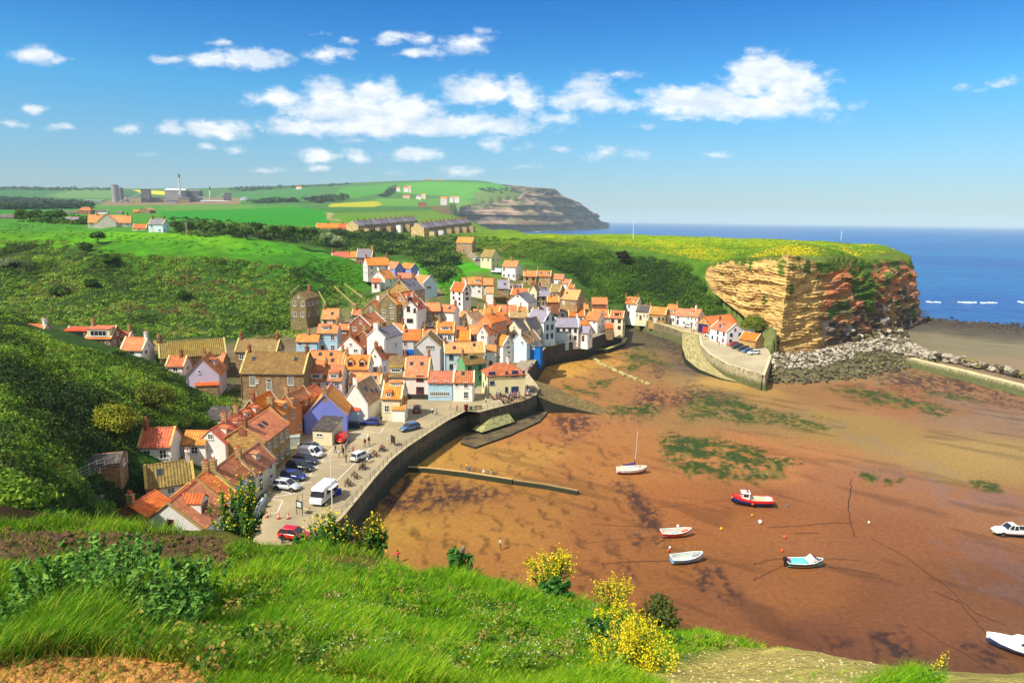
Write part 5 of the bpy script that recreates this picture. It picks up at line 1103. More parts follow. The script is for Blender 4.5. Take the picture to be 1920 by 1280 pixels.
H('F',987,1009,604,585,577,'C','b','cream building with a band of dark windows in mid village',z=10.6,rows=1,cols=1,nowin=True,wins=[('f',.5,3.6,5.0,1.2,6,1)])
H('F',1009,1036,600,584,573,'G','l','grey house with lavender roof behind the hotel',z=10.0,rows=1,cols=2,ch=(.9,))
H('G',896,922,647,604,591,'O','O','peach house with orange roof stepping down the lane',yaw=-34,z=10.0,L=8,rows=3,cols=1,ch=(.4,),side='r')
H('G',860,888,618,602,588,'D','t','low beige gable left of the peach house',yaw=-30,z=12.4,L=8,rows=1,cols=1,cop=(214,204,170))
H('F',905,934,604,593,576,'K','O','wide orange roof behind the peach house',yaw=-14,z=12.4,rows=1,cols=2,ch=(.05,))
H('G',920,939,634,610,594,'K','O','brown brick gable right of the peach house',yaw=-30,z=10.6,L=7,rows=2,cols=1)
H('F',908,970,592,583,572,'N','m','long patchy orange roof across the middle of the village',D=232,rows=1,cols=4,ch=(.3,.7))
H('F',934,954,612,597,585,'T','O','honey stone cottage with orange roof in the tight middle lane',z=11.4,rows=1,cols=2,ch=(.9,))
H('G',950,976,640,619,601,'C','g','dark grey roofed cream gable left of the tall hotel',yaw=-30,z=9.4,L=9,rows=1,cols=1)
H('G',972,994,640,617,599,'D','g','second dark slate gable just left of the tall hotel',yaw=-28,z=8.8,L=8,rows=2,cols=1)
H('F',955,990,610,595,584,'Z','t','stone range with flat brown roof above the dark slate gables',z=10.8,rows=1,cols=3,ch=(.5,),chside=1.2)
H('F',883,906,628,613,602,'G','s','small slate roofed cottage left of the peach house',z=11.6,rows=1,cols=1)
H('G',894,915,650,627,612,'P','r','dark red roofed cottage with pink wall below the peach house',yaw=-28,z=10.2,L=6,rows=2,cols=1,sky=[(.5,.5)])
H('F',879,897,643,626,609,'K','O','steep orange roof wedged beside the dark red one',z=10.6,rows=1,cols=1)
H('F',887,904,600,591,580,'K','O','little orange roof above the beige gable',z=13.0,rows=1,cols=1,ch=(.5,))
H('F',972,988,602,589,576,'K','O','orange roofed cottage left of the cream banded building',z=11.4,rows=1,cols=1,ch=(.2,))
H('F',862,882,604,594,584,'N','O','orange roofed cottage just below the white tower house',z=13.6,rows=1,cols=1,ch=(.8,))
H('F',930,944,660,650,640,'K','O','orange roofed brick cottage behind the twin white gables',z=7.6,rows=1,cols=1,ch=(.5,))
H('F',838,874,640,629,612,'K','m','rusty orange roof right of the peaked dormer roof',z=11.2,rows=1,cols=2,ch=(.9,))
H('F',765,792,625,612,600,'K','m','red brown roof below the bright white gable',z=12.6,rows=1,cols=2,ch=(.2,))
H('F',700,731,640,630,620,'K','m','red tiled roof between pink sided house and slate gable',z=12.2,rows=1,cols=2,ch=(.7,))
H('F',660,690,600,590,580,'Z','m','faded red roof left of the stone gable house',z=15.6,rows=1,cols=2,ch=(.2,))
# upper cluster
H('F',690,732,517,497,483,'P','o','large white house with a pink shaded front at the head of the village',yaw=18,D=292,rows=2,cols=3,ch=(.02,.98),cop=0)
H('G',697,722,545,523,508,'W','o','white gabled house with two tall white chimneys below the head of the village',yaw=-36,D=272,L=8,ch=(.0,.98),chm=WS,rows=2,cols=1)
H('F',697,713,541,529,522,'W','O','tiny orange roofed extension left of the two chimneyed white house',D=268,rows=1,cols=1,cop=0)
H('G',741,757,521,503,492,'V','O','lavender blue gable in the upper cluster',yaw=28,D=290,L=7,rows=2,cols=1,frame='w')
H('G',771,785,519,503,495,'V','O','white house with bright blue gable in the upper cluster',yaw=34,D=290,L=8,rows=2,cols=1)
H('F',744,770,530,521,512,'W','m','low red roofed white cottage below the blue gable',yaw=-12,D=280,rows=1,cols=2)
H('F',626,657,494,483,472,'P','r','long red roofed cottage highest on the left bank',D=328,yaw=14,rows=1,cols=3,ch=(.02,),cop=0)
H('F',656,673,494,482,472,'D','O','orange roofed cottage joined right of the highest red roof',D=326,rows=1,cols=1,ch=(.9,))
H('F',668,697,497,483,467,'K','s','grey slate barn with a tall dark brick end stack',D=318,rows=1,cols=2,ch=(.98,),chside=2.4,pots=0,skirt=4)
H('F',855,885,473,455,445,'N','o','lone stone house with orange roof on the far lane',yaw=-22,rows=2,cols=3,group='houses above the village',skirt=4)
H('F',900,921,505,482,468,'Y','b','pale yellow house beside the climbing lane',yaw=-34,rows=2,cols=2,group='houses above the village',skirt=4)
H('F',941,967,523,500,489,'W','o','tall white three storey house with green door beside the lane',yaw=-26,D=292,rows=2,cols=3,ch=(.5,),cop=0,group='houses above the village',skirt=4)
H('F',981,1006,537,518,508,'T','o','left half of the honey stone pair below the green hill',yaw=-6,D=290,rows=2,cols=2,ch=(.0,),frame='d',group='houses above the village')
H('F',1006,1032,538,518,508,'T','o','right half of the honey stone pair, with white bays',yaw=-6,D=290,rows=2,cols=2,ch=(.0,),dorm=[(.2,.3,1.2,1.,'shed'),(.75,.3,1.2,1.,'shed')],group='houses above the village')
H('F',1031,1055,537,523,514,'W','O','white cottage with orange roof right of the honey stone pair',yaw=-16,D=290,rows=1,cols=2,group='houses above the village')
H('F',1052,1068,542,531,524,'W','O','smaller white cottage stepping down the hillside',yaw=-24,D=288,rows=1,cols=2,group='houses above the village')
H('F',1064,1075,547,539,534,'W','O','smallest white outbuilding at the foot of the green hill',yaw=-24,D=284,rows=1,cols=1,group='houses above the village')
H('G',545,576,600,560,548,'Z','b','tall olive stone house alone beside the hillside steps',yaw=-30,z=14.5,L=8,rows=2,cols=2,ch=(.9,),skirt=4)
# north side of the beck
NG = 'houses on the north side of the harbour'
H('F',1166,1192,592,569,557,'W','o','white house with red door at the left end of the north quay',yaw=-28,z=5.2,rows=2,cols=3,sky=[(.4,.6)],dorm=[(.75,.25,1.0,.9,'shed')],ch=(.0,.98),group=NG,skirt=4)
H('F',1191,1217,600,584,573,'C','d','low cream cottage with dark brown roof on the north quay',yaw=-16,z=5.0,rows=1,cols=4,group=NG,ch=(.98,))
H('F',1216,1247,606,589,576,'T','O','yellow stone cottage with orange roof on the north quay',yaw=-14,z=4.8,rows=1,cols=4,group=NG,frame='g')
H('F',1248,1266,606,588,571,'W','O','white shop house with a grey dormer on the north quay',yaw=-12,z=4.7,rows=1,cols=1,dorm=[(.5,.1,2.2,1.1,'shed')],group=NG,wins=[('f',.65,1.5,1.8,1.6,3,1)],ch=(.98,))
H('F',1265,1287,609,592,579,'W','O','middle white cottage of the north quay row',yaw=-16,z=4.6,rows=2,cols=2,group=NG)
H('F',1286,1307,614,593,579,'W','m','white balconied house at the right end of the north quay row',yaw=-28,z=4.6,rows=2,cols=3,dorm=[(.3,.3,1.4,1.,'shed')],ch=(.5,),chm=WS,group=NG,sky=())
bs = H('G',1305,1330,624,608,594,'T','O','brick rescue boat station with orange roof and open blue door',yaw=-42,z=4.5,L=15,cop=(170,60,40),nowin=True,name='boat_station',cat='boat station',group=NG)
_w = HOUSES[-1][1]; b = MB(); b.box((-_w*.36, -.05, 0), (_w*.36, .02, 3.4)); b.build('boat_door', M((30,36,96), .5, .1), bs); b = MB(); b.box((-_w*.02, -.08, .2), (_w*.34, -.04, 2.6)); b.build('lifeboat_bow', M((190,60,50), .5, .2), bs)
H('G',1361,1394,645,622,608,'W','m','large white gabled house with scattered windows on the north quay',yaw=36,z=4.3,L=10,rows=2,cols=2,ch=(.98,),frame='b',dorm=[(.45,.3,1.6,1.1,'shed')],group=NG,cop=(232,230,224))
H('F',1385,1416,652,637,624,'T','O','honey stone store with orange roof nearest the headland cliff',yaw=-34,z=4.2,rows=1,cols=1,nowin=True,group=NG,name='stone_store',cat='store',door=0)
H('S',1394,1408,628,622,620,'G','g','flat grey annex behind the large white gabled house',yaw=-20,z=6.0,L=4,pitch=.5,nowin=True,group=NG,name='annex',cat='outbuilding')
# ------------------------------------------------------------ harbour works
def XY(l): return [W(*q) for q in l]
def prism(name, poly, zt, zb, mat, label=None, cat=None, kind=None, uvs=1.0, side=None):
    b = MB(); n = len(poly); A = sum(poly[i][0]*poly[(i+1) % n][1]-poly[(i+1) % n][0]*poly[i][1] for i in range(n))
    if A < 0: poly = poly[::-1]
    me = bpy.data.meshes.new(name); bm = bmesh.new(); vt = [bm.verts.new((p[0], p[1], zt)) for p in poly]; f = bm.faces.new(vt)
    vb = [bm.verts.new((p[0], p[1], zb)) for p in poly]; uv = bm.loops.layers.uv.new('UVMap')
    for l in f.loops: l[uv].uv = (l.vert.co.x, l.vert.co.y)
    s = 0
    for i in range(n):
        j = (i+1) % n; g = bm.faces.new((vb[i], vb[j], vt[j], vt[i])); L = math.dist(poly[i], poly[j]); g.material_index = 1 if side else 0
        for l, c in zip(g.loops, ((s, zb), (s+L, zb), (s+L, zt), (s, zt))): l[uv].uv = c
        s += L
    bmesh.ops.triangulate(bm, faces=[f]); bm.to_mesh(me); bm.free(); o = link(name, me); me.materials.append(mat)
    if side: me.materials.append(side)
    return tag(o, label, cat, None, kind)
def offset(line, d):
    L = np.array([p[:2] for p in line], float); t = np.gradient(L, axis=0); t /= np.linalg.norm(t, axis=1)[:, None]
    return [tuple(p) for p in (L+np.stack([-t[:, 1], t[:, 0]], -1)*d)]
def strip_wall(name, line, zts, zb, th, mat, label, cat='wall', top=None, flare=0.0, cope=None, ret=False):
    """solid wall along a plan line, thickness th to the left of its direction"""
    line = [tuple(p[:2]) for p in line]; inn = offset(line, th); out = offset(line, -flare); b = MB(); s = 0; n = len(line)
    if not hasattr(zts, '__len__'): zts = [zts]*n
    for i in range(n-1):
        a, c, ai, ci, ao, co = line[i], line[i+1], inn[i], inn[i+1], out[i], out[i+1]; L = math.dist(a, c); z0, z1 = zts[i], zts[i+1]
        b.quad([(*ao, zb), (*co, zb), (*c, z1), (*a, z0)], [(s, zb), (s+L, zb), (s+L, z1), (s, z0)], 0)
        b.quad([(*a, z0), (*c, z1), (*ci, z1), (*ai, z0)], [(s, 0), (s+L, 0), (s+L, th), (s, th)], 1)
        b.quad([(*ci, zb), (*ai, zb), (*ai, z0), (*ci, z1)], [(s, zb), (s+L, zb), (s+L, z1), (s, z0)], 0); s += L
    for i, e in ((0, 1), (n-1, -1)):
        q = [(*line[i], zb), (*line[i], zts[i]), (*inn[i], zts[i]), (*inn[i], zb)]
        b.quad(q if e > 0 else q[::-1], [(p[0]+p[1], p[2]) for p in q], 0)
    return tag(b.build(name, None, mats=[mat, top or mat]), label, cat)
def seawallm(c, weed):
    m, t, b = newmat('weathered_wall'); uv = uvc(t); s = t.new('ShaderNodeSeparateXYZ'); t.put(s.inputs[0], uv)
    n = t.noise(t.vmath('MULTIPLY', uv, (1.6, .35, 1)), 1.0, 6, .7); n2 = t.noise(uv, 3, 5, .7); jt = t.math('FRACT', t.math('DIVIDE', s.outputs[0], 4.4))
    jl = t.math('LESS_THAN', jt, 0.02); col = t.mix(t.mapr(n, .42, .62), srgb(c), tuple(v*.42 for v in srgb(c)))
    wd = t.mapr(t.math('ADD', s.outputs[1], t.math('MULTIPLY', n2, -2.2)), 1.6, 0.2); col = t.mix(wd, col, srgb(weed))
    col = t.mix(t.math('MULTIPLY', jl, .6), col, (0.01, 0.01, 0.01)); br = t.new('ShaderNodeTexBrick'); t.put(br.inputs['Vector'], uv); br.inputs['Scale'].default_value = 1
    br.inputs['Brick Width'].default_value = 1.1; br.inputs['Row Height'].default_value = .5; br.inputs['Mortar Size'].default_value = .03; br.inputs['Color1'].default_value = (.75, .75, .75, 1); br.inputs['Color2'].default_value = (1.2, 1.2, 1.2, 1); br.inputs['Mortar'].default_value = (.5, .5, .5, 1)
    t.put(b.inputs['Base Color'], t.mix(.8, col, t.mix(1.0, col, br.outputs[0], 'MULTIPLY'))); b.inputs['Roughness'].default_value = .85; bumpn(t, b, n2, .15); return m
WALLD = seawallm((96, 90, 72), (44, 50, 26)); WALLB = seawallm((72, 66, 56), (36, 38, 26)); WALLN = seawallm((178, 166, 128), (92, 96, 50))
TOPC = M((176, 162, 124), .9, .25, 1.5)
def asphalt(c, c2):
    m, t, b = newmat('worn_paving'); o = objc(t); n = t.noise(o, .12, 5, .6); n2 = t.noise(o, 1.7, 6, .7); n3 = t.noise(o, 14, 3)
    col = t.mix(t.mapr(n, .35, .65), srgb(c), srgb(c2)); col = t.mix(t.mapr(n2, .5, .75, 0, .5), col, tuple(v*.6 for v in srgb(c2))); t.put(b.inputs['Base Color'], t.mix(t.mapr(n3, .3, .8, 0, .25), col, srgb((90, 80, 66))))
    b.inputs['Roughness'].default_value = .9; return m
prism('pavement', [W(x, y, 4.4) for x, y in [(628,985)]]+QSw[1:]+[W(x, y, 4.4) for x, y in PAVE_PX], 4.44, 2.5, asphalt((172, 154, 116), (150, 136, 106)), kind='structure')
prism('pavement', NPAVE, 4.24, 2.5, asphalt((190, 174, 138), (168, 154, 122)), kind='structure')
strip_wall('sea_wall', QSw[0:10], 4.52, -1.6, .55, WALLD, 'long dark concrete sea wall in front of the car park', top=TOPC, flare=.5)
strip_wall('sea_wall', QSw[8:], 4.60, -1.6, .55, WALLD, 'curved dark sea wall below the pub terrace', top=TOPC, flare=.3)
strip_wall('harbour_wall', QVw, [6.0, 6.2, 6.5, 6.5, 6.4, 6.4, 6.3, 6.0, 5.6], -1.6, 4.5, WALLB, 'tall black stone harbour wall under the hotel', top=M((150, 136, 112), .9, .2, 1.))
strip_wall('harbour_wall', [QSw[-1], QVw[0]], [4.5, 6.0], -1.6, 3, WALLB, 'short dark wall joining pub terrace and slipway', top=TOPC)
strip_wall('beck_wall', QNw[:5], [5.1, 5.0, 4.8, 4.5, 4.3], -1.6, 3.2, seawallm((132, 118, 84), (96, 98, 54)), 'rough green stained stone wall along the beck', top=M((186, 170, 120), .9, .25, 1.), flare=.8)
strip_wall('quay_wall', QNw[4:-1], 4.34, -1.6, .8, WALLN, 'pale concrete wall curving round the north quay', top=M((206, 192, 150), .9, .2, 1.), flare=.7)
def ramp(name, outer, inner, mat, label, zb=-1.4, cat='slipway', side=None):
    O = [tuple(pz(*q)) for q in outer]; I = [tuple(pz(*q)) for q in inner]; b = MB(); s = 0
    O = [tuple(p) for p in resample(O, 24)]; I = [tuple(p) for p in resample(I, 24)]
    for i in range(23):
        L = math.dist(O[i], O[i+1]); Wd = math.dist(O[i], I[i])
        b.quad([O[i], O[i+1], I[i+1], I[i]], [(s, 0), (s+L, 0), (s+L, Wd), (s, Wd)])
        for P_, sg in ((O, 1), (I, -1)):
            q = [(P_[i][0], P_[i][1], zb), (P_[i+1][0], P_[i+1][1], zb), P_[i+1], P_[i]]; b.quad(q if sg > 0 else q[::-1], [(s, zb), (s+L, zb), (s+L, 1), (s, 1)], 1)
        s += L
    for k in (0, 23): b.quad([(O[k][0], O[k][1], zb), O[k], I[k], (I[k][0], I[k][1], zb)], None, 1)
    return tag(b.build(name, None, mats=[mat, side or WALLB]), label, cat)
def slipm():
    m, t, b = newmat('slipway_concrete'); uv = uvc(t); s = t.new('ShaderNodeSeparateXYZ'); t.put(s.inputs[0], uv); n = t.noise(t.vmath('MULTIPLY', uv, (.15, 1.4, 1)), 1.3, 5, .65); r = t.math('FRACT', t.math('MULTIPLY', s.outputs[0], 1.4))
    c = t.ramp(n, [(.3, srgb((66, 54, 34))), (.5, srgb((170, 158, 96))), (.7, srgb((214, 200, 152)))]); t.put(b.inputs['Base Color'], t.mix(t.math('LESS_THAN', r, .12), c, srgb((80, 70, 44)))); b.inputs['Roughness'].default_value = .8; return m
SLM = slipm()
ramp('slipway', [(1279,624,4.15),(1279,650,3.1),(1286,672,2.1),(1308,691,1.2),(1350,708,.5),(1408,722,-.1)], [(1309,628,4.15),(1311,650,3.1),(1327,667,2.2),(1357,685,1.3),(1397,699,.6),(1430,712,-.1)], SLM, 'curved pale slipway wrapping round the north quay')
ramp('slipway', [(1006,742,4.2),(1040,756,2.4),(1080,766,1.0),(1130,778,-.1)], [(1000,712,4.6),(1044,726,3.2),(1086,746,1.6),(1152,770,-.1)], stonewall((124, 106, 66), .5, .7), 'stone slipway running down beside the pub')
# lower apron of the sea wall
prism('wall_apron', [W(x, y, 1.0) for x, y in [(864,824),(892,832),(960,808),(1012,784),(1028,766),(1028,756),(1012,760),(985,775),(945,786),(900,800),(874,806)]], 0.35, -1, M((92, 78, 52), .9, .5, .4), 'weedy concrete apron below the curved sea wall', 'ledge', side=WALLB)
b = MB(); _a = pz(888,806,1.0); _b = pz(950,786,1.0); _d = (_b-_a)/np.linalg.norm(_b-_a); _n = np.array([_d[1], -_d[0], 0])
for f0, f1, h0_, h1_ in ((0, .55, .1, 2.0), (.55, 1, 2.0, 2.2)):
    p, q = _a+(_b-_a)*f0, _a+(_b-_a)*f1; w_ = 2.4
    b.quad([p+(0,0,h0_), q+(0,0,h1_), q-_n*.5+(0,0,h1_), p-_n*.5+(0,0,h0_)]); b.quad([p+_n*w_, q+_n*w_, q+(0,0,h1_), p+(0,0,h0_)]); b.quad([q+_n*w_, q-_n*.5, q-_n*.5+(0,0,h1_), q+(0,0,h1_)])
tag(b.build('concrete_buttress', M((150, 148, 96), .9, .4, 1.2)), 'pale green sloping buttress against the curved sea wall', 'buttress')
strip_wall('harbour_ledge', XY([(1040,684,0),(1075,672,0),(1108,664,0),(1140,662,0),(1172,650,0),(1176,640,0)]), 1.5, -1, 1.6, WALLB, 'low dark ledge at the foot of the harbour wall', top=M((186, 172, 104), .9, .3, 1.), cat='ledge')
strip_wall('groyne', XY([(748,884,0),(800,886,0),(870,894,0),(960,908,0)]), .9, -1, .7, WALLD, 'long low groyne crossing the golden sand', top=M((186, 150, 90), .9, .2), cat='groyne')
strip_wall('groyne', XY([(962,908,0),(1020,916,0),(1082,928,0)]), .75, -1, .8, WALLD, 'short outer groyne ending on the open beach', top=M((150, 120, 70), .9, .2), cat='groyne')
# breakwater
BW = [(1700,672),(1740,682),(1800,696),(1860,711),(1940,731),(2050,760)]
strip_wall('breakwater', XY([(x, y, 2.4) for x, y in BW]), 2.6, -1.4, 3.2, WALLN, 'long pale breakwater running off to the right', top=M((196, 182, 132), .9, .22, .6), flare=1.2, cat='breakwater')
# ------------------------------------------------------------ boulders
def boulder_mesh(seed, sub=2):
    bm = bmesh.new(); bmesh.ops.create_icosphere(bm, subdivisions=sub, radius=1); rr = random.Random(seed); pl = [(Vector((rr.gauss(0,1), rr.gauss(0,1), rr.gauss(0,1))).normalized(), rr.uniform(.5,.85)) for _ in range(11)]
    for v in bm.verts:
        for n, d in pl:
            k = v.co.dot(n)-d
            if k > 0: v.co -= n*k
    me = bpy.data.meshes.new('boulder'); bm.to_mesh(me); bm.free(); return me
BMS = [boulder_mesh(i) for i in range(9)]
def bouldermat(c):
    return M(c, .9, .3, 1.4, bump=.12)
ARU = [(1450,664,4.2),(1500,661,4.0),(1560,653,3.8),(1610,642,3.8),(1650,633,3.5),(1700,640,3.2),(1740,664,2.7)]
ARL = [(1444,722,-.3),(1500,722,-.3),(1560,718,-.3),(1610,712,-.3),(1660,703,-.3),(1710,692,-.3),(1765,686,-.3)]
_u = resample([tuple(pz(*q)) for q in ARU], 60); _l2 = resample([tuple(pz(*q)) for q in ARL], 60)
V = []; 
for k in range(13):
    f = k/12; 
    for i in range(60): p = _u[i]*(1-f)+_l2[i]*f; V.append((p[0], p[1], p[2]+(random.random()-.5)*.5-.25+.6*math.sin(f*math.pi)))
idx = np.arange(60*13).reshape(13, 60); Fq = np.stack([idx[:-1, :-1], idx[1:, :-1], idx[1:, 1:], idx[:-1, 1:]], -1).reshape(-1, 4)
link('rubble_slope', np_mesh('rubble_slope', V, Fq), None, M((104, 96, 66), .95, .45, .8, bump=.3))['kind'] = 'structure'
_bo = []
for i in range(950):
    s, f = random.random(), random.random()**.9; j = min(58, int(s*59)); p = (_u[j]*(1-f)+_l2[j]*f); white = f < .52+.12*math.sin(s*9); r = random.uniform(.45, 1.05)*(.9 if white else .75)
    _bo.append((p[0]+random.uniform(-.8,.8), p[1]+random.uniform(-.8,.8), p[2]+.25+.6*math.sin(f*math.pi)+random.uniform(-.1,.35), r, white, f))
bwl = resample([tuple(pz(x, y, 1.2))[:3] for x, y in [(1735,664),(1800,677),(1860,690),(1940,708),(2040,732)]], 200)
for i in range(110):
    p = bwl[random.randrange(200)]; _bo.append((p[0]+random.uniform(-1,1), p[1]+random.uniform(-1.2,1.2)+.5, .7+random.random()*1.4, random.uniform(.9,1.7), random.random() < .45, .2))
for i in range(60):  # blocks at the cliff foot
    q = pz(random.uniform(1600,1700), random.uniform(618,640), 1.5); _bo.append((q[0], q[1], q[2]+random.uniform(0,1.2), random.uniform(.6,1.5), random.random() < .5, .3))
_bo.sort(key=lambda q: -q[3]/q[1]); WH = [(164,154,136),(138,128,108),(184,174,154)]; DK = [(92,88,52),(70,64,48),(120,108,66)]
BM_W = [bouldermat(c) for c in WH]; BM_D = [bouldermat(c) for c in DK]; _rest = bmesh.new()
for i, (x, y, z, r, wh, f) in enumerate(_bo):
    me = random.choice(BMS); Mx = TR((x, y, z))@Matrix.Rotation(random.uniform(0,6.3), 4, 'Z')@Matrix.Rotation(random.uniform(-.4,.4), 4, 'X')@Matrix.Diagonal((r*random.uniform(.8,1.3), r*random.uniform(.8,1.2), r*random.uniform(.6,.9), 1))
    if i < 300:
        o = bpy.data.objects.new('boulder', me); COL.objects.link(o); o.matrix_world = Mx
        if not me.materials: me.materials.append(BM_W[0])
        o.material_slots[0].link = 'OBJECT'; o.material_slots[0].material = random.choice(BM_W if wh else BM_D)
        tag(o, 'pale angular boulder in the rock armour beside the headland' if wh else 'dark weed covered boulder in the rock armour beside the headland', 'boulder', 'pale rock armour boulders' if wh else 'dark rock armour boulders')
    else:
        t = bmesh.new(); t.from_mesh(me); t.transform(Mx); m_ = random.randrange(3)+(0 if wh else 3)
        for q in t.faces: q.material_index = m_
        tm = bpy.data.meshes.new('tmp'); t.to_mesh(tm); t.free(); _rest.from_mesh(tm); bpy.data.meshes.remove(tm)
me = bpy.data.meshes.new('rock_armour'); _rest.to_mesh(me); _rest.free()
for q in BM_W+BM_D: me.materials.append(q)
tag(link('rock_armour', me), 'smaller tumbled stones between the boulders by the headland', None, None, 'stuff')
# rubble line across the harbour
_rl = resample([tuple(pz(x, y, .1)) for x, y in [(1112,672),(1130,684),(1165,700),(1195,712),(1222,722)]], 60)
for i in range(46):
    p = _rl[int(i/46*59)]; o = bpy.data.objects.new('stone', BMS[i % 9]); COL.objects.link(o); o.location = (p[0]+random.uniform(-.4,.4), p[1]+random.uniform(-.4,.4), .2); r = random.uniform(.5,.9); o.scale = (r*1.2, r, r*.8); o.rotation_euler = (0, 0, random.random()*6)
    o.material_slots[0].link = 'OBJECT'; o.material_slots[0].material = bouldermat((170, 156, 100)); tag(o, 'yellowish stone in the broken wall across the inner harbour', 'stone', 'stones of the broken inner harbour wall')
# stony scar beyond the headland and loose stones
def scatter_rocks(name, pts, label, mat):
    bm = bmesh.new()
    for x, y, z, r in pts:
        t = bmesh.new(); t.from_mesh(random.choice(BMS3)); t.transform(TR((x, y, z))@Matrix.Rotation(random.random()*6, 4, 'Z')@Matrix.Diagonal((r*random.uniform(.8,1.6), r, r*random.uniform(.4,.7), 1))); tm = bpy.data.meshes.new('t'); t.to_mesh(tm); t.free(); bm.from_mesh(tm); bpy.data.meshes.remove(tm)
    me = bpy.data.meshes.new(name); bm.to_mesh(me); bm.free(); me.materials.append(mat); tag(link(name, me), label, None, None, 'stuff')
BMS3 = [boulder_mesh(50+i, 1) for i in range(6)]
pts = []
for i in range(420):
    px = random.uniform(1722, 2000); tl = np.interp(px, [1600,1700,1740,1800,1860,1920,2100], [590,594,599,604,609,614,632]); q = pz(px, tl+random.gauss(2, 3), 0.1); pts.append((q[0], q[1], -.1+random.random()*.4, random.uniform(.4,1.5)))
scatter_rocks('tide_rocks', pts, 'dark broken rocks along the low tide edge', M((66, 56, 44), .9, .4, .6))
pts = []
for (x0, x1, y0, y1, n) in ((1100,1400,710,790,260),(1640,1920,692,765,260),(1180,1300,600,700,110),(1240,1500,812,900,120),(1080,1240,770,800,60)):
    for i in range(n): q = pz(random.uniform(x0, x1), random.uniform(y0, y1), 0); pts.append((q[0], q[1], .03, random.uniform(.08,.3)))
scatter_rocks('beach_stones', pts, 'scattered small stones on the harbour sand', M((140, 116, 84), .9, .4, .8))

# ------------------------------------------------------------ railings, markings, steps
STEEL = M((70, 74, 78), .5, .1, metal=.3); WHITE = M((232, 232, 228), .6, .05)
def railing(name, line, z, label, step=2.0, h=1.05, rails=(1.0, .55), r=.035, mat=None, cat='railing', rr=.022):
    mat = mat or STEEL; L = np.array([(p[0], p[1], z) if len(p) == 2 else p for p in line], float); s = np.r_[0, np.cumsum(np.linalg.norm(np.diff(L, axis=0), axis=1))]; n = max(2, int(s[-1]/step)+1)
    t = np.linspace(0, s[-1], n); P_ = np.stack([np.interp(t, s, L[:, k]) for k in range(3)], -1); root = empty(name, tuple(P_[0]), 0, label, cat); pm = MB(); pm.bar((0,0,0), (0,0,h), r, 6); pm.lathe([(0,h+.08),(r*1.6,h+.03),(r,h-.02)], 6); me = pm.mesh('post'); me.materials.append(mat)
    for p in P_: o = link('post', me, root); o.location = tuple(p-P_[0])
    b = MB()
    for hh in rails:
        for a, c in zip(P_[:-1], P_[1:]): b.bar(a-P_[0]+(0,0,hh), c-P_[0]+(0,0,hh), rr, 5)
    b.build('rail', mat, root); return root
_ql = offset(QSw, .3)
railing('railing', _ql[1:9], 4.52, 'black post and rail fence on the long sea wall', 2.1)
railing('railing', _ql[8:], 4.6, 'black post and rail fence round the pub terrace', 1.9)
railing('railing', offset(QVw, .4)[3:8], 6.45, 'railing on the harbour wall under the hotel', 2.4)
railing('railing', offset(QNw, .3)[:4], 4.9, 'railing along the beck side lane', 3.0)
railing('railing', XY([(598,942,4.4),(560,938,4.4)])+XY([(560,938,4.4),(557,948,4.4)])[1:], 4.44, 'short black railing at the top of the beach steps', 1.2)
mk = MB()
def stroke(x0, y0, x1, y1, w=.12, z=4.446):
    a, b_ = pz(x0, y0, z), pz(x1, y1, z); d = (b_-a); d /= np.linalg.norm(d); n = np.array([-d[1], d[0], 0])*w/2; mk.quad([a-n, b_-n, b_+n, a+n])
for s in ((561,914,625,838),(626,906,695,839),(511,931,552,925),(552,925,541,914),(541,914,512,925),(520,918,549,926),(497,964,520,960),(520,960,530,938),(530,938,500,934),(608,852,640,850),(680,806,712,812),(712,812,720,802),(655,818,688,822),(688,822,690,812),(690,812,660,810),(662,812,684,821),(670,810,688,818),(636,869,650,870),(652,853,700,838),(566,905,585,904),(576,892,594,891),(586,878,604,877),(595,866,612,865),(604,855,620,855),(738,790,752,787),(700,783,742,779)): stroke(*s)
mk.build('road_markings', M((226, 222, 208), .8, .2, 2.))['kind'] = 'structure'
# steps to the beach
def steps(name, top, bot, w, n, label, mat, dirv=None):
    A = np.array(top, float); B = np.array(bot, float); d = B-A; L = np.hypot(d[0], d[1]); u = d/L; root = empty(name, tuple(A), math.atan2(d[1], d[0]), label, 'steps'); st = MB()
    for i in range(n):
        x0 = L*i/n; z0 = d[2]*(i+1)/n; st.box((x0+.03, -w/2, z0-.22), (x0+L/n*.82, w/2, z0))
    st.build('treads', mat, root); s2 = MB()
    for y in (-w/2-.12, w/2+.02): s2.quad([(0,y,0),(L,y,d[2]),(L,y,d[2]-.5),(0,y,-.5)]); s2.quad([(0,y+.1,0),(0,y+.1,-.5),(L,y+.1,d[2]-.5),(L,y+.1,d[2])]); s2.quad([(0,y,0),(0,y+.1,0),(L,y+.1,d[2]),(L,y,d[2])])
    s2.build('stringer', M((90, 74, 50), .9, .2), root); return root
steps('beach_steps', pz(636,985,4.4), pz(684,1012,.6), 2.4, 13, 'broad pale steps leading down to the sand', M((206, 190, 150), .9, .15))
steps('timber_steps', pz(574,953,4.4), pz(590,968,3.6), 2.2, 3, 'short timber steps beside the notice board', M((150, 124, 84), .9, .2))
railing('railing', [tuple(pz(642,984,3.6)), tuple(pz(676,1004,1.2))], 0, 'dark handrail beside the beach steps', 1.4)
strip_wall('stair_wall', XY([(628,985,4.4),(594,962,4.4),(560,950,4.4)]), 4.6, 1.5, .5, stonewall((176, 150, 100)), 'low stone wall at the end of the promenade', top=TOPC)
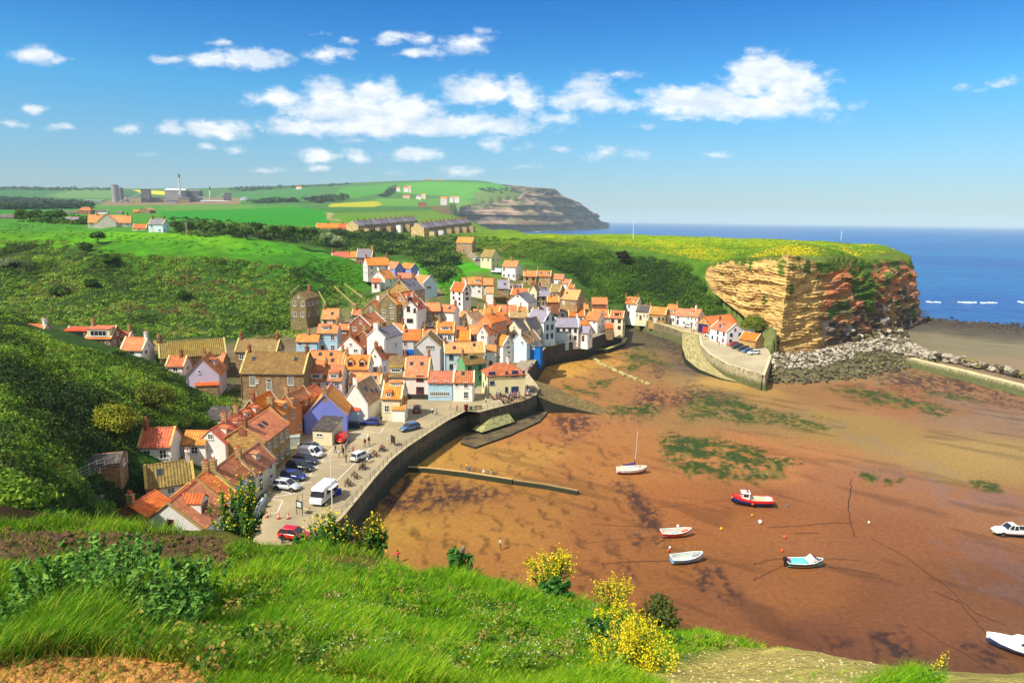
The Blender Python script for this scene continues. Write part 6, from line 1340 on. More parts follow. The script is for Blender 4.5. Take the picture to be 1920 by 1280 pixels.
# handrails of the hillside paths
HR = M((196, 182, 110), .8, .1)
for i, (a, b_, lb) in enumerate((((627,546),(666,583),'longer wooden handrail down the hillside path'),((646,541),(680,567),'upper wooden handrail beside the hillside path'),((598,556),(611,580),'short wooden handrail at the left of the hillside'),((560,545),(545,560),'little handrail above the olive stone house'))):
    P_ = hit([a[0], (a[0]+b_[0])/2, b_[0]], [a[1], (a[1]+b_[1])/2, b_[1]]); railing('handrail', [tuple(p+(0,0,1.2)) for p in P_], 0, lb, 2.4, 1.1, (1.05,.6), .06, HR, 'handrail', .06)
# ------------------------------------------------------------ vehicles
RUB = M((22, 22, 24), .8, .1); DARKP = M((28, 28, 30), .6, .1); RIM = M((150, 152, 156), .35, .1, metal=.8); LAMP = M((236, 236, 230), .15, .02); TAIL = M((150, 14, 14), .3, .05); PLATE = M((236, 226, 120), .5, .02)
def carpaint(rgb): return M(rgb, .28, .03, 1., coat=.8, spec=.5)
def wheel(par, x, y, r=.33, wdt=.22):
    s = 1 if y > 0 else -1; b = MB(); N = 18
    pr = [(r*.62, wdt/2), (r*.95, wdt/2), (r, wdt/2-.04), (r, -wdt/2+.04), (r*.95, -wdt/2), (r*.62, -wdt/2)]
    for k in range(5):
        for i in range(N):
            a0, a1 = 2*math.pi*i/N, 2*math.pi*(i+1)/N; (r0, y0), (r1, y1) = pr[k], pr[k+1]
            b.quad([(r0*math.cos(a0), y0*s, r0*math.sin(a0)), (r0*math.cos(a1), y0*s, r0*math.sin(a1)), (r1*math.cos(a1), y1*s, r1*math.sin(a1)), (r1*math.cos(a0), y1*s, r1*math.sin(a0))])
    w = empty('wheel', (x, y, r)); w.parent = par; b.build('tyre', RUB, w)
    c = MB(); c.quad([(r*.62*math.cos(2*math.pi*i/N), (wdt/2-.03)*s, r*.62*math.sin(2*math.pi*i/N)) for i in range(N)])
    for i in range(5):
        a = 2*math.pi*i/5; c.bar((0, (wdt/2-.0)*s, 0), (r*.6*math.cos(a), (wdt/2-.01)*s, r*.6*math.sin(a)), .035, 4)
    c.build('rim', RIM, w)
def car(label, px, py, z, head, rgb, kind='hatch', L=4.1, Wd=1.75, Hh=1.5, group='cars parked around the harbour', cat='car', name='parked_car'):
    P0 = pz(px, py, z); root = empty(name, tuple(P0), R(head), label, cat, group); w = Wd/2; X = L/2; pm = carpaint(rgb)
    belt = dict(hatch=.93, suv=1.05, van=1.1, estate=.92, pickup=1.16, mpv=1.0)[kind]; zb = .24 if kind in ('hatch', 'estate', 'mpv') else (.34 if kind != 'pickup' else .46)
    # stations from rear (-X) to front (+X): x, belt z, half width
    nose = .62 if kind != 'van' else .8
    st = [(-X, belt*.72, w*.80), (-X+.06, belt*.94, w*.9), (-X+.35, belt, w*.98), (-.3*X, belt, w), (.3*X, belt-.01, w), (.48*X, belt-.03, w*.99), (.78*X, belt-.14, w*.96), (X-.14, nose+.05, w*.88), (X, nose-.12, w*.72)]
    if kind == 'van': st[5:7] = [(.62*X, belt-.02, w*.99), (.82*X, belt-.12, w*.96)]
    b = MB(); rings = []
    for x, zt, hw in st:
        z0 = zb+(.1 if abs(x) > X-.2 else 0); m = (z0+zt)/2
        rings.append([(x, -hw*.93, z0), (x, -hw, m-.08), (x, -hw*.99, m+.1), (x, -hw*.93, zt-.03), (x, -hw*.72, zt+.01), (x, 0, zt+.035), (x, hw*.72, zt+.01), (x, hw*.93, zt-.03), (x, hw*.99, m+.1), (x, hw, m-.08), (x, hw*.93, z0)])
    for a, c in zip(rings[:-1], rings[1:]):
        for i in range(10): b.quad([a[i], c[i], c[i+1], a[i+1]][::-1])
        b.quad([a[10], c[10], c[0], a[0]][::-1])
    b.quad(rings[0][::-1][::-1]); b.quad(rings[-1][::-1])
    body = b.build('body', pm, root, smooth=True, merge=True)
    k = MB()   # sills and wheel arches
    k.box((-X+.12, -w*.94, zb-.04), (X-.12, w*.94, zb+.06)); xa = (-X*.60, X*.62); r = .33 if kind not in ('suv', 'pickup') else .37
    for x in xa:
        for s in (-1, 1):
            pts = [(x+(r+.07)*math.cos(a), s*(w+.004), r+(r+.07)*math.sin(a)) for a in [math.pi*i/10 for i in range(11)]]
            k.quad(pts if s < 0 else pts[::-1])
    k.build('sill', DARKP, root)
    # cabin
    cab = dict(hatch=(-X+.08, -X+.45, .10*X, .50*X), estate=(-X+.08, -X+.5, .12*X, .5*X), suv=(-X+.08, -X+.4, .12*X, .50*X), mpv=(-X+.08, -X+.35, .2*X, .62*X), van=(-X+.02, -X+.1, .42*X, .74*X), pickup=(-.20*X, -.17*X, .17*X, .38*X))[kind]
    xr, xr2, xf2, xf = cab; wb, wt = w*.92, w*.74; zt = Hh; zb2 = belt
    if kind == 'van': wt = w*.9
    Bq = [(xr, -wb, zb2), (xf, -wb, zb2), (xf, wb, zb2), (xr, wb, zb2)]; Tq = [(xr2, -wt, zt-.06), (xf2, -wt, zt-.03), (xf2, wt, zt-.03), (xr2, wt, zt-.06)]
    g = MB(); e = MB()
    g.quad([Bq[1], Bq[2], Tq[2], Tq[1]])
    if kind != 'van':
        g.quad([Bq[3], Bq[0], Tq[0], Tq[3]]); g.quad([Bq[0], Bq[1], Tq[1], Tq[0]]); g.quad([Bq[2], Bq[3], Tq[3], Tq[2]])
    else:
        for s in (0, 1):
            i0, i1 = (0, 1) if s == 0 else (3, 2); mb = Vector(Bq[i0]).lerp(Vector(Bq[i1]), .72); mt = Vector(Tq[i0]).lerp(Vector(Tq[i1]), .80)
            q = [mb, Bq[i1], Tq[i1], mt]; g.quad(q if s == 0 else q[::-1]); q = [Bq[i0], mb, mt, Tq[i0]]; e.quad(q if s == 0 else q[::-1])
        e.quad([Bq[3], Bq[0], Tq[0], Tq[3]])
    g.build('windows', glassm(), root)
    rz_ = .05; e.quad([Tq[0], Tq[1], (xf2-.12, -wt*.86, zt+rz_-.02), (xr2+.12, -wt*.86, zt+rz_-.03)]); e.quad([Tq[2], Tq[3], (xr2+.12, wt*.86, zt+rz_-.03), (xf2-.12, wt*.86, zt+rz_-.02)])
    e.quad([(xr2+.12, -wt*.86, zt+rz_-.03), (xf2-.12, -wt*.86, zt+rz_-.02), (xf2-.12, wt*.86, zt+rz_-.02), (xr2+.12, wt*.86, zt+rz_-.03)]); e.quad([Tq[1], Tq[2], (xf2-.12, wt*.86, zt+rz_-.02), (xf2-.12, -wt*.86, zt+rz_-.02)]); e.quad([Tq[3], Tq[0], (xr2+.12, -wt*.86, zt+rz_-.03), (xr2+.12, wt*.86, zt+rz_-.03)])
    for s in (-1, 1):
        for f in ((0, 0), (.48, .46), (1, 1)):
            bx = xr+(xf-xr)*f[0]; tx = xr2+(xf2-xr2)*f[1]; e.bar((bx, s*wb, zb2-.02), (tx, s*wt, zt-.04), .045, 4)
    e.build('roof', pm, root)
    if kind == 'pickup':
        bd = MB(); x0, x1 = -X+.06, -.22*X
        for s in (-1, 1): bd.box((x0, s*w*.93-.04, belt-.1), (x1, s*w*.93+.04, belt+.12))
        bd.box((x0, -w*.93, belt-.1), (x0+.07, w*.93, belt+.12)); bd.build('load_bed_rails', pm, root); fl = MB(); fl.box((x0+.08, -w*.88, belt-.05), (x1, w*.88, belt+.045)); fl.build('load_bed', DARKP, root)
    for s in (-1, 1):
        for x in xa: wheel(root, x, s*(w-.09), r)
        h = MB(); h.box((X-.22, s*w*.62-.17, nose-.08), (X-.05, s*w*.62+.17, nose+.05)); h.build('headlight', LAMP, root)
        t = MB(); t.box((-X-.012, s*w*.72-.1, belt*.66), (-X+.1, s*w*.72+.1, belt*.92)); t.build('tail_light', TAIL, root)
        m = MB(); m.box((xf-.35, s*(wb+.02), belt+.0), (xf-.2, s*(wb+.2), belt+.13)); m.build('door_mirror', pm, root)
    n = MB(); n.box((-X-.015, -.26, .5), (-X+.03, .26, .61)); n.box((X-.04, -.26, .34), (X+.012, .26, .44)); n.build('number_plate', PLATE, root)
    return root
car('silver crossover car at the near end of the parked row', 538, 917, 4.45, -14, (196,200,204), 'suv', 4.25, 1.8, 1.65)
car('blue estate car second from the near end of the parked row', 551, 898, 4.45, -14, (26,46,120), 'mpv', 4.1, 1.75, 1.52)
car('large black off road car in the parked row', 563, 881, 4.45, -14, (16,18,24), 'suv', 4.6, 1.85, 1.75)
car('dark navy saloon tucked behind the black off road car', 572, 868, 4.45, -14, (24,32,54), 'estate', 4.6, 1.8, 1.45)
car('white panel van in the parked row', 583, 856, 4.45, -15, (236,236,234), 'van', 4.3, 1.8, 1.85, cat='van', name='parked_van')
car('silver grey car at the far end of the parked row', 585, 845, 4.45, -12, (150,150,152), 'suv', 4.4, 1.8, 1.6)
car('bright red small van parked at the kiosk corner', 643, 827, 4.45, 84, (214,16,26), 'van', 3.7, 1.7, 1.8, cat='van', name='parked_van')
car('white car with open view of its back, by the benches', 676, 861, 4.45, 62, (232,230,224), 'suv', 4.1, 1.75, 1.6)
car('dark blue hatchback in front of the white gabled cottage', 695, 796, 4.45, 176, (22,36,130), 'hatch', 4.3, 1.8, 1.5)
car('steel blue car driving beside the sea wall railing', 768, 806, 4.45, 222, (70,98,136), 'estate', 4.3, 1.8, 1.5)
car('dull red car in the shade beside the cream cottage', 782, 771, 4.45, 95, (140,36,30), 'hatch', 3.7, 1.7, 1.5)
car('glossy red hatchback alone below the grassy bank', 553, 1009, 4.45, -13, (196,12,24), 'hatch', 4.2, 1.75, 1.52)
car('white car outside the balconied house on the north quay', 1292, 614, 4.4, -30, (226,226,224), 'hatch', 3.9, 1.7, 1.5)
car('left one of two white cars beside the boat station', 1331, 631, 4.25, 140, (232,232,230), 'hatch', 4.2, 1.75, 1.5)
car('right one of two white cars beside the boat station', 1340, 636, 4.25, 140, (228,228,228), 'hatch', 4.0, 1.75, 1.5)
car('red car at the left of the five on the north quay', 1374, 648, 4.25, 200, (180,22,40), 'hatch', 4.0, 1.75, 1.5)
car('black car second from left of the five on the north quay', 1382, 653, 4.25, 200, (20,20,26), 'suv', 4.5, 1.8, 1.65)
car('dark green black car in the middle of the five on the north quay', 1393, 657, 4.25, 200, (24,30,26), 'suv', 4.3, 1.8, 1.6)
car('blue car second from right of the five on the north quay', 1402, 660.5, 4.25, 200, (24,92,140), 'hatch', 4.1, 1.75, 1.5)
car('white hatchback at the right of the five on the north quay', 1413, 664, 4.25, 200, (236,236,236), 'hatch', 4.3, 1.75, 1.5)
car('white pickup truck parked on the wet sand', 1896, 1003, 0, 173, (238,236,232), 'pickup', 5.3, 1.85, 1.85, group='vehicles', cat='pickup truck', name='pickup_truck')
q = hit([893], [488])[0]; car('tiny white car on the lane below the stone house', 893, 488, q[2]+.1, 60, (230,230,230), 'hatch')
q = hit([931], [512])[0]; car('white van on the lane beside the three storey house', 931, 512, q[2]+.1, 160, (234,234,234), 'van', 5.0, 1.9, 2.1, cat='van', name='parked_van')
car('blue car parked below the honey stone pair', 1016, 545, hit([1016], [545])[0][2]+.1, 150, (70,110,170), 'hatch')
# snack van
def snack_van():
    P0 = pz(606, 938, 4.45); r = empty('ice_cream_van', tuple(P0), R(-101), 'white ice cream van with serving window at the end of the promenade', 'van'); pm = carpaint((240, 240, 236))
    b = MB(); b.box((-2.5, -.98, .45), (1.55, .98, 2.55)); b.quad([(1.55, -.98, .45), (2.45, -.92, .45), (2.45, -.92, 1.15), (1.55, -.98, 1.35)]); b.quad([(2.45, .92, .45), (1.55, .98, .45), (1.55, .98, 1.35), (2.45, .92, 1.15)])
    b.quad([(2.45, -.92, .45), (2.45, .92, .45), (2.45, .92, 1.15), (2.45, -.92, 1.15)]); b.quad([(2.45, -.92, 1.15), (2.45, .92, 1.15), (2.1, .92, 1.3), (2.1, -.92, 1.3)]); b.quad([(1.55, -.98, 2.2), (1.78, -.9, 2.2), (1.55, -.98, 2.55)])
    b.quad([(1.78, -.9, 2.2), (1.78, .9, 2.2), (1.5, .98, 2.55), (1.5, -.98, 2.55)]); b.build('body', pm, r, merge=True)
    g = MB(); g.quad([(2.1, -.9, 1.3), (2.1, .9, 1.3), (1.78, .9, 2.2), (1.78, -.9, 2.2)]); g.quad([(1.56, -.985, 1.35), (2.1, -.93, 1.3), (1.78, -.91, 2.2), (1.56, -.985, 2.2)]); g.quad([(2.1, .93, 1.3), (1.56, .985, 1.35), (1.56, .985, 2.2), (1.78, .91, 2.2)]); g.build('windscreen', glassm(), r)
    s = MB(); s.quad([(-1.7, .992, 1.2), (-1.7, .992, 2.1), (.7, .992, 2.1), (.7, .992, 1.2)]); s.build('serving_hatch', M((60, 50, 44), .5, .3), r); a = MB(); a.box((-1.8, .98, 2.12), (.8, 1.75, 2.17)); a.build('awning', M((226, 220, 210), .6, .1), r)
    c = MB(); c.box((-2.52, -1.0, .95), (1.56, 1.0, 1.03)); c.build('red_stripe', M((190, 60, 50), .5, .1), r)
    for x in (-1.5, 1.55):
        for y in (-.85, .85): wheel(r, x, y, .34)
    h = MB(); h.box((2.44, -.8, .7), (2.47, -.5, .92)); h.build('headlight', LAMP, r); h = MB(); h.box((2.44, .5, .7), (2.47, .8, .92)); h.build('headlight', LAMP, r)
snack_van()
# ------------------------------------------------------------ boats
def hull(stn, n=9):
    """stn: (x, half beam, keel z, sheer z, flare)"""
    rings = []
    for x, hb, zk, zs, fl in stn:
        ring = []
        for i in range(n):
            t = i/(n-1); a = t*math.pi/2; yy = hb*(math.sin(a)**fl); zz = zk+(zs-zk)*(1-math.cos(a))**.9
            ring.append((x, yy, zz))
        rings.append([(p[0], -p[1], p[2]) for p in ring[::-1]]+ring[1:])
    return rings
def boat(label, px, py, head, L, B, Hs, cols, kind, name, cat, heel=0, z=0.0):
    P0 = pz(px, py, z); root = empty(name, (float(P0[0]), float(P0[1]), z), R(head), label, cat, 'boats resting on the sand at low tide'); root.rotation_euler = (R(heel), 0, R(head))
    X = L/2; tr = .82 if kind != 'sail' else .62
    st = [(-X, B/2*tr, .18, Hs, .8), (-X*.6, B/2*.95, .06, Hs*.95, .7), (-X*.15, B/2, 0, Hs*.93, .65), (X*.3, B/2*.92, .03, Hs, .75), (X*.65, B/2*.66, .12, Hs*1.12, .95), (X*.88, B/2*.30, .3, Hs*1.24, 1.2), (X, .03, .55, Hs*1.32, 1.5)]
    rg = hull(st); m = len(rg[0]); b = MB()
    for a, c in zip(rg[:-1], rg[1:]):
        for i in range(m-1):
            up = (i < 3 or i >= m-4); b.quad([a[i], c[i], c[i+1], a[i+1]][::-1], None, 0 if up else 1)
    b.quad(rg[0], None, 0); hm = carpaint(cols[0]); bm_ = M(cols[1], .5, .15)
    b.build('hull', None, root, smooth=True, mats=[hm, bm_])
    w = MB()   # gunwale strip
    for s in (0, m-1):
        for a, c in zip(rg[:-1], rg[1:]): w.bar(a[s], c[s], .055, 5)
    w.bar(rg[0][0], rg[0][-1], .055, 5); w.build('gunwale', M(cols[2], .5, .08), root)
    # inside floor and sides
    f = MB(); zf = Hs*(.38 if kind in ('row', 'speed') else .8)
    for (a, c) in zip(rg[:-1], rg[1:]):
        qa, qc = a[0], c[0]; sa, sc_ = .80, .80
        f.quad([(qa[0], qa[1]*sa, zf), (qc[0], qc[1]*sc_, zf), (qc[0], -qc[1]*sc_, zf), (qa[0], -qa[1]*sa, zf)])
        for s in (1, -1):
            q = [(qa[0], s*qa[1]*sa, zf), (qc[0], s*qc[1]*sc_, zf), (qc[0], s*qc[1]*.985, qc[2]-.01), (qa[0], s*qa[1]*.985, qa[2]-.01)]; f.quad(q if s > 0 else q[::-1])
    a = rg[0]; f.quad([(a[0][0]+.02, a[0][1]*.8, zf), (a[0][0]+.02, -a[0][1]*.8, zf), (a[0][0]+.02, -a[0][1], a[0][2]), (a[0][0]+.02, a[0][1], a[0][2])]); f.build('inner_floor', M(cols[3], .6, .12), root)
    return root, st, rg
LBL = (232, 232, 228)
r, st, rg = boat('white sailing yacht with furled purple sail and tall mast', 1184, 887, 6, 5.6, 1.9, 1.1, [(236,236,230),(150,60,60),(240,240,236),(214,190,160)], 'sail', 'sailing_boat', 'sailing boat', 6)
b = MB(); b.box((-1.2, -.55, .8), (1.1, .55, 1.2)); b.quad([(1.1, -.55, 1.2), (1.1, .55, 1.2), (1.8, .3, .86), (1.8, -.3, .86)]); b.build('cabin', M((232, 228, 218), .5, .1), r)
b = MB(); b.bar((.55, 0, .9), (.55, 0, 8.4), .06, 8, .04); b.build('mast', M((226, 226, 226), .4, .05), r); b = MB(); b.bar((.5, 0, 1.7), (-1.9, 0, 1.6), .05, 6); b.build('boom', M((200, 200, 200), .4, .05), r)
b = MB(); b.bar((.45, 0, 2.0), (-1.8, 0, 1.74), .22, 8, .10); b.bar((.45, 0, 1.9), (.5, 0, 2.8), .16, 8, .07); b.build('furled_sail', M((70, 40, 110), .8, .1), r)
b = MB(); b.bar((.55, 0, 8.3), (2.75, 0, 1.2), .012, 4); b.bar((.55, 0, 8.3), (-2.75, 0, 1.0), .012, 4); b.bar((.55, 0, 7.4), (.5, .9, .9), .012, 4); b.bar((.55, 0, 7.4), (.5, -.9, .9), .012, 4); b.build('rigging', STEEL, r)
b = MB(); b.box((-.9, -.05, -.5), (.9, .05, .2)); b.build('keel', M((110, 60, 50), .7, .1), r)
r, st, rg = boat('red and blue wooden fishing boat with white wheelhouse', 1409, 947, 172, 6.6, 2.1, 1.4, [(30,44,130),(26,30,60),(206,34,36),(200,180,150)], 'fish', 'fishing_boat', 'fishing boat', -4)
b = MB()
for a, c in zip(rg[:-1], rg[1:]):
    for s in (0, -1):
        q = [a[s], c[s], (c[s][0], c[s][1]*1.01, c[s][2]-.36), (a[s][0], a[s][1]*1.01, a[s][2]-.36)]; q = [(p[0], p[1]*1.012, p[2]) for p in q]; b.quad(q); 
b.build('red_topsides', carpaint((214, 30, 34)), r); b = MB(); b.quad([(1.4, -.85, 1.4), (3.0, -.1, 1.68), (3.0, .1, 1.68), (1.4, .85, 1.4)]); b.build('foredeck', M((214, 60, 50), .6, .1), r)
b = MB(); b.box((.5, -.62, 1.0), (1.7, .62, 2.3)); b.quad([(.4, -.7, 2.3), (1.85, -.7, 2.3), (1.85, .7, 2.3), (.4, .7, 2.3)]); b.box((.4, -.7, 2.3), (1.85, .7, 2.37)); b.build('wheelhouse', M((236, 234, 228), .5, .06), r)
b = MB(); b.quad([(1.71, -.5, 1.7), (1.71, .5, 1.7), (1.71, .5, 2.15), (1.71, -.5, 2.15)]); b.quad([(.7, -.63, 1.7), (1.5, -.63, 1.7), (1.5, -.63, 2.15), (.7, -.63, 2.15)]); b.quad([(1.5, .63, 1.7), (.7, .63, 1.7), (.7, .63, 2.15), (1.5, .63, 2.15)]); b.build('wheelhouse_window', glassm(), r)
b = MB(); b.bar((1, 0, 2.3), (1, 0, 3.3), .04, 6); b.bar((1, -.6, 3.0), (1, .6, 3.0), .03, 5); b.build('aerial', STEEL, r); b = MB(); b.lathe([(.02,-.2),(.18,-.1),(.2,.05),(.1,.2),(.02,.22)], 8, (.1, 1.15, .8)); b.lathe([(.02,-.2),(.18,-.1),(.2,.05),(.1,.2),(.02,.22)], 8, (.9, .3, 2.6)); b.build('buoy_fender', M((222, 70, 40), .5, .05), r)
b = MB(); b.box((-2.9, -.8, 1.05), (-2.2, .8, 1.42)); b.build('stern_box', M((230, 226, 214), .6, .1), r)
for args in (('red and white rowing boat without cabin', 1267, 1005, 8, 4.6, 1.55, .98, [(206,52,34),(190,60,46),(238,234,226),(214,206,190)], 'row', 'rowing_boat', 'rowing boat', 6),
             ('light blue rowing boat with orange float inside', 1287, 1053, 14, 4.6, 1.6, 1.02, [(110,176,222),(80,150,210),(236,240,240),(206,214,206)], 'row', 'rowing_boat', 'rowing boat', 8)):
    r, st, rg = boat(*args); th = M((196, 178, 140), .7, .1)
    for x in (-1.2, -.1, .95):
        b = MB(); b.box((x-.13, -.62, .46), (x+.13, .62, .51)); b.build('thwart', th, r)
    b = MB()
    if 'red' in args[0]:
        b.box((-.6, -.4, .32), (.5, .35, .5)); b.build('blue_tarpaulin', M((90, 160, 210), .7, .1), r)
        s = MB()
        for a, c in zip(rg[:-1], rg[1:]):
            for k in (0, -1): q = [a[k], c[k], (c[k][0], c[k][1], c[k][2]-.09), (a[k][0], a[k][1], a[k][2]-.09)]; s.quad([(p[0], p[1]*1.015, p[2]) for p in q])
        s.build('white_band', M((236, 232, 224), .5, .05), r)
    else: b.lathe([(.02,-.2),(.22,-.1),(.26,.05),(.14,.22),(.02,.25)], 10, (1.5, 0, .75)); b.build('orange_float', M((232, 120, 50), .5, .05), r)
r, st, rg = boat('black and white speedboat with turquoise deck and outboard', 1508, 1061, 2, 5.0, 2.0, .85, [(34,34,44),(226,226,230),(230,230,228),(110,200,200)], 'speed', 'speedboat', 'speedboat', 0)
b = MB(); b.quad([(.3, -.8, .8), (.3, .8, .8), (1.0, .7, 1.5), (1.0, -.7, 1.5)]); b.quad([(1.0, -.7, 1.5), (1.0, .7, 1.5), (1.9, .6, .95), (1.9, -.6, .95)]); b.quad([(.3, -.8, .8), (1.0, -.7, 1.5), (1.9, -.6, .95)]); b.quad([(.3, .8, .8), (1.9, .6, .95), (1.0, .7, 1.5)]); b.build('cuddy', M((236, 236, 236), .4, .05), r)
b = MB(); b.box((1.0, -.72, .9), (2.0, .72, 1.0)); b.quad([(1.02, -.62, 1.51), (1.02, .62, 1.51), (1.8, .52, 1.04), (1.8, -.52, 1.04)]); b.build('dark_cover', M((34, 40, 66), .7, .3), r)
b = MB(); b.box((-2.95, -.22, .75), (-2.5, .22, 1.35)); b.box((-2.85, -.08, 0.05), (-2.65, .08, .8)); b.build('outboard_motor', M((40, 34, 38), .4, .1), r); b = MB(); b.box((-2.3, .3, .5), (-1.9, .7, .9)); b.build('fuel_tank', M((190, 50, 50), .5, .1), r)
r, st, rg = boat('white and navy cruiser with red floats at the right edge', 1921, 1226, 152, 7.2, 2.5, 1.15, [(30,56,120),(60,70,100),(240,240,238),(226,226,220)], 'cruise', 'motor_cruiser', 'motor boat', 0)
b = MB()
for a, c in zip(rg[:-1], rg[1:]):
    for k in (0, -1): q = [a[k], c[k], (c[k][0], c[k][1], c[k][2]-.35), (a[k][0], a[k][1], a[k][2]-.35)]; b.quad([(p[0], p[1]*1.012, p[2]) for p in q])
b.build('white_topsides', carpaint((240, 240, 238)), r); b = MB(); z_ = 1.18
for a, c in zip(rg[2:-1], rg[3:]): b.quad([(a[0][0], a[0][1]*.96, a[0][2]-.03), (c[0][0], c[0][1]*.96, c[0][2]-.03), (c[0][0], -c[0][1]*.96, c[0][2]-.03), (a[0][0], -a[0][1]*.96, a[0][2]-.03)])
b.build('deck', M((236, 236, 230), .5, .06), r); b = MB(); b.box((-1.2, -.85, 1.0), (.7, .85, 1.75)); b.quad([(.7, -.85, 1.75), (.7, .85, 1.75), (1.6, .6, 1.2), (1.6, -.6, 1.2)]); b.quad([(.7, -.85, 1.2), (.7, -.85, 1.75), (1.6, -.6, 1.2)]); b.quad([(.7, .85, 1.75), (.7, .85, 1.2), (1.6, .6, 1.2)]); b.build('cabin', M((238, 238, 236), .4, .05), r)
b = MB()
for s in (-1, 1): q = [(-.9, s*.86, 1.35), (.6, s*.86, 1.3), (.5, s*.86, 1.65), (-.9, s*.86, 1.68)]; b.quad(q if s < 0 else q[::-1])
b.build('cabin_window', glassm(), r); b = MB(); b.box((-2.9, -.9, 2.2), (-1.2, .9, 2.27)); b.build('canopy', M((200, 196, 184), .6, .2), r); b = MB()
for x in (-2.8, -1.3):
    for y in (-.85, .85): b.bar((x, y, 1.1), (x, y, 2.2), .03, 5)
b.build('canopy_pole', STEEL, r); b = MB()
for c in ((-1.6, -1.1, 1.5), (-1.9, -1.15, 1.0), (-1.2, -1.2, 1.25), (-2.3, -1.1, 1.6)): b.lathe([(.02,-.26),(.2,-.14),(.25,.05),(.14,.24),(.02,.28)], 9, c)
b.build('red_float', M((222, 40, 34), .45, .05), r)
# mooring lines and floats on the sand
def rope(label, pts, r=.035, rgb=(60, 44, 34)):
    P_ = resample([tuple(pz(x, y, .04)) for x, y in pts], 36); b = MB(); pp = None
    for i, p in enumerate(P_):
        r = r if i else r*.6; q = Vector((p[0]+(vnoise(i*.5, 3, 9)-.5)*.35, p[1]+(vnoise(i*.5, 9, 9)-.5)*.35, .07))
        if pp is not None: b.bar(pp, q, r, 4)
        pp = q
    tag(b.build('mooring_rope', M(rgb, .9, .2)), label, 'rope', 'mooring ropes lying on the sand')
rope('long straight rope running from mid beach toward the cruiser', [(1632,1008),(1700,1045),(1770,1095),(1830,1150),(1885,1172)], .04)
rope('curved rope ending at the bow of the cruiser', [(1752,1108),(1800,1130),(1830,1165),(1862,1200)], .05)
rope('rope running down from the cruiser bow to the grass bank', [(1722,1174),(1760,1200),(1810,1225),(1850,1250)], .04)
rope('weed hung rope standing up the beach right of the fishing boat', [(1596,896),(1594,925),(1590,955),(1597,985),(1600,1005)], .08, (50,40,26))
rope('dark rope running level left of the weedy one', [(1440,988),(1500,986),(1560,980),(1598,981)], .05, (54,40,28))
rope('rope trailing to the left of the speedboat', [(1412,1058),(1440,1050),(1475,1046)], .045)
rope('second rope slanting off the speedboat stern', [(1412,1087),(1440,1074),(1474,1058)], .045)
rope('rope trailing to the right of the speedboat', [(1545,1046),(1580,1048),(1612,1051)], .04)
rope('lower rope right of the speedboat', [(1550,1062),(1600,1068),(1650,1078)], .045)
rope('thin rope from the bow of the fishing boat', [(1374,934),(1330,942),(1255,950),(1200,954)], .03)
rope('long level rope above the red rowing boat', [(1110,982),(1170,986),(1240,988)], .04)
rope('rope between the two rowing boats and the wall', [(1100,1018),(1170,1010),(1240,1006)], .03)
rope('rope left of the light blue rowing boat', [(1130,1056),(1200,1052),(1262,1052)], .05)
rope('faint line across the middle of the beach', [(1425,1013),(1480,1014),(1540,1013),(1590,1013)], .03, (150,120,90))
rope('short dark rope piece mid beach', [(1490,999),(1535,999)], .06)
rope('faint rope from the small floats', [(1250,930),(1300,936),(1400,942)], .025)
def floatb(label, px, py, rgb, r=.22):
    P0 = pz(px, py, 0); b = MB(); b.lathe([(.01, 0), (r*.7, r*.2), (r, r), (r*.75, r*1.7), (r*.2, r*2.1), (.01, r*2.15)], 10); o = b.build('mooring_buoy', M(rgb, .4, .05), None, smooth=True); o.location = tuple(P0); tag(o, label, 'buoy', 'mooring buoys on the sand')
for a in (('white buoy right of the fishing boat stern line', 1425, 981, (240,240,236), .3), ('orange buoy above the speedboat', 1471, 1009, (236,90,40)), ('orange buoy left above the speedboat', 1466, 1034, (236,90,40)), ('yellow buoy between rowing and fishing boats', 1352, 993, (236,180,40)), ('small red buoy left of the light blue boat', 1253, 1034, (220,70,50)),
          ('white buoy above the red rowing boat', 1271, 988, (236,236,230)), ('yellow buoy under the fishing boat', 1410, 967, (230,170,50), .18), ('small blue buoy right of the fishing boat', 1477, 949, (60,120,190), .18), ('white buoy near the light blue boat', 1256, 1028, (230,230,226), .18), ('pale buoy alone in mid beach', 1629, 981, (226,220,206), .2)): floatb(*a)
# ------------------------------------------------------------ vegetation
def folm(name='leaves', rough=.75):
    m, t, b = newmat(name); at = t.new('ShaderNodeAttribute', attribute_name='Col').outputs['Color']; t.put(b.inputs['Base Color'], at); b.inputs['Roughness'].default_value = rough; b.inputs['Specular IOR Level'].default_value = .2
    tr = t.new('ShaderNodeBsdfTranslucent'); t.put(tr.inputs['Color'], at); mx = t.new('ShaderNodeMixShader'); mx.inputs[0].default_value = .28; out = [n for n in t.n if n.bl_idname == 'ShaderNodeOutputMaterial'][0]
    t.l.new(b.outputs[0], mx.inputs[1]); t.l.new(tr.outputs[0], mx.inputs[2]); t.l.new(mx.outputs[0], out.inputs[0]); return m
FOL = folm()
def rdir(n):
    v = rng.normal(size=(n, 3)); return v/np.linalg.norm(v, axis=1)[:, None]
def leaf_quads(C_, N_, L, Wd):
    """C_ centres, N_ normals, L / Wd half sizes"""
    n = len(C_); a = np.cross(N_, rdir(n)); a /= np.maximum(np.linalg.norm(a, axis=1), 1e-6)[:, None]; b = np.cross(N_, a)
    L = np.broadcast_to(L, n)[:, None]; Wd = np.broadcast_to(Wd, n)[:, None]
    return np.stack([C_-a*L, C_+b*Wd, C_+a*L, C_-b*Wd], 1).reshape(-1, 3)
def qmesh(name, V, col4):
    F_ = np.arange(len(V)).reshape(-1, 4); return np_mesh(name, V, F_, False, {'Col': col4})
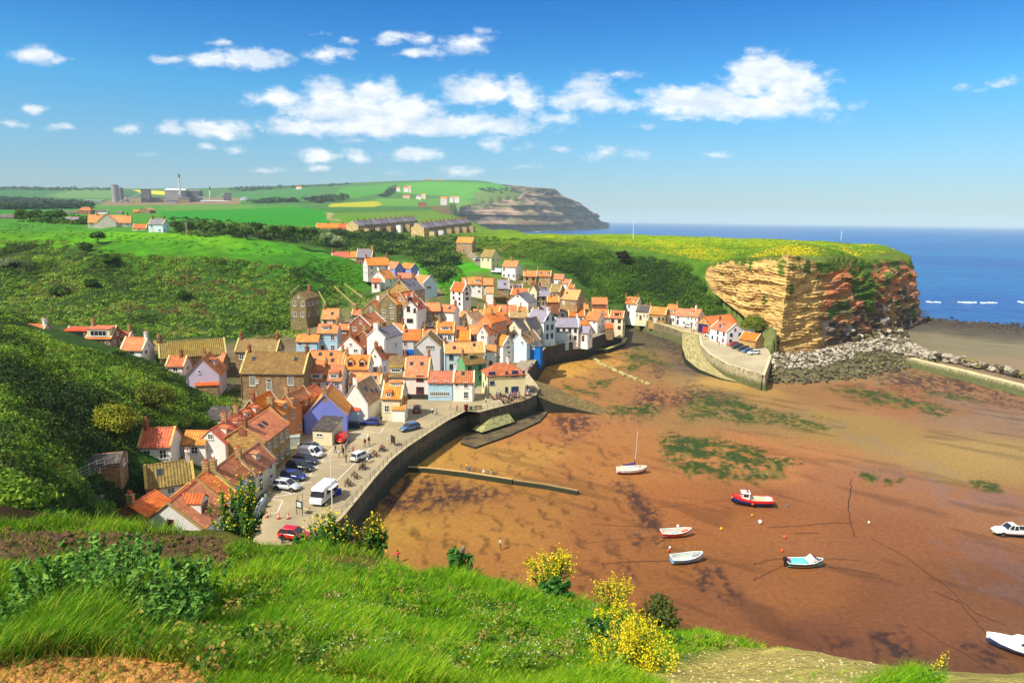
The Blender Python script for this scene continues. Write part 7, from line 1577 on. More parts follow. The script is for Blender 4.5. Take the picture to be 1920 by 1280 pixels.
def clumps(P_, rad, nleaf, lsize, cols, flat=.75, hollow=.55, jit=.25):
    """bushy clumps of separate leaves; P_ centres on the ground, rad radii, cols (n,3) linear"""
    n = len(P_); k = nleaf; d = rdir(n*k).reshape(n, k, 3); d[..., 2] = np.abs(d[..., 2])*1.0-.15
    r = rad[:, None]*(hollow+(1-hollow)*rng.random((n, k))**.5)
    lob = 1+.28*np.sin(d[..., 0]*4+rng.random((n, 1))*6)*np.cos(d[..., 1]*5+rng.random((n, 1))*6); r = r*lob
    c = P_[:, None, :]+d*r[..., None]*np.array([1, 1, flat])
    nn = d*.8+rng.normal(size=d.shape)*.55+np.array([0, 0, .25]); nn /= np.linalg.norm(nn, axis=-1)[..., None]
    s = lsize*(.6+.8*rng.random((n, k)))*(rad[:, None]/rad.mean())**.3
    V = leaf_quads(c.reshape(-1, 3), nn.reshape(-1, 3), s.ravel(), s.ravel()*.62)
    cc = cols[:, None, :]*(1-jit+2*jit*rng.random((n, k, 1)))*(1+.12*rng.normal(size=(n, k, 3)))
    return V, np.repeat(np.clip(cc, .002, 1).reshape(-1, 3), 4, 0)
def inpx(poly, n):
    xs = [p[0] for p in poly]; ys = [p[1] for p in poly]; out = []
    while len(out) < n:
        x = rng.uniform(min(xs), max(xs), n*3); y = rng.uniform(min(ys), max(ys), n*3); m = inpoly(x, y, poly); out += list(zip(x[m], y[m]))
    return np.array(out[:n])
_HX = np.array([(r.location.x, r.location.y) for r, *_ in HOUSES]); _HR = np.array([max(w, d)*.5 for r, w, d, *_ in HOUSES]); _HC = np.array([[r.location.x-math.sin(r.rotation_euler.z)*d/2, r.location.y+math.cos(r.rotation_euler.z)*d/2] for r, w, d, *_ in HOUSES])
def clear_of_houses(P_, m=0.6):
    d = np.hypot(P_[:, 0, None]-_HC[:, 0], P_[:, 1, None]-_HC[:, 1])-_HR*.95-m; return (d > 0).all(1)
def pal(n, cs, P_=None):
    c = np.array([np.array(srgb(q)) for q in cs]); 
    if P_ is None: t = rng.random(n)
    else: t = np.clip((fbm(P_[:, 0]/14, P_[:, 1]/14, 3, 91)-.25)*1.9+rng.normal(size=n)*.16, 0, .999)
    t = np.clip(t, 0, .9999)*(len(c)-1); i = t.astype(int); f = (t-i)[:, None]; return c[i]*(1-f)+c[i+1]*f
def region(name, label, polys, n, rmin, rmax, nleaf, lsize, cs, flat=.75, sink=.15, minD=0, jit=.25, houses=True):
    P_ = np.vstack([hit(*inpx(p, max(1, int(n*w))).T) for p, w in polys]); P_ = P_[~np.isnan(P_[:, 0])]
    P_ = P_[(beach_sd(P_[:, 0], P_[:, 1]) > 1) & (np.hypot(P_[:, 0], P_[:, 1]) > minD)]
    if houses: P_ = P_[clear_of_houses(P_)]
    rad = rng.uniform(rmin, rmax, len(P_))*(.6+.8*fbm(P_[:, 0]/9, P_[:, 1]/9, 2, 17)); P_[:, 2] -= rad*sink
    V, c = clumps(P_, rad, nleaf, lsize, pal(len(P_), cs, P_), flat, jit=jit); me = qmesh(name, V, c)
    return tag(link(name, me, None, FOL), label, None, None, 'stuff')
DG = [(42,66,24),(66,98,30),(94,132,36),(122,158,48)]
region('scrub', 'dark tangled scrub covering the near left hillside', [([(0,607),(80,627),(130,650),(215,668),(300,688),(345,728),(350,745),(250,760),(150,760),(0,760)], .5), ([(0,740),(350,735),(440,752),(440,790),(330,796),(250,802),(235,850),(140,850),(130,900),(60,935),(0,948)], .5)], 2300, .7, 1.9, 120, .17, [(54,76,28),(88,112,34),(118,156,42),(150,176,58),(126,112,52)], .7)
region('scrub', 'dense green scrub on the far bank of the left valley', [([(0,452),(140,452),(260,478),(430,484),(560,500),(650,535),(700,560),(690,585),(600,580),(560,640),(440,636),(300,630),(120,608),(0,602)], 1)], 2000, .9, 2.5, 90, .30, [(62,80,32),(84,110,34),(108,146,40),(140,168,58),(118,108,56)], .6)
region('thicket', 'thick hedge trees filling the valley behind the village', [([(330,422),(430,424),(560,434),(640,436),(700,446),(720,466),(640,470),(560,452),(430,446),(330,440)], .4), ([(560,434),(700,434),(860,446),(862,500),(830,530),(770,480),(700,472),(620,462)], .6)], 900, 2.0, 4.0, 110, .5, [(34,56,22),(52,80,26),(76,108,34),(112,136,60)], .85)
region('scrub', 'green bushes on the slope above the north side houses', [([(880,444),(1000,448),(1150,472),(1290,494),(1318,535),(1370,596),(1300,582),(1200,566),(1130,566),(1080,520),(990,486),(900,474)], 1)], 2400, 1.0, 2.6, 80, .3, [(44,68,22),(64,96,24),(88,126,30),(118,148,42)], .65)
region('meadow_flowers', 'yellow flowering grass on top of the headland', [([(960,441),(1100,443),(1640,449),(1692,470),(1600,482),(1480,478),(1330,490),(1180,462),(1000,452)], 1)], 5200, .25, .8, 14, .26, [(96,140,24),(132,160,24),(196,192,20),(224,206,30)], .5, houses=False)
region('scrub', 'bushes and garden greenery between the ridge cottages', [([(215,640),(300,672),(350,700),(450,735),(440,800),(390,800),(340,790),(345,730),(300,690),(215,668)], .6), ([(235,850),(300,870),(240,960),(130,960),(60,945),(140,900)], .25), ([(540,600),(640,560),(690,585),(640,612),(560,640)], .15)], 420, .5, 1.3, 110, .14, DG, .8)
region('verge', 'rough grass tufts on the green bank inside the village', [([(800,490),(860,500),(880,530),(880,570),(855,590),(835,560),(820,530)], .5), ([(590,480),(660,498),(690,530),(640,540),(560,500)], .3), ([(0,418),(300,440),(480,455),(560,475),(500,478),(300,462),(0,450)], .2)], 900, .4, 1.1, 40, .3, [(70,120,24),(86,146,24),(100,160,28)], .4)
region('distant_wood', 'far woods and hedgerows beyond the fields', [([(0,369),(170,380),(168,391),(0,393)], .5), ([(420,349),(640,341),(655,347),(440,360)], .12), ([(0,349),(215,353),(215,357),(0,357)], .1), ([(560,374),(640,364),(658,372),(600,381)], .08), ([(712,368),(745,347),(742,360),(722,371)], .04), ([(470,376),(560,374),(560,380),(470,382)], .06), ([(890,352),(965,352),(985,362),(920,362)], .05)], 800, 7, 13, 50, 2.4, [(28,50,24),(44,72,30),(64,96,40)], .8, houses=False)
region('hedge', 'hedge of bushes along the top of the near field', [([(30,402),(170,405),(165,420),(100,420),(30,415)], .5), ([(320,404),(480,420),(600,430),(560,438),(400,432),(320,425)], .5)], 260, 1.6, 3.0, 80, .5, [(44,74,26),(70,104,32),(100,132,50)], .85)
region('weeds', 'small weeds on the cliff foot and beck banks', [([(1450,655),(1560,650),(1640,640),(1560,660),(1460,668)], .5), ([(1180,575),(1330,590),(1300,603),(1200,590)], .5)], 200, .4, .9, 40, .2, [(70,100,24),(100,130,30)], .5)
# trees and bushes one can tell apart
def tree(name, label, cat, px, py, hgt, rad, cs, nclump=26, nleaf=170, ls=.16, group=None, D=None, G=None, flat=.9, trunk=(80,64,46)):
    P0 = hit([px], [py])[0] if D is None else pd(px, py, D)
    if np.isnan(P0[0]): return
    root = empty(name, tuple(P0), random.random()*6, label, cat, group); b = MB(); b.bar((0,0,-.6), (.1,0,hgt*.45), rad*.09, 7, rad*.055)
    cc = []
    for i in range(nclump):
        d = rdir(1)[0]; d[2] = abs(d[2])*1.1-.35; q = np.array([0, 0, hgt-rad*flat*.8])+d*rad*np.array([.72, .72, .72*flat])*rng.random()**.4; cc.append(q)
    for q in cc[::4]: b.bar((.1, 0, hgt*.3), tuple(q), rad*.045, 5, rad*.015)
    b.build('trunk', M(trunk, .9, .3), root); cc = np.array(cc); V, c = clumps(cc, rng.uniform(.3, .5, len(cc))*rad, nleaf, ls, pal(len(cc), cs), .85, hollow=.3)
    link('crown', qmesh('crown', V, c), root, FOL); return root
YG = [(110,120,24),(140,146,30),(166,164,40)]
tree('yellow_bush', 'large yellow green bushy tree above the red roofed white cottage', 'tree', 212, 818, 5.2, 4.2, YG, 40, 200, .16)
tree('yellow_bush', 'olive yellow tree to the right of the large yellow green one', 'tree', 292, 775, 5.2, 3.5, [(74,88,26),(104,114,34),(130,134,40)], 34, 200, .17)
tree('dark_bush', 'dark brown leaved bush alone on the green north slope', 'bush', 1168, 496, 6.5, 4.0, [(40,34,26),(56,46,32)], 30, 120, .3)
tree('bush', 'yellow green bush against the tan cliff behind the stone store', 'bush', 1413, 632, 9, 6, [(92,108,28),(124,138,34),(150,156,44)], 36, 150, .26, D=252)
for x, y, h, r_, lb in ((184,456,5,3.2,'dark leaning tree on the sunny field edge'),(160,470,3.5,3.2,'rounded dark bush left of the leaning field tree'),(112,556,4,3.6,'round bush low on the left valley bank'),(172,540,3.4,2.8,'small round bush in the middle of the left bank'),(20,500,4,4,'pale hawthorn bush at the far left of the bank'),(210,498,5,4.,'broad dark bush below the sunny field'),(345,560,3,2.6,'low dark bush in the centre of the far bank')):
    tree('bush', lb, 'bush', x, y, h, r_, DG[:3] if 'pale' not in lb else [(90,112,60),(150,160,120)], 24, 110, .28)
for i in range(16):
    tree('hedge_tree', 'round green tree in the hedge line beyond the sunny field', 'tree', 330+i*17+random.uniform(-5,5), 436+i*1.1+random.uniform(-2,2), random.uniform(5,8), random.uniform(3.2,4.8), [(44,72,24),(72,104,32),(110,134,48)], 20, 90, .4, group='trees in the hedge beyond the field', D=random.uniform(330,380))
for i, (x, y) in enumerate(((40,412),(58,414),(76,413),(95,414),(112,412))):
    tree('hedge_tree', 'pale green tree left of the orange roofed farmhouse', 'tree', x, y, 6, 4.2, [(60,92,34),(98,126,50)], 20, 90, .4, group='trees left of the farmhouse', D=390)
for x, y, lb in ((612,456,'blossoming hawthorn in the valley behind the second hill'),(630,464,'second pale blossoming hawthorn lower in the valley')): tree('hawthorn', lb, 'tree', x, y, 6, 4.4, [(110,130,80),(190,200,160)], 24, 110, .4, D=350)
# ------------------------------------------------------------ the bank at our feet
FGP = [(-20,985),(200,975),(430,1008),(700,1040),(960,1076),(1130,1122),(1290,1180),(1420,1205),(1580,1235),(1760,1276),(1760,1300),(-20,1300)]
def soil(px, py):
    """1 where the ground is bare"""
    a = np.maximum.reduce([1-sstep(np.hypot((px-1440)/250, (py-1262)/50), .8, 1.12), 1-sstep(np.hypot((px-170)/235, (py-1275)/52), .8, 1.1), .9*(1-sstep(np.hypot((px-650)/85, (py-1056)/17), .6, 1.1)),
        .7*(1-sstep(np.hypot((px-590)/30, (py-1225)/22), .5, 1.2)), .5*(1-sstep(np.hypot((px-770)/26, (py-1215)/18), .5, 1.2))])
    sc = sstep(py, 995, 1004)*(1-sstep(py, 1052, 1078))*(1-sstep(px, 405, 440)); return np.maximum(a, sc*.93)
def blades(Q, h, w, col, lean=.5, seg=3):
    n = len(Q); az = rng.uniform(0, 2*math.pi, n); ld = np.stack([np.cos(az), np.sin(az), np.zeros(n)], -1); pr = np.stack([-np.sin(az+1.2), np.cos(az+1.2), np.zeros(n)], -1)
    ln = lean*h*(.4+rng.random(n)*1.1); Vs = []
    for k in range(seg+1):
        t = k/seg; c = Q+np.array([0, 0, 1])*(h*t*(1-.18*t))[:, None]+ld*(ln*t*t)[:, None]; ww = w*(1-t)**.7*.5
        Vs.append(np.stack([c-pr*ww[:, None], c+pr*ww[:, None]], 1))
    V = np.stack(Vs, 1).reshape(n, (seg+1)*2, 3); base = (np.arange(n)*(seg+1)*2)[:, None]
    F_ = np.concatenate([base+np.array([[2*k, 2*k+1, 2*k+3, 2*k+2]]) for k in range(seg)], 1).reshape(-1, 4)
    C_ = np.repeat(col[:, None, :], (seg+1)*2, 1); return V.reshape(-1, 3), F_, C_.reshape(-1, 3)
def grass():
    px, py = inpx(FGP, 230000).T; s = soil(px, py); keep = rng.random(len(px)) > s*.97; px, py, s = px[keep], py[keep], s[keep]
    Q = hit(px, py, far=60); D = np.hypot(Q[:, 0], Q[:, 1]); ok = ~np.isnan(D) & (D < 40) & (D > 2.6); Q, D, px, py, s = Q[ok], D[ok], px[ok], py[ok], s[ok]
    tus = fbm(Q[:, 0]/.9, Q[:, 1]/.9, 3, 201); patch = fbm(Q[:, 0]/3.5, Q[:, 1]/3.5, 3, 202)
    h = (.04+.21*sstep(tus, .36, .7)+.10*patch)*(.7+.7*sstep(fbm(Q[:, 0]/2.2, Q[:, 1]/2.2, 3, 207), .4, .6))*(1-.55*s)*(.6+.8*rng.random(len(Q))); left = 1-sstep(px, 300, 800); h = h*(1+.25*left)*(1-.5*sstep(px, 1180, 1400))
    w = np.clip(.0015*D, .006, .016)*(.7+.6*rng.random(len(Q)))
    c0, c1, c2, c3 = (np.array(srgb(c)) for c in ((56,112,16), (130,192,30), (186,208,50), (176,164,80)))
    t = np.clip(.5*patch+.35*tus+.35*rng.random(len(Q))-.18*left, 0, 1)[:, None]; col = c0*(1-t)+c1*t; y = (rng.random(len(Q)) < .16+.25*sstep(patch, .5, .7))[:, None]; col = np.where(y, c2, col)
    d = (rng.random(len(Q)) < .04+.5*s)[:, None]; col = np.where(d, c3, col); V, F_, C_ = blades(Q-np.array([0, 0, .02]), h, w, col, .45)
    tag(link('grass', np_mesh('grass', V, F_, False, {'Col': C_}), None, FOL), 'long green grass on the bank in the foreground', None, None, 'stuff')
    # daisies and small leaves
    px, py = inpx([(560,1080),(1200,1160),(1260,1215),(1150,1280),(560,1280)], 1100).T; n_ = fbm(px/60, py/40, 3, 301); k = (n_ > .5) & (soil(px, py) < .3); Q = hit(px[k], py[k]); Q = Q[~np.isnan(Q[:, 0])]; Q[:, 2] += rng.uniform(.10, .22, len(Q))
    V = leaf_quads(Q, rdir(len(Q))*.5+np.array([0, 0, .9]), .007, .007); tag(link('daisies', qmesh('daisies', V, np.tile([.8, .8, .78], (len(V), 1))), None, FOL), 'tiny white daisies dotted through the grass', None, None, 'stuff')
    # clods and stones of the bare ground
    px, py = inpx([(0,990),(440,1010),(430,1075),(0,1075)], 700).T; px2, py2 = inpx([(0,1225),(400,1250),(400,1285),(0,1285)], 380).T; px3, py3 = inpx([(1230,1215),(1640,1240),(1640,1285),(1230,1285)], 260).T
    for X_, Y_, a, b_, lb, cc in ((px, py, .03, .16, 'dark crumbling clods of soil on the eroded bank', (86,62,36)), (px2, py2, .01, .05, 'orange brown clods of bare earth at the lower left', (176,122,58)), (px3, py3, .006, .02, 'pale grit on the worn patch at the lower right', (206,190,140))):
        scatter_rocks('soil_clods', [(q[0], q[1], q[2], rng.uniform(a, b_)) for q in hit(X_, Y_) if not np.isnan(q[0])], lb, M(cc, .95, .35, 6., bump=.03))
grass()
def herbs():
    px, py = inpx(FGP, 1500).T; k = soil(px, py) < .5; Q = hit(px[k], py[k]); Q = Q[~np.isnan(Q[:, 0])]; D = np.hypot(Q[:, 0], Q[:, 1]); Q = Q[D < 30]; D = D[D < 30]
    Q = Q[fbm(Q[:, 0]/1.6, Q[:, 1]/1.6, 3, 333) > .44]; rad = rng.uniform(.05, .17, len(Q)); Q[:, 2] += rng.uniform(.02, .14, len(Q)); V, c = clumps(Q, rad, 34, .02, pal(len(Q), [(44,84,26),(84,124,36),(140,160,50),(150,130,70)]), .8, hollow=.2)
    tag(link('meadow_herbs', qmesh('meadow_herbs', V, c), None, FOL), 'low leafy herbs mixed into the grass of the bank', None, None, 'stuff')
herbs()
def weed(name, label, px, py, hgt, spread, nst, leafc, flower=None, ls=.05, nl=26, D=None, cat='plant', fl_n=16, fl_s=.02, group=None, low=.0, flc=None):
    P0 = hit([px], [py])[0] if D is None else pd(px, py, D)
    if np.isnan(P0[0]): return
    root = empty(name, tuple(P0), 0, label, cat, group); b = MB(); LC = []; LN = []; FC = []
    for i in range(nst):
        a = rng.uniform(0, 6.28); rr = spread*rng.random()**.7; tip = np.array([math.cos(a)*rr, math.sin(a)*rr, hgt*rng.uniform(.6, 1.0)*(1-.35*(rr/max(spread, .01))**2)]); bs = np.array([math.cos(a)*rr*.25, math.sin(a)*rr*.25, -.08]); mid = (bs+tip)/2+rng.normal(size=3)*.03*hgt
        st_r = .004+.006*hgt; b.bar(tuple(bs), tuple(mid), st_r, 4); b.bar(tuple(mid), tuple(tip), st_r*.8, 4, st_r*.3)
        for k in range(nl):
            t = low+rng.random()**.8*(1-low)*(.9 if flower else 1); p = (bs*(1-t)**2+2*mid*t*(1-t)+tip*t*t); o = rdir(1)[0]; LC.append(p+o*np.array([1, 1, .4])*ls*1.6*(1.3-t)); LN.append(o*.6+np.array([0, 0, .7]))
        if flower is not None:
            for k in range(fl_n): FC.append(tip+rng.normal(size=3)*np.array([1, 1, 1.8])*hgt*.045-np.array([0, 0, rng.random()*hgt*.16]))
    b.build('stem', M((96, 120, 52), .8, .2), root); LC = np.array(LC); LN = np.array(LN); LN /= np.linalg.norm(LN, axis=1)[:, None]; s = ls*(.5+rng.random(len(LC)))
    V = leaf_quads(LC, LN, s*1.2, s*.55); link('foliage', qmesh('foliage', V, np.repeat(pal(len(LC), leafc)*(.7+.6*rng.random((len(LC), 1))), 4, 0)), root, FOL)['kind'] = 'stuff'
    if flower is not None:
        FC = np.array(FC); s = fl_s*(.6+.8*rng.random(len(FC))); V = leaf_quads(FC, rdir(len(FC)), s, s*.8); link('flowers', qmesh('flowers', V, np.repeat(pal(len(FC), flower), 4, 0)), root, FOL)['kind'] = 'stuff'
    return root
YF = [(200,180,14),(236,214,20),(244,226,60)]; LG = [(30,66,22),(52,104,34),(84,132,50)]
weed('flowering_shrub', 'tall leafy shrub with yellow flowers in front of the white gable', 452, 1026, 2.4, .8, 44, LG, YF, .062, 40, D=18, fl_n=14, fl_s=.026)
weed('flowering_shrub', 'yellow flowered shrub left of the beach steps', 622, 1046, 1.6, .62, 40, LG, YF, .06, 36, D=17, fl_n=8, fl_s=.03)
weed('flowering_shrub', 'yellow flowered shrub below the dark sea wall end', 700, 1050, 1.45, .5, 30, LG, YF, .06, 30, D=17.4, fl_n=9, fl_s=.03)
weed('leafy_shrub', 'low leafy shrub below the red hatchback', 562, 1042, .65, .45, 26, LG, None, .07, 34, D=18)
weed('leafy_shrub', 'small dark shrub standing on the bank edge', 860, 1082, .75, .38, 24, LG, None, .06, 34, D=14)
weed('flowering_shrub', 'pale yellow bush at the middle of the bank edge', 1035, 1106, 0.9, .6, 44, [(70,110,30),(110,140,40)], YF, .03, 20, D=13.4, fl_n=34, fl_s=.018, low=.3)
weed('leafy_shrub', 'dark leafy shrub under the pale yellow bush', 1042, 1122, .42, .42, 26, LG, None, .05, 34, D=11.9)
weed('flowering_shrub', 'yellow flower spikes behind the right hand shrub', 1148, 1150, .85, .35, 24, [(70,110,30),(110,140,40)], YF, .025, 16, D=11.4, fl_n=40, fl_s=.014, low=.3)
weed('flowering_shrub', 'dense yellow flowered clump on the sunny bank', 1165, 1186, .5, .45, 46, [(70,110,30),(120,150,40)], YF, .025, 20, D=9.6, fl_n=30, fl_s=.013, low=.3)
weed('leafy_shrub', 'brown and green shrub right of the yellow clump', 1238, 1176, .62, .36, 30, [(60,66,30),(96,96,44),(60,104,36)], None, .035, 34, D=9.9)
weed('leafy_shrub', 'dark green leafy plant below the yellow clump', 1135, 1205, .36, .34, 26, LG, None, .035, 40, D=8.2)
weed('flowering_shrub', 'bright yellow flowers at the bottom edge of the bank', 1190, 1288, .62, .42, 70, [(80,120,30),(120,150,40)], YF, .018, 18, D=5.5, fl_n=46, fl_s=.009, low=.2)
weed('rape_stem', 'single tall yellow flowering stem at the lower right', 1765, 1290, .52, .10, 5, [(90,120,40),(120,140,50)], YF, .012, 14, D=6.4, fl_n=26, fl_s=.008)
weed('rape_stem', 'small group of thin yellow stems at the lower right', 1725, 1288, .26, .22, 16, [(80,120,30),(110,140,40)], YF, .012, 16, D=6.4, fl_n=12, fl_s=.006)
for i, (x, y, h, sp, D, n) in enumerate(((110,1190,.75,.5,6.8,34),(230,1200,.8,.55,6.4,40),(330,1190,.6,.45,6.8,30),(170,1130,.75,.6,8.6,34),(300,1215,.45,.4,5.6,26),(60,1230,.5,.35,5.4,22),(360,1140,.55,.5,8.2,24),(250,1150,.85,.5,7.8,28))):
    weed('dock_plant', ['broad leaved weed clump at the left','tallest leafy weeds in the left foreground','leafy weeds right of the tallest clump','leafy weeds below the soil bank','low weeds above the brown soil mound','weeds at the far left edge','sparse weeds beside the green grass','weeds with seed stalks behind the tallest clump'][i], x, y, h*1.35, sp*1.15, int(n*1.4), [(44,86,30),(84,136,48),(132,172,72)], None, .034*D/7, 50, D=D)
for i, (x, y, D) in enumerate(((325,1120,11),(400,1110,11.5),(590,1125,10),(200,1100,11.8),(470,1100,12),(280,1065,13))):
    weed('seed_stalk', 'thin dry flower stalk rising above the left weeds', x, y, 1.25, .16, 4, [(90,110,50),(120,130,60)], [(150,150,50),(190,180,50)], .018, 12, D=D, fl_n=16, fl_s=.010, group='thin stalks in the left foreground')
def lower_slope():
    x = rng.uniform(-48, 26, 1500); y = rng.uniform(20, 70, 1500); k = (beach_sd(x, y) > 2) & (sdist(x, y, PAVE) > 2) & (np.hypot(x, y) > 21); x, y = x[k], y[k]; P_ = np.stack([x, y, hgrid(x, y)], -1); P_ = P_[(np.abs(topx(P_)[1]-1e9) > 0) & clear_of_houses(P_, 1.0)]
    qx, qy = topx(P_); h_ = hit(qx, qy); P_ = P_[np.hypot(h_[:, 0]-P_[:, 0], h_[:, 1]-P_[:, 1]) > 1.5]; rad = rng.uniform(.5, 1.1, len(P_)); P_[:, 2] -= .4
    V, c = clumps(P_, rad, 60, .12, pal(len(P_), DG, P_), .6); tag(link('scrub', qmesh('scrub', V, c), None, FOL), 'scrub on the steep drop below the grassy bank', None, None, 'stuff')
lower_slope()
# ------------------------------------------------------------ outlying buildings
def terr(name, P0, rz, w, d, he, rise, wm, rm, label, group, ext=None, wins=2):
    root = empty(name, tuple(P0), rz, label, 'house', group); Mr = TR((0, d/2, 0))
    o = walls_mesh(w, d, he, rise, 6).build('wall', wm, root); o.matrix_local = Mr; r = roof_mb(w, d, he, rise, vg=.0).build('roof', rm, root); r.matrix_local = Mr
    chimney(root, w/2-.5, d/2, he+rise, stonewall(STONES['K'], .4, .16), 'x', 1.3, 0, 1.5)
    for i in range(wins):
        for k in range(2): put_window(root, TR((-w/2+w*(i+.5)/wins, 0, he*(k+.5)/2)), 1.1, 1.3, 'd', 1, 2)
    if ext:
        b = MB(); b.box((-w*.2, -6.2, -4), (w*.25, -2.6, ext)); b.build('rear_extension', wm if random.random() < .4 else plaster(random.choice([WALLS['W'], WALLS['C'], WALLS['G']])), root)
        b = MB(); b.quad([(-w*.2-.2, -6.4, ext+.0), (w*.25+.2, -6.4, ext+.0), (w*.25+.2, -2.5, ext+.6), (-w*.2-.2, -2.5, ext+.6)], [(0,0),(3,0),(3,4),(0,4)]); b.build('extension_roof', rm, root)
    return root
for (x0, y0, D0, x1, y1, D1, n, lb) in ((672,438,470,784,425.5,585,12,'upper'), (795,443.5,450,884,430,545,12,'lower')):
    A = pd(x0, y0, D0); B = pd(x1, y1, D1); d = B-A; L = np.hypot(d[0], d[1]); rz = math.atan2(d[1], d[0]); w = L/n
    for i in range(n):
        p = A+d*(i+.5)/n; end = ' end house of the %s grey roofed terrace' % lb
        lab = ('left cream gabled'+end) if i == 0 else (('far right'+end) if i == n-1 else 'grey slate roofed house inside the %s terrace on the plateau' % lb)
        terr('terraced_house', p, rz, w, 9, 5.4, 3.0, stonewall((222,196,136) if i == 0 else (182,156,116), .6, .3), slate(ROOFS['s'] if i % 3 else ROOFS['l']), lab, 'slate roofed terraces on the plateau', ext=random.choice([3., 3.4]) if i % 2 == 0 else None)
OG = 'outlying houses and farms'
H('F',592,634,433,427,419,'T','O','left orange roofed house before the grey terraces',D=500,rows=1,cols=5,group=OG,ch=(.5,),skirt=6)
H('F',634,666,434,427.5,419.5,'T','O','right orange roofed house before the grey terraces',D=495,rows=1,cols=4,group=OG,ch=(.2,),skirt=6)
H('S',563,578,431,427.5,427,'G','s','little grey shed in the green field',D=500,L=6,pitch=1,nowin=True,name='shed',cat='shed',group=OG,skirt=4)
fh = H('F',166,247,431,417.5,403.5,'P','o','large cream farmhouse with orange roof beyond the sunny field',yaw=-6,D=345,rows=2,cols=6,ch=(.2,.93),group=OG,name='farmhouse',skirt=6)
w1 = walls_mesh(5, 8, 4.2, 3.6, 4).build('gable_wing', plaster(WALLS['P']), fh); w1.matrix_local = TR((-1, .6, 0))@RZ(math.pi/2); w1 = roof_mb(5, 8, 4.2, 3.6).build('wing_roof', roofmat('o'), fh); w1.matrix_local = TR((-1, .6, 0))@RZ(math.pi/2)
H('F',249,274,434,428,420.5,'C','O','orange roofed garage right of the farmhouse',D=340,yaw=-20,rows=1,cols=1,group=OG,skirt=5,name='garage',cat='garage')
H('F',279,306,436,421,410.5,'Q','s','white house with grey slate roof right of the farmhouse',yaw=-30,D=335,rows=2,cols=2,ch=(.1,.95),group=OG,skirt=5)
H('F',0,26,416,408,402,'K','d','dark barn at the far left edge',D=420,nowin=True,group=OG,name='barn',cat='barn',skirt=5)
H('F',121,146,418,413,407,'Z','s','grey roofed cottage half hidden by the field hedge',D=400,rows=1,cols=2,group=OG,skirt=5)
H('F',147,171,401,394.5,388.5,'K','m','red brick farmhouse in the distant fields',D=700,rows=2,cols=3,hip=.8,group=OG,skirt=6,ch=(.5,))
H('F',116,146,402.5,399,396,'K','d','long black barn left of the brick farmhouse',D=720,nowin=True,group=OG,name='barn',cat='barn',skirt=6)
H('F',173,201,401,397,393.5,'G','d','black roofed barn right of the brick farmhouse',D=720,nowin=True,group=OG,name='barn',cat='barn',skirt=6)
H('F',217,229,402,399,396,'E','g','small green shed in the fields',D=700,nowin=True,group=OG,name='shed',cat='shed',skirt=6)
H('F',250,259,400,397,393.5,'K','O','small orange roofed hut in the fields',D=760,nowin=True,group=OG,name='hut',cat='hut',skirt=6)
H('G',261,281,400,394,389.5,'S','m','brown stone barn with half orange roof in the fields',D=760,yaw=-30,L=12,nowin=True,group=OG,name='barn',cat='barn',skirt=6)
for a in ((757,765,357,352,349.5,2700,'W','O','left house of the farm group high on the far hill'),(764,771,356,351,348.5,2750,'C','O','right house of the farm group high on the far hill'),(743,750,356,353,351,2700,'W','O','lone white cottage left of the high farm group'),(755,768,372,369,366,2100,'C','O','long white farmhouse on the middle of the far hill'),
          (780,789,371,368,365,2150,'W','s','white house with grey roof on the far hill'),(790,798,369,365,363,2200,'C','O','cream house beside the grey roofed one on the far hill'),(826,838,377,372,369,2100,'P','O','orange farmhouse near the far cliff'),(843,850,373,370.5,368.5,2150,'W','O','first of two small cottages near the far cliff'),(852,861,373,370.5,368.5,2150,'W','O','second of two small cottages near the far cliff'),
          (784,799,386,381.5,379.5,1800,'K','d','brown barn in the yellow green field'),(798,808,339,337,335.5,3250,'K','m','left farm building on the far skyline'),(818,830,340,338,336.5,3250,'K','m','right farm building on the far skyline'),(555,565,354,351.5,349.5,2900,'W','O','lone orange roofed house below the far woods')):
    H('F',a[0],a[1],a[2],a[3],a[4],a[6],a[7],a[8],D=a[5],nowin=a[7] == 'd',rows=1,cols=2,group='far farmsteads on the headland',name='farmhouse' if a[7] != 'd' else 'barn',cat='house' if a[7] != 'd' else 'barn',cop=0,skirt=12,wsz=(1.5,1.5))
# caravans
for x, y, lb in ((685,397,'left white caravan in the field'),(694,397,'right white caravan in the field')):
    P0 = pd(x, y+3, 950); r = empty('caravan', tuple(P0), .1, lb, 'caravan'); b = MB(); b.box((-3, -1.2, .6), (3, 1.2, 3)); b.build('body', M((232,232,228), .5), r); b = MB(); b.box((-2, -1.24, 1.6), (2, -1.19, 2.4)); b.build('windows', glassm(), r)
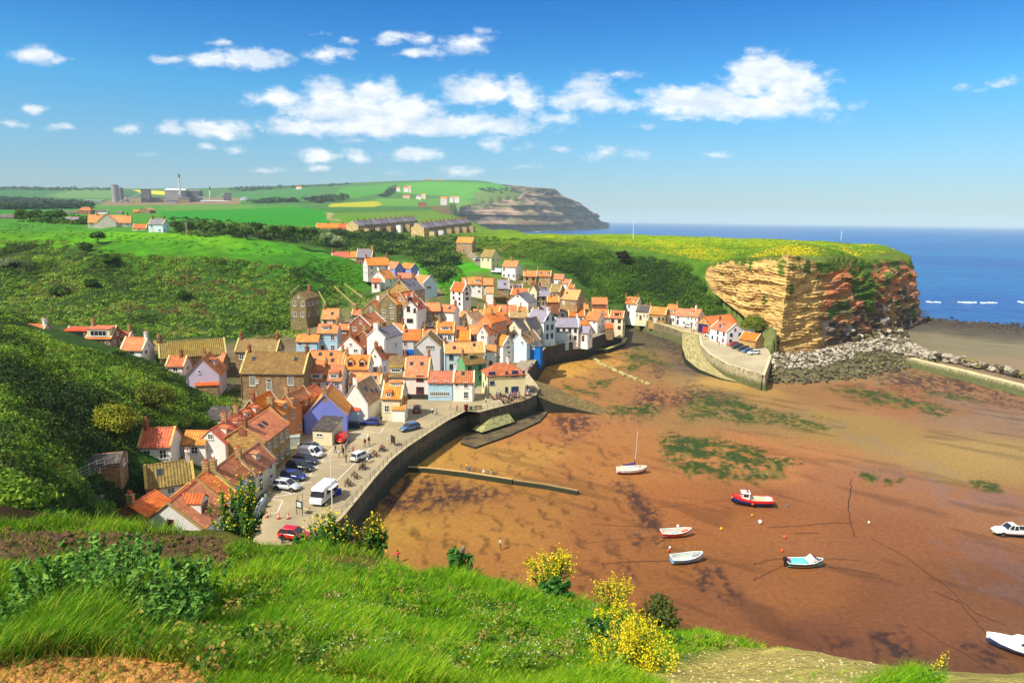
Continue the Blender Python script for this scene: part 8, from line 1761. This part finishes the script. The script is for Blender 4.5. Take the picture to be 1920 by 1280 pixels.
# the works on the skyline
GRYS = M((150, 150, 152), .6, .12, .05); GRYD = M((104, 102, 104), .7, .15, .05); TANW = M((150, 128, 104), .8, .15, .05); PALE = M((206, 204, 200), .6, .1, .05)
def work(name, label, x0, x1, yb, yt, D=2000, dep=30, mat=None, roof=0, cat='industrial building', rmat=None, rz=.25):
    P0 = pd((x0+x1)/2, yb, D); w = (x1-x0)*D/FPX; h = (yb-yt)*D/FPX; r = empty(name, tuple(P0), rz, label, cat, 'buildings of the distant works'); b = MB(); b.box((-w/2, 0, -12), (w/2, dep, h)); b.build('wall', mat or GRYS, r)
    m = MB(); rr = roof*D/FPX
    if rr: m.quad([(-w/2-1, -1, h), (w/2+1, -1, h), (w/2+1, dep/2, h+rr), (-w/2-1, dep/2, h+rr)]); m.quad([(w/2+1, dep+1, h), (-w/2-1, dep+1, h), (-w/2-1, dep/2, h+rr), (w/2+1, dep/2, h+rr)]); m.quad([(-w/2-.5, -1, h), (-w/2-.5, dep/2, h+rr), (-w/2-.5, dep+1, h)]); m.quad([(w/2+.5, -1, h), (w/2+.5, dep+1, h), (w/2+.5, dep/2, h+rr)])
    else: m.box((-w/2-.6, -.6, h), (w/2+.6, dep+.6, h+1.2))
    m.build('roof', rmat or GRYD, r); return r, w, h
def silo(label, x0, x1, yb, yt, D=2000, mat=GRYS):
    P0 = pd((x0+x1)/2, yb, D); rad = (x1-x0)*D/FPX/2; h = (yb-yt)*D/FPX; r = empty('silo', tuple(P0), 0, label, 'silo', 'buildings of the distant works'); b = MB(); b.lathe([(rad, -10), (rad, h)], 24); b.build('drum', mat, r, smooth=True); b = MB(); b.lathe([(rad*1.03, h), (rad*1.03, h+1.5), (rad*.1, h+4)], 24); b.build('cap', GRYD, r)
silo('tall grey cylindrical silo at the left of the distant works', 211.5, 224, 377, 349.5); silo('shorter darker silo behind the tall grey one', 225, 232, 374, 354.5, 2060, GRYD)
work('processing_tower', 'brown grey tower block in the middle of the works', 266, 281, 381, 356.5, mat=GRYD, dep=20, cat='tower block')
work('storage_hall', 'large grey hall at the foot of the tall chimney', 312, 346, 381, 358, dep=60, roof=4, rmat=PALE)
work('storage_hall', 'dark gabled hall right of the large grey hall', 347, 372, 380, 360, 2040, dep=70, roof=4, mat=GRYD)
work('storage_shed', 'low tan shed in front of the large grey hall', 336, 354, 382, 372, 1960, mat=TANW, roof=1.5, dep=20); work('storage_shed', 'low tan building between tower and large hall', 284, 312, 382, 371, 2030, mat=TANW, roof=1)
work('storage_shed', 'small grey shed at the base of the big hall', 313, 331, 382, 376, 1950, roof=1, dep=15); work('storage_shed', 'long white low sheds at the right of the works', 380, 450, 382, 377.5, 1950, mat=PALE, roof=1.4, rmat=PALE)
work('storage_shed', 'white low shed left of the silos', 163, 190, 378.5, 375.5, 2000, mat=PALE, roof=.6, rmat=PALE, dep=15); work('storage_shed', 'brown low sheds right of the dome', 432, 475, 386, 382.5, 1850, mat=M((150,84,60), .8, .1, .05), roof=1.2, rmat=M((186,96,60), .8, .1, .05))
work('transfer_tower', 'small grey tower on the right of the works', 420, 432, 376, 363, 2000, mat=GRYD, dep=15, cat='tower block'); work('long_shed', 'white polytunnel right of the dome', 490, 522, 381.5, 379, 1850, mat=PALE, roof=.8, rmat=PALE)
work('transfer_tower', 'small pale tower beside the silos', 233, 239, 378, 368, 1990, mat=GRYS, dep=12, cat='tower block')
def stack(label, x, yb, yt, wpx, dark):
    P0 = pd(x, yb, 2000); rad = wpx*2000/FPX/2; h = (yb-yt)*2000/FPX; r = empty('chimney_stack', tuple(P0), 0, label, 'chimney', 'buildings of the distant works'); b = MB(); b.lathe([(rad*1.2, -8), (rad, h*dark)], 16); b.build('shaft', PALE, r, smooth=True); b = MB(); b.lathe([(rad*1.0, h*dark), (rad*.95, h), (rad*.6, h)], 16); b.build('dark_top', M((30, 34, 40), .7), r)
stack('tall white chimney with dark top on the skyline', 337.5, 360, 328, 2.8, .8); stack('shorter white chimney right of the works', 394.5, 376, 351, 2.2, .75)
P0 = pd(459.5, 380, 1950); b = MB(); rad = 10.5*1950/FPX; b.lathe([(rad, -4), (rad*.96, rad*.35), (rad*.75, rad*.72), (rad*.4, rad*.95), (.5, rad*1.05)], 24); o = b.build('storage_dome', M((128, 140, 140), .6, .15, .1), None, smooth=True); o.location = tuple(P0); tag(o, 'rounded grey storage dome at the right of the works', 'dome', 'buildings of the distant works')
for x0, y0, x1, y1, lb in ((240,373,266,361,'conveyor gantry rising to the brown tower'),(222,379,240,372,'short conveyor left of the pale tower'),(402,372,421,363,'conveyor rising to the small right tower'),(372,369,394,372,'long conveyor falling from the dark hall')):
    b = MB(); a = pd(x0, y0, 1990); c = pd(x1, y1, 1990); b.bar(a, c, 2.2, 4); 
    for f in (.25, .6): q = a+(c-a)*f; b.bar(q, (q[0], q[1], q[2]-14), .8, 4)
    tag(b.build('conveyor', GRYS), lb, 'conveyor', 'buildings of the distant works')
# garden sheds, decks, fences on the left
H('F',139,226,893,877,852,'S','d','weathered brown timber shed in the left gardens',yaw=-14,D=86,rows=1,cols=1,cop=0,name='timber_shed',cat='shed',group='garden buildings',pitch=16)
H('F',147,189,968,949,938,'Z','s','small grey garden shed behind the bank',yaw=-12,D=78,nowin=True,cop=0,name='garden_shed',cat='shed',group='garden buildings',pitch=20,wins=[('f',.5,1.2,.6,.6,1,1)])
H('F',320,343,796,769,760,'E','s','pale green tall shed among the garden bushes',yaw=-20,D=122,nowin=True,cop=0,name='garden_shed',cat='shed',group='garden buildings',pitch=18)
H('S',379,414,803,792,784,'W','d','flat brown roofed white outhouse behind the red roofs',D=122,L=5,pitch=12,nowin=True,name='outhouse',cat='outbuilding')
GW = M((196, 204, 196), .7, .1)
def fence_px(name, label, pts, D0, D1, h, mat, step=1.8, rails=(.95, .5), r=.04):
    n = len(pts); P_ = [pd(x, y, D0+(D1-D0)*i/(n-1)) for i, (x, y) in enumerate(pts)]; return railing(name, [tuple(p) for p in P_], 0, label, step, h, rails, r, mat, 'fence', .03)
fence_px('garden_fence', 'grey wooden fence around the yard below the brick outhouse', [(132,972),(160,968),(216,966)], 76, 77, 1.2, M((130,116,96), .8, .2)); fence_px('wire_fence', 'sagging wire fence down the left gardens', [(40,952),(90,925),(140,905),(190,880),(240,868)], 62, 92, 1.5, M((150,150,140), .6), 2.2, (1.4, .95, .5, .1), .04)
dk = empty('garden_deck', tuple(pd(376, 800, 127)), -.05, 'raised timber deck with pale railings among the bushes', 'deck'); b = MB(); b.box((-3, -1.5, 1.2), (3, 2, 1.35)); b.build('decking', M((140,118,90), .8, .2), dk); b = MB()
for x in (-2.9, -1, 1, 2.9): b.bar((x, -1.4, -2), (x, -1.4, 2.4), .06, 5); b.bar((x, 1.9, -2), (x, 1.9, 2.4), .06, 5)
for z_ in (1.9, 2.35): b.bar((-2.9, -1.4, z_), (2.9, -1.4, z_), .04, 4); b.bar((-2.9, 1.9, z_), (2.9, 1.9, z_), .04, 4)
b.build('deck_railing', M((170, 186, 164), .7, .1), dk)
fence_px('white_railing', 'curved white railing on the terrace of the lavender gable', [(352,722),(366,736),(385,744),(410,741),(432,730),(440,722)], 138, 146, 1.0, M((214,222,226), .5), 1.0, (.95, .5, .1), .03)
fence_px('field_fence', 'old post fence across the sunny field', [(24,432),(60,428),(100,421),(150,424)], 300, 335, 1.4, M((110,90,60), .9), 4, (1.1,), .12)
# poles
def pole(name, label, x, yb, yt, D=None, r=.09, rgb=(120,110,90), cat='pole', arm=False):
    P0 = hit([x], [yb])[0] if D is None else pd(x, yb, D); h = (yb-yt)*np.dot(P0-np.array([0,0,HC]), FW)/FPX/1.0; rt = empty(name, tuple(P0), 0, label, cat); b = MB(); b.bar((0,0,-.5), (0,0,h), r, 8, r*.75); b.build('shaft', M(rgb, .6, .1), rt); b = MB(); b.lathe([(.01, h+r*2), (r*1.3, h+r), (r*1.1, h)], 8)
    if arm: b.bar((-.7, 0, h-.5), (.7, 0, h-.5), .05, 5)
    b.build('finial' if not arm else 'cross_arm', M(rgb, .6, .1), rt); return rt
pole('flagpole', 'tall white flagpole at the end of the promenade', 623, 953, 858, 93, .08, (230,230,226)); pole('telegraph_pole', 'thin telegraph pole on the bank behind the village', 823, 500, 476, 330, .16, arm=True)
pole('telegraph_pole', 'pale telegraph pole at the right end of the sunny field', 350, 441, 418, 322, .16, (200,190,160), arm=True); pole('mast', 'slim white mast on the plateau in front of the sea', 1187, 447, 413, 400, .14, (226,230,230)); pole('mast', 'short white signal post on top of the headland', 1577, 448, 434, 420, .16, (226,230,230), arm=True)
pole('yellow_post', 'yellow post by the promenade railing', 727, 838, 824, None, .10, (226,196,30)); pole('lamp_post', 'dark post at the top of the short beach steps', 560, 950, 938, 96, .06, (50,50,50)); pole('navigation_post', 'thin post standing in the inner harbour sand', 1214, 720, 700, None, .07, (150,120,80))
pole('warning_sign_post', 'post with a round red top at the head of the north slipway', 1311, 640, 626, 252, .08, (200,60,40))
# ------------------------------------------------------------ street furniture
def furn(name, label, x, y, z, rz=0, cat=None, group=None): return empty(name, tuple(pz(x, y, z)), rz, label, cat or name.replace('_', ' '), group)
WOOD = M((96, 70, 48), .8, .2); WOODL = M((150, 112, 72), .8, .2)
def bench(label, x, y, rz, z=4.45):
    r = furn('bench', label, x, y, z, rz, 'bench', 'benches along the promenade'); b = MB()
    for i in range(3): b.box((-.85, -.22+i*.16, .43), (.85, -.09+i*.16, .47))
    b.build('seat', WOOD, r); b = MB()
    for i in range(3): b.box((-.85, .26+i*.03, .56+i*.14), (.85, .29+i*.03, .66+i*.14))
    b.build('backrest', WOOD, r)
    for s in (-.7, .7): b = MB(); b.box((s-.04, -.22, 0), (s+.04, -.14, .45)); b.box((s-.04, .22, 0), (s+.04, .30, .95)); b.box((s-.04, -.22, .37), (s+.04, .25, .43)); b.box((s-.04, -.25, .64), (s+.04, .28, .68)); b.build('leg', DARKP, r)
for a in (('empty bench nearest the ice cream van', 664, 896, R(-55)), ('empty bench in the middle of the promenade', 701, 855, R(-55)), ('bench with a man sitting in dark clothes', 652, 910, R(-55)), ('bench with two people beside the white car', 679, 879, R(-55)), ('bench with a couple at the far end of the promenade', 716, 845, R(-55)), ('blue bench on the pub quay', 897, 768, R(20))): bench(*a)
def bin_(name, label, x, y, rgb, w, h, z=4.45, cat='bin'):
    r = furn(name, label, x, y, z, .3, cat); b = MB(); b.quad([(-w/2*.85, -w/2*.85, 0), (w/2*.85, -w/2*.85, 0), (w/2, -w/2, h), (-w/2, -w/2, h)]); b.quad([(w/2*.85, -w/2*.85, 0), (w/2*.85, w/2*.85, 0), (w/2, w/2, h), (w/2, -w/2, h)]); b.quad([(w/2*.85, w/2*.85, 0), (-w/2*.85, w/2*.85, 0), (-w/2, w/2, h), (w/2, w/2, h)]); b.quad([(-w/2*.85, w/2*.85, 0), (-w/2*.85, -w/2*.85, 0), (-w/2, -w/2, h), (-w/2, w/2, h)]); b.build('body', M(rgb, .6, .1), r); b = MB(); b.box((-w/2-.04, -w/2-.04, h), (w/2+.04, w/2+.04, h+.07)); b.build('lid', M(tuple(int(v*.8) for v in rgb), .6, .1), r)
for a in (('wheelie_bin', 'blue bin by the black railing near the ice cream van', 601, 947, (30,70,150), .7, 1.1), ('wheelie_bin', 'blue bin beside the orange house', 539, 834, (40,90,190), .75, 1.1), ('storage_box', 'pale green storage box in the corner of the car park', 553, 836, (196,206,190), 1.9, 1.9), ('red_cabinet', 'dark red cabinet on the quay wall corner', 874, 770, (110,30,34), .8, 1.3), ('green_bin', 'small green bin next to the dark red cabinet', 883, 770, (30,110,50), .6, .95), ('wheelie_bin', 'dark green bin behind the blue hatchback', 713, 791, (40,60,30), .8, 1.1), ('blue_tub', 'blue tub among people by the ice cream van', 635, 926, (30,60,190), .8, .7)): bin_(*a)
for i, (x, y, lb) in enumerate(((501,969,'shaded traffic cone nearest the white yard wall'), (523,972,'middle orange traffic cone on the car park'), (541,972,'right hand orange traffic cone on the car park'))):
    r = furn('traffic_cone', lb, x, y, 4.45, 0, 'traffic cone', 'traffic cones on the car park'); b = MB(); b.lathe([(.19, .03), (.03, .95), (.0, .96)], 12); b.build('cone', M((226,84,30), .5), r, smooth=True); b = MB(); b.lathe([(.135, .34), (.10, .54)], 12, (0,0,0)); b.build('white_band', WHITE, r).scale = (1.06, 1.06, 1); b = MB(); b.box((-.24, -.24, 0), (.24, .24, .04)); b.build('base', DARKP, r)
r = furn('notice_board', 'black notice board with white sheet by the timber steps', 562, 965, 4.45, -.5, 'notice board'); b = MB(); b.box((-.6, -.05, 1.0), (.6, .05, 2.1)); b.bar((-.55, 0, 0), (-.55, 0, 2.1), .05, 5); b.bar((.55, 0, 0), (.55, 0, 2.1), .05, 5); b.build('frame', DARKP, r); b = MB(); b.quad([(-.42, -.056, 1.2), (.42, -.056, 1.2), (.42, -.056, 1.95), (-.42, -.056, 1.95)]); b.build('sheet', M((190, 206, 214), .5, .25, 8), r)
r = furn('information_panel', 'dark information panel by the promenade railing', 737, 835, 4.45, -.9, 'information panel'); b = MB(); b.box((-.8, -.04, .5), (.8, .04, 1.9)); b.bar((-.7, 0, 0), (-.7, 0, .5), .05, 5); b.bar((.7, 0, 0), (.7, 0, .5), .05, 5); b.build('panel', M((44, 40, 34), .6, .2), r)
r = furn('lobster_pots', 'stack of lobster pots beside the blue boathouse', 661, 803, 4.45, 0, 'lobster pots'); 
for i in range(18):
    b = MB(); x, y, z_ = (i % 3)*.95-.95, ((i//3) % 2)*.6, (i//6)*.45; 
    for k in range(4): b.bar((x-.4, y-.22, z_+.05+k*.1), (x+.4, y-.22, z_+.05+k*.1), .02, 4)
    b.box((x-.42, y-.25, z_), (x+.42, y+.25, z_+.05)); b.bar((x-.42, y-.22, z_+.4), (x+.42, y-.22, z_+.4), .03, 4); b.bar((x-.42, y+.22, z_+.4), (x+.42, y+.22, z_+.4), .03, 4); b.box((x-.38, y-.2, z_+.05), (x+.38, y+.2, z_+.36)); b.build('pot', M((56, 66, 80), .8, .3, 6), r)
strip_wall('yard_wall', XY([(655,786,4.4),(690,790,4.4),(704,780,4.4)]), 5.3, 4.0, .3, plaster(WALLS['W']), 'low white wall in front of the white cottage garden', top=WHITE)
strip_wall('yard_wall', XY([(478,974,4.4),(488,954,4.4),(500,936,4.4)]), 5.3, 4.0, .3, plaster(WALLS['Q']), 'whitewashed yard wall along the lower car park', top=WHITE)
strip_wall('yard_wall', XY([(500,912,4.4),(510,892,4.4),(516,880,4.4)]), 5.5, 4.0, .3, stonewall((140,120,84)), 'brown stone yard wall behind the silver crossover', top=TOPC)
strip_wall('yard_wall', XY([(552,868,4.4),(560,850,4.4),(562,838,4.4)]), 5.2, 4.0, .3, stonewall((150,136,100)), 'stone wall beside the orange house yard', top=TOPC)
def table(label, x, y, z=4.62):
    r = furn('picnic_table', label, x, y, z, random.random()*3, 'picnic table', 'picnic tables outside the pub'); b = MB(); b.box((-.85, -.38, .72), (.85, .38, .77)); b.build('tabletop', WOODL, r)
    for s in (-1, 1): b = MB(); b.box((-.85, s*.72-.13, .43), (.85, s*.72+.13, .47)); b.build('seat', WOODL, r)
    for s in (-.6, .6): b = MB(); b.bar((s, -.8, 0), (s, -.25, .74), .045, 4); b.bar((s, .8, 0), (s, .25, .74), .045, 4); b.bar((s, -.8, .42), (s, .8, .42), .04, 4); b.build('leg', WOODL, r)
TB = [(930,748),(942,744),(955,750),(966,745),(978,748),(990,742),(996,733),(986,734),(948,755),(970,755)]
for i, (x, y) in enumerate(TB): table('wooden picnic table in the crowded pub garden', x, y, 4.62)
# ------------------------------------------------------------ people
def body_mesh(pose):
    J = {}
    if pose == 'sit':
        J = dict(pel=(0,0,.48), ch=(0,.02,.82), nk=(0,0,.98), hd=(0,-.02,1.10), tp=(0,-.02,1.2)); legs = [[(s*.09,0,.47),(s*.11,-.42,.48),(s*.11,-.44,.06),(s*.11,-.58,.03)] for s in (-1, 1)]; arms = [[(s*.17,0,.92),(s*.22,-.06,.66),(s*.14,-.28,.62)] for s in (-1, 1)]
    else:
        k = .22 if pose == 'walk' else .03
        J = dict(pel=(0,0,.92), ch=(0,.0,1.26), nk=(0,0,1.44), hd=(0,-.02,1.56), tp=(0,-.02,1.68)); legs = [[(s*.09,0,.88),(s*.10,-s*k*.7-.02,.48),(s*.11,-s*k+(.06 if s > 0 else 0),.08),(s*.11,-s*k-.13,.03)] for s in (-1, 1)]; arms = [[(s*.18,0,1.38),(s*.24,s*k*.5+.02,1.10),(s*.23,s*k-.06,.86)] for s in (-1, 1)]
        if pose == 'rest': arms[0] = [(-.18,0,1.38),(-.26,-.05,1.12),(-.08,-.2,1.12)]
    V = []; E = []; Rr = []
    def add(p, r, par=None): V.append(p); Rr.append(r); i = len(V)-1; (E.append((par, i)) if par is not None else None); return i
    p = add(J['pel'], .135); c = add(J['ch'], .15, p); n = add(J['nk'], .06, c); h = add(J['hd'], .095, n); add(J['tp'], .075, h)
    for l in legs:
        q = p
        for pt, r in zip(l, (.09, .062, .045, .04)): q = add(pt, r, q)
    for a in arms:
        q = c
        for pt, r in zip(a, (.062, .045, .035)): q = add(pt, r, q)
        e = Vector(a[2]); d = (e-Vector(a[1])).normalized(); q = add(tuple(e+d*.08), .032, q); add(tuple(e+d*.16), .018, q)
    me = bpy.data.meshes.new('person_body'); me.from_pydata(V, E, []); o = bpy.data.objects.new('tmp', me); COL.objects.link(o); o.modifiers.new('s', 'SKIN')
    for i, s in enumerate(me.skin_vertices[0].data): s.radius = (Rr[i], Rr[i]*.8 if i < 2 else Rr[i]); s.use_root = (i == 0)
    sb = o.modifiers.new('ss', 'SUBSURF'); sb.levels = 1; bpy.context.view_layer.update(); dg = bpy.context.evaluated_depsgraph_get(); m2 = bpy.data.meshes.new_from_object(o.evaluated_get(dg)); bpy.data.objects.remove(o)
    zp = J['pel'][2]; zn = J['nk'][2]
    J['mi'] = []
    for f in m2.polygons:
        z_ = f.center.z; x = abs(f.center.x); f.use_smooth = True
        if z_ > zn-.01: mi = 0
        elif z_ < .1: mi = 3
        elif pose == 'sit': mi = 1 if (z_ > .56 and f.center.y > -.25) or (x > .13 and z_ > .58 and f.center.y > -.2) else (0 if z_ > .58 else 2)
        else: mi = 0 if (x > .16 and z_ < 1.0) else (1 if z_ > zp+.02 or x > .2 else 2)
        J['mi'].append(mi)
    return m2, J
SKIN = M((206, 158, 128), .6, .05); SHIRTS = [(226,226,224),(40,56,110),(190,40,44),(60,60,66),(110,150,190),(210,120,140),(30,32,36),(90,120,80),(230,190,80),(130,60,70),(70,110,160)]; TROUS = [(44,52,76),(30,30,34),(110,98,80),(60,66,80),(150,140,120)]; HAIRC = [(50,36,26),(90,64,40),(30,26,24),(170,150,120),(120,116,110)]
_bodies = {}
def person(label, x, y, pose='rest', rz=None, shirt=None, trous=None, z=4.46, P0=None, group=None, pack=None, sc_=1.0):
    if pose not in _bodies:
        m2, J = body_mesh(pose); m2.materials.clear()
        for q in (SKIN, M(SHIRTS[0], .8), M(TROUS[0], .8), DARKP): m2.materials.append(q)
        for f, k in zip(m2.polygons, J.pop('mi')): f.material_index = k
        hb = MB(); hc = J['hd']; hb.lathe([(.112, -.02), (.118, .05), (.10, .12), (.06, .165), (.0, .175)], 10, (hc[0], hc[1]+.012, hc[2])); hm = hb.mesh('hair', True); hm.materials.append(M(HAIRC[0], .8)); _bodies[pose] = (m2, hm, J)
    m2, hm, J = _bodies[pose]; P_ = pz(x, y, z) if P0 is None else P0; o = bpy.data.objects.new('person', m2); COL.objects.link(o); o.location = tuple(P_); o.rotation_euler = (0, 0, random.uniform(0, 6.28) if rz is None else rz); s = random.uniform(.94, 1.04)*sc_; o.scale = (s, s, s)
    for i, c in ((1, shirt or random.choice(SHIRTS)), (2, trous or random.choice(TROUS))): o.material_slots[i].link = 'OBJECT'; o.material_slots[i].material = M(c, .8)
    h = bpy.data.objects.new('hair', hm); COL.objects.link(h); h.parent = o; h.material_slots[0].link = 'OBJECT'; h.material_slots[0].material = M(random.choice(HAIRC), .8)
    if pack:
        b = MB(); zc = J['ch'][2]; b.box((-.16, .12, zc-.25), (.16, .32, zc+.18)); b.build('backpack', M(pack, .8), o)
    return tag(o, label, 'person', group)
cw = 'walkers gathered on the car park'
PP = [('walker in a dark jacket at the left of the group',629,849,'walk',(40,40,48)),('walker with a light top left of centre in the group',636,858,'rest',(190,200,210)),('walker in a red and dark jacket amid the group',642,848,'rest',(120,40,50)),('walker in a grey coat behind the centre of the group',649,846,'walk',(70,72,80)),('walker in brown at the front of the group',649,867,'rest',(96,80,60)),
 ('walker in beige shorts at the front right of the group',659,866,'walk',(170,150,120)),('child in a bright red top',662,848,'walk',(206,40,44)),('walker with blue top next to the red van',655,835,'rest',(90,110,160)),('walker in purple beside the red van',652,841,'rest',(100,80,130)),('dark dressed walker with rucksack heading right',684,838,'walk',(44,44,50)),('second walker with red rucksack heading right',692,834,'walk',(50,44,46)),('walker bending by the group',644,854,'rest',(30,30,34))]
for i, (lb, x, y, po, s) in enumerate(PP): person(lb, x, y, po, None, s, None, group=cw, pack=(120,30,40) if 'rucksack' in lb else None, sc_=.75 if 'child' in lb else 1)
for a in (('man in dark clothes standing behind the red hatchback',529,1018,'rest',(26,26,30)),('person in white walking on the quay',811,776,'walk',(220,220,216)),('person in grey walking behind the one in white',819,779,'walk',(130,130,136)),('person in pink in front of the light blue cottage',844,768,'walk',(226,170,180)),('person in a red coat at the quay railing',857,772,'walk',(200,60,70)),
 ('person in pale clothes between cottage and pub',911,757,'rest',(200,196,190)),('man in black at the head of the slipway',993,706,'rest',(30,30,34)),('customer in dark blue by the ice cream van',629,930,'rest',(40,50,90)),('customer in black by the ice cream van',626,925,'rest',(30,30,32)),('customer in purple near the blue tub',632,922,'rest',(90,70,110))): person(*a[:4], None, a[4])
for lb, x, y, s in (('man in dark clothes sitting on a promenade bench',652,911,(60,40,40)),('woman in brown sitting beside the white car',678,880,(120,70,70)),('person in black sitting next to the woman in brown',681,878,(30,30,34)),('man in grey sitting at the far promenade bench',715,846,(90,88,90)),('woman in red sitting at the far promenade bench',718,844,(170,60,70)),('person in blue sitting beside the white car',692,865,(60,80,130)),('person in white sitting beside the white car',689,868,(210,210,214))):
    person(lb, x, y, 'sit', R(-55), s, z=4.47)
for lb, x, y, s, po in (('child in yellow on the golden sand',876,883,(226,180,60),'rest'),('child in blue near the groyne',880,889,(60,110,200),'walk'),('person in white on the sand right of the groyne',907,895,(226,226,224),'rest'),('person in a pale top walking on the sand',921,896,(206,200,196),'walk'),('person in blue paddling near the wall',869,1045,(80,110,150),'walk'),('small figure crouching far down the sand',938,1029,(200,190,180),'rest'),('person in white at the foot of the beach steps',663,1030,(230,226,220),'rest'),('person in blue below the sea wall',814,840,(60,120,190),'rest'),('person in pink at the foot of the beach steps',746,1052,(226,40,90),'rest')):
    person(lb, x, y, po, None, s, z=.1)
for lb, x, y, s in (('left of a pair in dark clothes on the north quay',1296,624,(40,36,40)),('right of a pair in dark clothes on the north quay',1301,624,(50,40,44)),('person in blue by the large white house',1348,648,(50,80,140)),('person in red by the large white house',1354,646,(180,60,60)),('person in black by the large white house',1363,650,(30,30,34))): person(lb, x, y, 'rest', None, s, z=4.26)
cg = 'people crowded around the pub tables'; cols_ = {'in red':(196,50,56),'in white':(228,226,222),'in navy':(36,50,100),'in pink':(226,150,166),'in black':(30,30,34),'in light blue':(130,170,210)}; ks = list(cols_)
for i in range(54):
    t = TB[i % 10]; k = ks[i % 6]; c0 = pz(t[0], t[1], 4.62); a = random.uniform(0, 6.28); rr = random.uniform(.7, 1.7); P_ = np.array([c0[0]+rr*math.cos(a), c0[1]+rr*math.sin(a), 4.64 if True else 0]); sit = random.random() < .6
    if beach_sd(P_[0], P_[1]) < .6: continue
    person('drinker %s among the crowd in the pub garden' % k, 0, 0, 'sit' if sit else 'rest', a+math.pi/2+math.pi if sit else None, cols_[k], None, P0=P_, group=cg)
for i in range(7):
    P_ = pz(988+i*1.6, 703-i*2.0, 5.3); person('person in the upper corner beside the pub', 0, 0, 'rest', P0=P_, group='people behind the pub')
# pub terrace surface a little above the quay
prism('pavement', [QSw[9], QSw[10], QSw[11], QSw[12], QSw[13], W(985,712,4.4), W(912,742,4.4)], 4.58, 4.0, asphalt((186, 170, 134), (160, 148, 118)), kind='structure')
